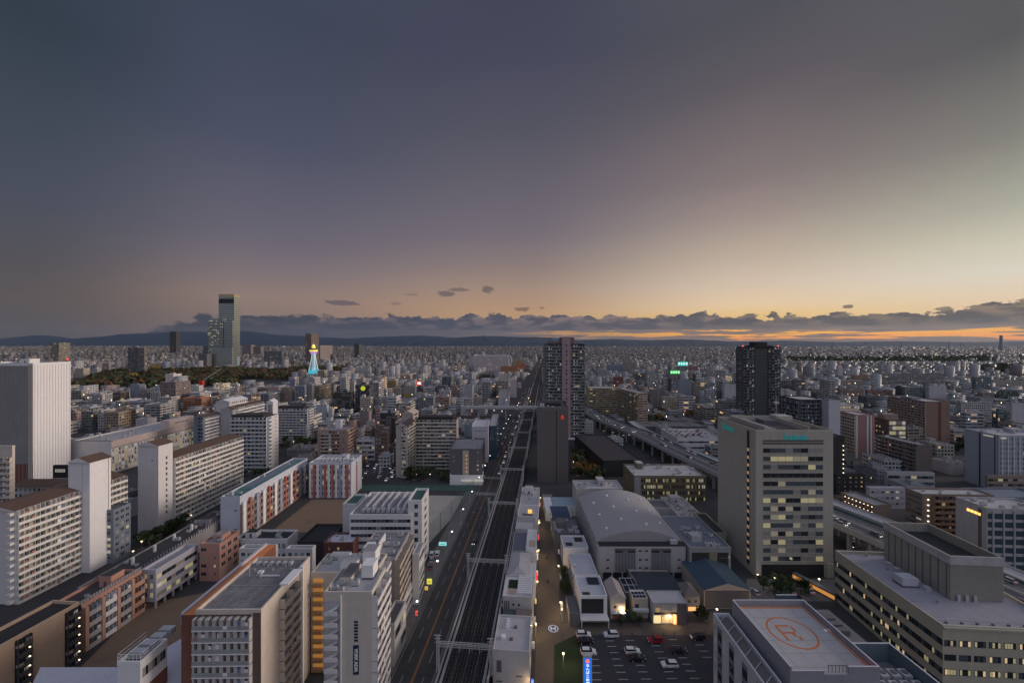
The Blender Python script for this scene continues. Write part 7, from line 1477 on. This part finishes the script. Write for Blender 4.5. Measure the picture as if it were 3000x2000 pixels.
# names of things people can find, with their place in the photograph
REFS = [('the windowless tower', 100, 1240), ('the pale pink building', 440, 1300), ('the wide brown slab', 500, 1170), ('the orange brick block', 590, 1190), ('the far park', 400, 1115), ('the tallest skyscraper', 660, 1060), ('the lattice tower', 919, 1080), ('the black striped office', 1005, 1180), ('the navy hotel', 1060, 1170), ('the black balcony block', 1135, 1240), ('the tan slabs', 1260, 1290), ('the wide pinkish slab', 1440, 1070), ('the main road', 1480, 1180), ('the pink striped tower', 1650, 1150), ('the beige wing', 1850, 1190), ('the green neon sign', 1980, 1110), ('the turquoise neon sign', 2000, 1075), ('the blind slate theatre', 2005, 1140), ('the grey sheds', 2000, 1260), ('the black tower', 2220, 1120), ('the white slab end', 2445, 1200), ('the pink ended block', 2520, 1270), ('the brown slab with red groove', 2720, 1230), ('the very long housing slab', 2670, 1110), ('the teal grey tower', 2880, 1130), ('the hotel tower', 2900, 1330), ('the black cube office', 2490, 1410), ('the zigzag stair slab', 740, 1290), ('the second balcony slab', 860, 1240), ('the pinkish brown house', 980, 1300), ('the school wings', 900, 1420), ('the grey podium block', 1365, 1360), ('the amber lamp block', 2800, 1500), ('the white office at the right edge', 2950, 1580)]
seen = {}
def fill_label(c):
    x, y = CX+c['X']*F/c['Y'], HY+100*F/c['Y']-c['h']*F/c['Y']/2
    nm, rx, ry = min(REFS, key=lambda r_: (r_[1]-x)**2+((r_[2]-y)*2.2)**2); dx, dy = x-rx, (y-ry)*1.5
    rel = ('right of' if dx > 0 else 'left of') if abs(dx) > abs(dy) else ('in front of' if dy > 0 else 'behind')
    far = '' if math.hypot(dx, dy) < 90 else 'well '
    st = max(2, round(c['h']/3)); tone = (TONE if c['L'] else TONER)[c['i']]; kind = {'balc': 'balconied flats', 'band': 'banded office', 'blank': 'blind walled block', 'hotel': 'small windowed block', 'grid': 'block'}[c['s']]
    return f'{tone} {st} storey {kind} {far}{rel} {nm}'
ind = cand[:290]; rest = cand[290:]
groups = {}
for c in ind: groups.setdefault(fill_label(c), []).append(c)
ordn = ['nearest', 'second nearest', 'third nearest', 'fourth nearest', 'fifth nearest', 'sixth nearest', 'seventh nearest', 'eighth nearest']
for lab, cs in groups.items():
    cs.sort(key=lambda c: c['Y'])
    for k, c in enumerate(cs):
        l = lab if len(cs) == 1 else f'{ordn[min(k, 7)]} {lab}'
        o = gmesh(c['w'], c['d'], c['h'], c['s'], rr=random.Random(int(c['X']*10))).build('city_building', None, (c['X'], c['Y'], 0), (PAL_L if c['L'] else PAL_R)[c['i']])
        o.rotation_euler = (0, 0, -TH if c['Y'] % 7 < 5 else R(3)); tag(o, l, 'building', 'mid rise buildings of the surrounding city')
def boxes_mesh(name, A, style_mats, label):
    """A: rows x,y,w,d,h,rot,r,g,b,style"""
    A = np.array(A, 'f'); n = len(A); x, y, w, d, h, a = A[:, :6].T
    sx = np.array([-1, 1, 1, -1, -1, 1, 1, -1])*.5; sy = np.array([-1, -1, 1, 1, -1, -1, 1, 1])*.5; sz = np.array([0, 0, 0, 0, 1, 1, 1, 1])
    lx = w[:, None]*sx; ly = d[:, None]*sy; c, s = np.cos(a)[:, None], np.sin(a)[:, None]
    V = np.stack([x[:, None]+lx*c-ly*s, y[:, None]+lx*s+ly*c, h[:, None]*sz], -1).reshape(-1, 3)
    q4 = np.array([[4, 5, 6, 7], [0, 1, 5, 4], [1, 2, 6, 5], [2, 3, 7, 6], [3, 0, 4, 7]]); Fc = (np.arange(n)[:, None, None]*8+q4).reshape(-1)
    me = bpy.data.meshes.new(name); me.vertices.add(n*8); me.vertices.foreach_set('co', V.ravel()); me.loops.add(n*20); me.loops.foreach_set('vertex_index', Fc.astype('i')); me.polygons.add(n*5)
    me.polygons.foreach_set('loop_start', np.arange(n*5, dtype='i')*4)
    for m in style_mats: me.materials.append(m)
    me.polygons.foreach_set('material_index', np.repeat(A[:, 9].astype('i'), 5)); me.update(calc_edges=True)
    at = me.attributes.new('tint', 'FLOAT_COLOR', 'FACE'); C_ = np.ones((n*5, 4), 'f'); C_[:, :3] = np.repeat(A[:, 6:9], 5, 0); at.data.foreach_set('color', C_.ravel())
    o = link(name, me); tag(o, label, 'buildings', kind='stuff'); return o
FM = [FAC['grid far'], FAC['balc far'], FAC['band far']]
VISF = [v for v in VIS if v[4] > 1300]
rows = [(c['X'], c['Y'], c['w'], c['d'], c['h'], -TH, *(PAL_L if c['L'] else PAL_R)[c['i']], {'balc': 1, 'band': 2}.get(c['s'], 0)) for c in rest]
for y0, y1, cell in ((1440, 3000, 23), (3000, 6000, 38), (6000, 13500, 80)):
    for iy in range(int((y1-y0)/cell)):
        Y0 = y0+iy*cell; n = int(Y0*1.42/cell)
        for ix in range(-n, n+1):
            X = ix*cell+cr_.uniform(-.3, .3)*cell+(iy % 2)*cell*.5; Y = Y0+cr_.uniform(-.35, .35)*cell
            if cr_.random() < .12: continue
            if inpark(X, Y): continue
            if Y < 2600 and -57 < X*math.cos(TH)-Y*math.sin(TH) < -5: continue
            a = X/Y; L = cr_.random() < (.5-a*.9); k = cell/25
            w = cr_.uniform(.42, .85)*cell; d = cr_.uniform(.42, .85)*cell
            h = cr_.choice((6, 7, 8, 9, 11, 14, 18))*cr_.uniform(.8, 1.2)*(1.05 if L else .75)
            xa, xb = CX+(X-w/2)*F/Y, CX+(X+w/2)*F/Y
            if any(vY > Y and xb > v0 and xa < v1 and HY+(HC-h)*F/Y < vt+.5*(vb-vt) for v0, v1, vt, vb, vY in VISF): continue
            if not L and cr_.random() < .3: w *= 1.8; h = cr_.uniform(8, 14)
            if cr_.random() < (.028 if L else .012): h = cr_.uniform(26, 48); w *= .8; d *= .8
            if k > 1.4: h *= .8
            if a > .15: h *= .62
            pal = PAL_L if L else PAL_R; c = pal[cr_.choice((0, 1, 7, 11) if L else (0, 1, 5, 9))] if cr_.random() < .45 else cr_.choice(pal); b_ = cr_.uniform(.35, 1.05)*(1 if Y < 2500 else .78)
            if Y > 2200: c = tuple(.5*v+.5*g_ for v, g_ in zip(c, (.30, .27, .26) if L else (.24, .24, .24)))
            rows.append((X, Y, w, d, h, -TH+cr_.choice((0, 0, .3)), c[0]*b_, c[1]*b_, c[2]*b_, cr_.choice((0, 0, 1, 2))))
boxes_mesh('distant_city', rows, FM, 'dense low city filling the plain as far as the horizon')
# distant lights
q = MB(); r_ = random.Random(4)
lm = [E('far warm light', (1, .72, .4), 5.), E('far white light', (.95, 1, .9), 5.), E('far red light', (1, .15, .1), 2.5)]
for i in range(800):
    Y = 450*math.exp(r_.random()*2.9); X = r_.uniform(-1.38, 1.38)*Y; s = Y/F*.26*r_.uniform(.5, 1.3)
    if inpark(X, Y): continue
    q.box(X-s, X+s, Y-s, Y+s, 12+Y*.003, 10+Y*.003+2*s, lm[0 if r_.random() < .5 else (1 if r_.random() < .9 else 2)])
o = q.build('distant_lights'); tag(o, 'countless tiny street and window lights scattered over the far city', 'lights', kind='stuff')
# chimney and pylons near the right horizon
X = (2933-CX)*7000/F; o = MB().tube((0, 0, 0), (0, 0, 100+24*7000/F), 26, M_bluegrey, 20, 12).build('chimney_stack', None, (X, 7000, 0)); tag(o, 'single tall tapering chimney on the right horizon', 'chimney')
for x in (2440, 2500, 2535, 2640, 2780, 2815):
    X = (x-CX)*8000/F; o = MB().tube((-12, 0, 0), (0, 0, 130+(x % 7)*8), 4, M_dgrey, 1.5, 4).tube((12, 0, 0), (0, 0, 130+(x % 7)*8), 4, M_dgrey, 1.5, 4).bar((-22, 0, 105), (22, 0, 105), 3, M_dgrey).build('pylon', None, (X, 8000, 0)); tag(o, 'thin pylon standing on the right horizon', 'pylon', 'pylons on the right horizon')
# =================================================================== CARS
def paint():
    m = bpy.data.materials.new('car paint'); m.use_nodes = True; q = NT(m.node_tree); p = q.n('ShaderNodeBsdfPrincipled'); o = q.n('ShaderNodeOutputMaterial'); q.nt.links.new(p.outputs[0], o.inputs[0]); oi = q.n('ShaderNodeObjectInfo'); q.nt.links.new(oi.outputs['Color'], p.inputs[0]); p.inputs['Roughness'].default_value = .3; return m
CP = paint(); M_tyre = mat('tyre rubber', (.02, .02, .02), .8, var=0); HLm = E('headlamp', (1, .95, .85), 2.5); TLm = mat('tail lamp', (.35, .02, .02), .4, .3, (1, .05, .02), var=0)
def prof(P, hw, q, m, taper=0.):
    n = len(P); b = len(q.v); i = q.slot(m)
    q.v += [(x, -hw+taper*(z > 1.), z) for x, z in P]+[(x, hw-taper*(z > 1.), z) for x, z in P]
    for k in range(n): q.f.append((b+k, b+n+k, b+n+(k+1) % n, b+(k+1) % n)); q.mi.append(i)
    q.f.append(tuple(range(b, b+n))); q.mi.append(i); q.f.append(tuple(range(b+2*n-1, b+n-1, -1))); q.mi.append(i); return q
def car_proto(kind):
    rt = empty('parked_car')
    if kind == 'sedan': body = [(-2.3, .35), (-2.35, .7), (-2.2, .95), (-1.5, 1.02), (1.0, 1.0), (2.1, .82), (2.35, .6), (2.3, .3)]; cab = [(-1.75, 1.), (-1.15, 1.42), (.25, 1.45), (1.05, 1.)]; roof = [(-1.1, 1.42), (.2, 1.45)]
    else: body = [(-2.15, .35), (-2.25, .8), (-2.15, 1.05), (1.1, 1.02), (2.0, .88), (2.25, .6), (2.2, .3)]; cab = [(-2.1, 1.05), (-1.8, 1.6), (.35, 1.62), (1.15, 1.03)]; roof = [(-1.75, 1.6), (.3, 1.62)]
    prof(body, .88, MB(), CP).build('body', rt)
    prof(cab, .8, MB(), M_glass, .12).build('windows', rt)
    (a, za), (c, zc) = roof; MB().poly([(a, -.66, za+.02), (c, -.66, zc+.02), (c, .66, zc+.02), (a, .66, za+.02)], CP).poly([(a, -.68, za-.05), (c, -.68, zc-.05), (c, -.66, zc+.02), (a, -.66, za+.02)], CP).poly([(a, .68, za-.05), (a, .66, za+.02), (c, .66, zc+.02), (c, .68, zc-.05)], CP).build('roof', rt)
    for x in (-1.4, 1.4):
        for s in (-1, 1): w = MB().tube((x, s*.70, .34), (x, s*.92, .34), .34, M_tyre, n=12).build('wheel', rt); MB().tube((x, s*.925, .34), (x, s*.93, .34), .2, M_steel, n=10).build('rim', w)
    for s in (-1, 1): MB().box(2.2, 2.33, s*.65-.18, s*.65+.18, .58, .74, M_wht2).build('headlight', rt); MB().box(-2.35, -2.27, s*.68-.14, s*.68+.14, .7, .9, TLm).build('tail_light', rt)
    return rt
CPR = {k: car_proto(k) for k in ('sedan', 'hatch')}; cu_ = set()
def car(kind, X, Y, rz, col, lab, group, z=0., s=1.1):
    p = CPR[kind]
    if kind in cu_: p = copy_tree(p)
    cu_.add(kind); p.location = (X, Y, z); p.rotation_euler = (0, 0, rz); p.scale = (s, s, s); tag(p, lab, 'car', group)
    for ch in p.children:
        if ch.name.startswith(('body', 'roof')): ch.color = (*col, 1)
WC, BC, RC = (.62, .62, .64), (.012, .012, .014), (.28, .01, .02)
for x, y, kd, col, rz, lab in [(310, 120, 'hatch', WC, 0, 'white hatchback parked first in the column beside the lawn'), (340, 215, 'sedan', BC, 0, 'black saloon parked between the two white cars beside the lawn'), (385, 385, 'hatch', WC, 0, 'white hatchback parked right behind the blue pylon sign'),
    (735, 120, 'hatch', WC, R(180), 'white hatchback alone at the head of the second column'), (1415, 205, 'hatch', RC, R(180), 'red hatchback in the car park'), (2065, 160, 'hatch', (.02, .022, .03), R(180), 'large dark car at the far right corner of the car park'),
    (1060, 375, 'hatch', WC, 0, 'white roofed car next to the black car in the middle of the lot'), (1130, 480, 'sedan', BC, 0, 'black car in the middle of the lot beside a white roofed car'), (1770, 360, 'sedan', (.02, .02, .03), 0, 'dark navy car parked right of the red car'), (1630, 580, 'hatch', (.66, .65, .62), R(180), 'white hatchback nearest the helipad building')]:
    X, Y = G(1650+x/5.227, 1840+y/5.227); car(kd, X, Y, rz, col, lab, 'cars in the car park')
for i, (x, y) in enumerate(((1265, 1626), (1281, 1625))): X, Y = G(x, y); car('hatch', X, Y, R(95), WC, ['white van parked left of its twin beside the school tower', 'white van parked right of its twin beside the school tower'][i], 'white vans by the school', s=1.15)
def small_car(q, col_m):
    q.box(-2.2, 2.2, -.88, .88, .3, .95, col_m).box(-1.6, .9, -.78, .78, .95, 1.5, M_glass).box(-1.4, .6, -.74, .74, 1.5, 1.56, col_m).box(2.2, 2.3, -.7, -.4, .55, .75, HLm).box(2.2, 2.3, .4, .7, .55, .75, HLm).box(-2.3, -2.2, -.75, -.4, .65, .85, TLm).box(-2.3, -2.2, .4, .75, .65, .85, TLm)
    for x in (-1.3, 1.3):
        for s in (-1, 1): q.tube((x, s*.7, .33), (x, s*.9, .33), .33, M_tyre, n=8)
    return q
SCM = [small_car(MB(), m).mesh('road_car') for m in (M_wht2, M_dgrey, mat('silver paint', (.35, .35, .37), .35, var=0))]
r_ = random.Random(8)
for tt, u, dr in [(194, -36, -1), (226, -42, 1), (300, -36, -1), (330, -43, 1), (345, -36, -1), (372, -40, 1), (395, -36, -1), (412, -43, 1), (430, -37, -1), (455, -43, 1), (470, -36, -1), (500, -42, 1), (540, -37, -1), (575, -43, 1), (610, -36, -1), (660, -42, 1), (700, -37, -1), (760, -43, 1)]+[(330+k*17+r_.uniform(-5, 5), (-36, -43)[k % 2]+r_.uniform(-.6, .6), (-1, 1)[k % 2]) for k in range(34)]:
    ci = r_.randrange(3); cn = ('white', 'dark grey', 'silver')[ci]; X, Y, _ = U(u, tt); o = link('road_car', SCM[ci], None, (X, Y, .02), -TH+R(90*dr)); sn = 'near part' if tt < 300 else ('middle part' if tt < 520 else 'far part')
    tag(o, f'{cn} car driving {"away from" if dr > 0 else "towards"} the viewer on the {sn} of the main road', 'car', f'{cn} cars {"away" if dr > 0 else "towards"}, {sn} of the main road')
for i in range(3, len(ES)-2):
    if 120 < ES[i][1] < 620:
        for k in range(r_.choice((0, 1, 1, 2))):
            a = r_.random(); x, y = np.array(ES[i])*(1-a)+np.array(ES[i+1])*a; dx, dy = np.array(ES[i+1])-np.array(ES[i]); an = math.atan2(dy, dx); o_ = r_.choice((-6.5, -3, 3, 6.5)); 
            ci = r_.randrange(3); cn = ('white', 'dark grey', 'silver')[ci]; dn = 'away from' if o_ < 0 else 'towards'; wn = 'far stretch' if y > 400 else ('middle stretch' if y > 230 else 'near stretch')
            o = link('road_car', SCM[ci], None, (x+math.sin(an)*o_, y-math.cos(an)*o_, 12.04), an+(0 if o_ > 0 else math.pi)); tag(o, f'{cn} car driving {dn} the viewer on the {wn} of the elevated expressway', 'car', f'{cn} cars {dn} the viewer, {wn} of the expressway')
W_, D_ = pk.W, pk.D
for i in range(7):
    for j in range(5):
        if r_.random() < .75: c = pk.root.matrix_basis @ Vector((-W_/2+4+i*(W_-8)/6, -D_/2+4+j*(D_-8)/4, pk.H+.02)); o = link('rooftop_car', r_.choice(SCM), None, c, R(90)); tag(o, 'small car parked on the roof of the white market deck', 'car', 'cars on the market deck roof')
# yards, lanes and their parked cars
sheet('road', [(-184, 120), (-166, 120), (-166, 300), (-184, 300)], .014, M_ash)
sheet('yard', [G(1034, 1412), G(1160, 1412), G(1175, 1350), G(1060, 1350)], .02, M_ash)
sheet('forecourt', [G(2170, 1760), G(2480, 1760), G(2460, 1695), G(2190, 1695)], .02, M_pave)
sheet('yard', [G(2480, 1640), G(2640, 1640), G(2640, 1560), G(2480, 1560)], .02, M_ash)
q = MB()
for k in range(9): X, Y = G(1050+k*13, 1395); q.poly([(X, Y, .026), (X+.15, Y, .026), (X+.15, Y+18, .026), (X, Y+18, .026)], M_line)
for k in range(7): X, Y = G(2200+k*36, 1735); q.poly([(X, Y, .026), (X+.15, Y, .026), (X+.15, Y+5, .026), (X, Y+5, .026)], M_line)
struct('parking_marking', q)
def lot(pts, n, rz, lab, grp):
    A, B, C_, D_ = [np.array(G(*p)) for p in pts]; done = []
    for i in range(n*4):
        a, e = r_.random(), r_.random(); P_ = (A*(1-a)+B*a)*(1-e)+(D_*(1-a)+C_*a)*e
        if hit(P_[0], P_[1], 2, 2) or any((P_[0]-u)**2+(P_[1]-v)**2 < 30 for u, v in done) or len(done) >= n: continue
        done.append(P_); o = link('parked_car', r_.choice(SCM), None, (P_[0], P_[1], .03), rz+r_.choice((0, math.pi))); tag(o, lab, 'car', grp)
lot([(1040, 1408), (1150, 1408), (1165, 1355), (1065, 1355)], 18, R(88), 'small parked car in the yard left of the narrow tan gabled block', 'cars in the yard beside the tan blocks')
lot([(2490, 1630), (2620, 1630), (2630, 1570), (2500, 1570)], 14, R(20), 'small parked car in the dark yard beside the elevated expressway', 'cars beside the expressway')
lot([(2200, 1755), (2400, 1755), (2400, 1722), (2200, 1722)], 7, R(90), 'small parked car in the forecourt of the tall office tower', 'cars in the office forecourt')
lot([(1250, 1690), (1275, 1660), (1285, 1640), (1262, 1640)], 4, R(95), 'small parked car beside the pavement below the white fin tower', 'cars below the fin tower')
lot([(1760, 1262), (1900, 1290), (2000, 1330), (1850, 1270)], 12, R(60), 'small parked car near the grey sheds beside the expressway', 'cars near the grey sheds')
# =================================================================== LAMPS, SIGNS, PEOPLE
def lamp(name, X, Y, h, z, lab, cat, group, col, power=0., m=None, arm=0.):
    rt = empty(name, (X, Y, z), 0, lab, cat, group); q = MB().tube((0, 0, 0), (0, 0, h), .09, M_grey, .06)
    if arm: q.bar((0, 0, h), (arm, 0, h+.3), .08, M_grey)
    q.build('pole', rt); MB().box(arm-.28, arm+.28, -.28, .28, h+.02, h+.32, m or M_lamp).build('lamp_head', rt)
    if power:
        l = bpy.data.lights.new('lamp_light', 'POINT'); l.energy = power; l.color = col; l.shadow_soft_size = .3; o = bpy.data.objects.new('lamp_light', l); COL.objects.link(o); o.parent = rt; o.location = (arm*1.3, 0, h-.3)
for i, tt in enumerate((110, 122, 134, 146, 158, 170, 182, 196, 210, 226, 244)):
    for s, u in enumerate((-3.5, 5.3)):
        if (i+s) % 2: continue
        X, Y, _ = U(u, tt); lamp('street_lamp', X, Y, 4.2, 0, 'warm lamp on the '+('left' if s == 0 else 'right')+' kerb of the brown shopping street', 'street lamp', 'lamps of the shopping street '+('left' if s == 0 else 'right')+' side', (1, .66, .32), 620)
for i, x in enumerate((12, 34, 52, 68, 84)): lamp('street_lamp', x+6, 141.5, 4, 0, 'warm lamp along the plaza in front of the houses', 'street lamp', 'lamps of the plaza', (1, .66, .32), 420)
lamp('street_lamp', 56, 139, 3.2, 0, 'bright lamp in front of the lit restaurant', 'street lamp', 'lamps at the restaurant', (1, .7, .35), 480)
for i, tt in enumerate(range(110, 520, 26)):
    X, Y, _ = U(-47.2, tt); lamp('street_lamp', X, Y, 8, .14, 'white lamp on the pavement left of the main road', 'street lamp', 'lamps along the main road', (1, .9, .7), 260 if tt < 300 else 0, M_lampw, 1.4)
for x, y in [(1690, 1390), (1705, 1360), (1715, 1340), (1730, 1330), (1745, 1350), (1700, 1320), (1680, 1365), (1760, 1372)]:
    X, Y = G(x, y); lamp('park_lamp', X, Y, 3.4, 0, 'small lamp among the trees of the lamp lit park', 'park lamp', 'lamps in the park', (1, .75, .4), 130)
for x, y in [(470, 1572), (505, 1556), (560, 1530), (415, 1610), (390, 1640), (340, 1690), (300, 1725), (1220, 1405), (1260, 1405), (1290, 1405), (860, 1305), (905, 1300), (2270, 1720), (2400, 1725), (2220, 1712)]:
    X, Y = G(x, y); lamp('garden_lamp', X, Y, 4., 0, 'small white lamp at the foot of the apartment blocks and towers', 'lamp', 'lamps around the blocks', (1, .9, .7), 110)
X, Y = G(2335, 1722); o = MB().box(-1.0, 1.0, -9, 7, 0, 2.8, M_dgrey).build('covered_walk', None, (X+6, Y, 0)); o.rotation_euler = (0, 0, R(22)); tag(o, 'covered walk glowing orange leading out from under the tall office tower', 'covered walk'); MB().box(-1.1, -1.01, -8.8, 6.8, .8, 2.2, E('orange walk light', (1, .42, .1), .5)).build('light_strip', o)
sg = [('red vertical shop sign beside the hipped roof shop', 162, .8, 3.6, (.9, .05, .04)), ('white shop sign box above the red one', 166, .9, 1.8, (.9, .85, .8)), ('pink red sign near the slate roofed shop', 196, .7, 2.6, (.9, .08, .12)), ('white tall sign at the stair court shop', 178, .5, 2.4, (.95, .85, .7)), ('warm sign below the pergola shop', 148, .6, 1.6, (.95, .7, .3)), ('blue sign beside the nearest white shop', 112, .8, 2., (.08, .2, .9)), ('small red banner by the nearest white shop', 106, .7, 1.6, (.8, .06, .05)), ('amber sign near the far end of the shop row', 214, .9, 1.8, (1, .7, .3)), ('red white sign at the last shop before the cross road', 236, .8, 2.4, (.9, .3, .2))]
for i, (lab, tt, w, h, c) in enumerate(sg):
    X, Y, _ = U(-3.9, tt); rt = empty('shop_sign', (X, Y, 0), -TH, lab, 'sign', 'lit signs of the shop row'); MB().box(-.08, .08, -.08, .08, 0, 2.2, M_dgrey).build('post', rt); MB().box(-w/2, w/2, -.25, .25, 2.2, 2.2+h, E('sign light %d' % i, c, .7)).build('panel', rt)
for x, y, c, lab, w, h in [(1258, 1702, (.9, .85, .1), 'yellow square roadside sign', 2., 2.), (1249, 1722, (.9, .6, .1), 'small amber sign under the yellow one', 1.2, 1.2), (1297, 1592, (.3, .85, .85), 'turquoise white petrol station style sign at the sports ground corner', 3.6, 1.6), (1220, 1795, (.85, .1, .08), 'red roadside sign by the low glazed shop', .8, 1.6)]:
    z = 4.; X, Y = G(x, y, z); rt = empty('road_sign', (X, Y, 0), 0, lab, 'sign'); MB().box(-.1, .1, -.1, .1, 0, z-h/2, M_dgrey).build('post', rt); MB().box(-w/2, w/2, -.2, .2, z-h/2, z+h/2, E('road sign light %d' % x, c, .7)).build('panel', rt)
    MB().box(-w*.3, w*.3, -.24, -.2, z-.1, z+.12, M_dgrey).build('lettering', rt)
for i in range(16):
    X = 27+i*3.6; o = MB().tube((0, 0, 0), (0, 0, .8), .16, M_dgrey, .12, 8).build('bollard', None, (X, 134.9, .012)); tag(o, 'dark bollard in the row between the plaza and the car park', 'bollard', 'bollards along the car park edge')
for i, tt in enumerate(range(104, 250, 16)):
    X, Y, _ = U(-15.8, tt); rt = empty('utility_pole', (X, Y, 0), -TH, 'grey utility pole between the shop row and the railway wall', 'utility pole', 'utility poles behind the shop row'); MB().tube((0, 0, 0), (0, 0, 11), .16, M_grey, .1, 8).build('pole', rt); MB().box(-.9, .9, -.06, .06, 10, 10.12, M_dgrey).box(-.7, .7, -.06, .06, 9.3, 9.4, M_dgrey).build('crossarm', rt); MB().tube((.3, .2, 8.2), (.3, .2, 9.), .25, M_grey, n=8).build('transformer', rt)
    if tt < 240:
        q = MB()
        for e in (-.8, 0, .8): q.bar((e, 0, 10.15), (e, 8, 9.8), .03, M_dk).bar((e, 8, 9.8), (e, 16, 10.15), .03, M_dk)
        q.build('wire', rt)
for i, (u, tt) in enumerate(((-4.2, 129), (-4.1, 141), (5.9, 150), (6.2, 168), (-4.1, 186), (-4.0, 201), (6., 188), (5.8, 204))):
    X, Y, _ = U(u, tt); c_ = ((.7, .75, .8), (.6, .1, .08), (.15, .3, .6))[i % 3]; o = MB().box(-.5, .5, -.4, .4, 0, 1.8, M_wht2).box(-.42, .42, -.42, -.401, .5, 1.6, E('vending light %d' % (i % 3), c_, .8)).build('vending_machine', None, (X, Y, .02)); o.rotation_euler = (0, 0, -TH+(R(90) if u < 0 else R(-90))); tag(o, 'lit vending machine at the '+('left' if u < 0 else 'right')+' kerb of the brown shopping street', 'vending machine', 'vending machines on the '+('left' if u < 0 else 'right')+' kerb')
M_coat = mat('dark coat', (.02, .02, .025)); M_skin = mat('skin', (.35, .22, .16), var=0)
def person(X, Y, rz, lab, coat):
    V = [(0, 0, .95), (0, 0, 1.2), (0, 0, 1.42), (0, 0, 1.52), (0, -.02, 1.64), (-.1, 0, .9), (-.12, .12, .5), (-.12, .2, .08), (-.12, .04, .04), (.1, 0, .9), (.12, -.12, .5), (.12, -.08, .08), (.12, -.24, .04), (-.2, 0, 1.4), (-.27, -.04, 1.12), (-.26, -.14, .88), (.2, 0, 1.4), (.27, .04, 1.12), (.27, .02, .86)]
    Ed = [(0, 1), (1, 2), (2, 3), (3, 4), (0, 5), (5, 6), (6, 7), (7, 8), (0, 9), (9, 10), (10, 11), (11, 12), (2, 13), (13, 14), (14, 15), (2, 16), (16, 17), (17, 18)]
    rad = [.16, .15, .16, .06, .11, .11, .075, .05, .05, .11, .075, .05, .05, .07, .05, .035, .07, .05, .035]
    me = bpy.data.meshes.new('person'); me.from_pydata(V, Ed, []); me.materials.append(coat); o = link('person', me, None, (X, Y, .012), rz); bm = bmesh.new(); bm.from_mesh(me); ly = bm.verts.layers.skin.verify(); bm.verts.ensure_lookup_table()
    for i, r0 in enumerate(rad): bm.verts[i][ly].radius = (r0, r0); bm.verts[i][ly].use_root = i == 0
    bm.to_mesh(me); bm.free(); o.modifiers.new('skin', 'SKIN'); s = o.modifiers.new('sub', 'SUBSURF'); s.levels = s.render_levels = 1
    tag(o, lab, 'person'); MB().prism([(.1*math.cos(a)*1.1, .1*math.sin(a)*1.1) for a in np.linspace(0, 5.5, 8)], 1.68, 1.78, mat('black hair', (.01, .01, .01))).build('hair', o)
for u, tt, lab, c in ((.2, 182, 'person in dark clothes walking in the middle of the shopping street, farther one', M_coat), (.6, 164, 'person in a dark coat walking down the shopping street, nearer of the pair', M_coat), (1.1, 163.4, 'person in grey walking beside the nearer dark coat', M_dgrey)):
    X, Y, _ = U(u, tt); person(X, Y, R(10), lab, c)
# =================================================================== HAZE
hz = MB().box(-30000, 30000, -3000, 26000, -2, 1150, None).mesh('haze'); hz.materials.clear(); hm = bpy.data.materials.new('haze'); hm.use_nodes = True; q = NT(hm.node_tree)
pv = q.n('ShaderNodeVolumePrincipled'); q.put(pv.inputs['Color'], (.62, .76, 1.)); pv.inputs['Density'].default_value = 0.95e-5; pv.inputs['Anisotropy'].default_value = .3; o = q.n('ShaderNodeOutputMaterial'); q.nt.links.new(pv.outputs[0], o.inputs['Volume']); hz.materials.append(hm)
o = link('haze', hz); o['kind'] = 'stuff'; tag(o, 'thin blue evening haze over the whole city', 'haze')
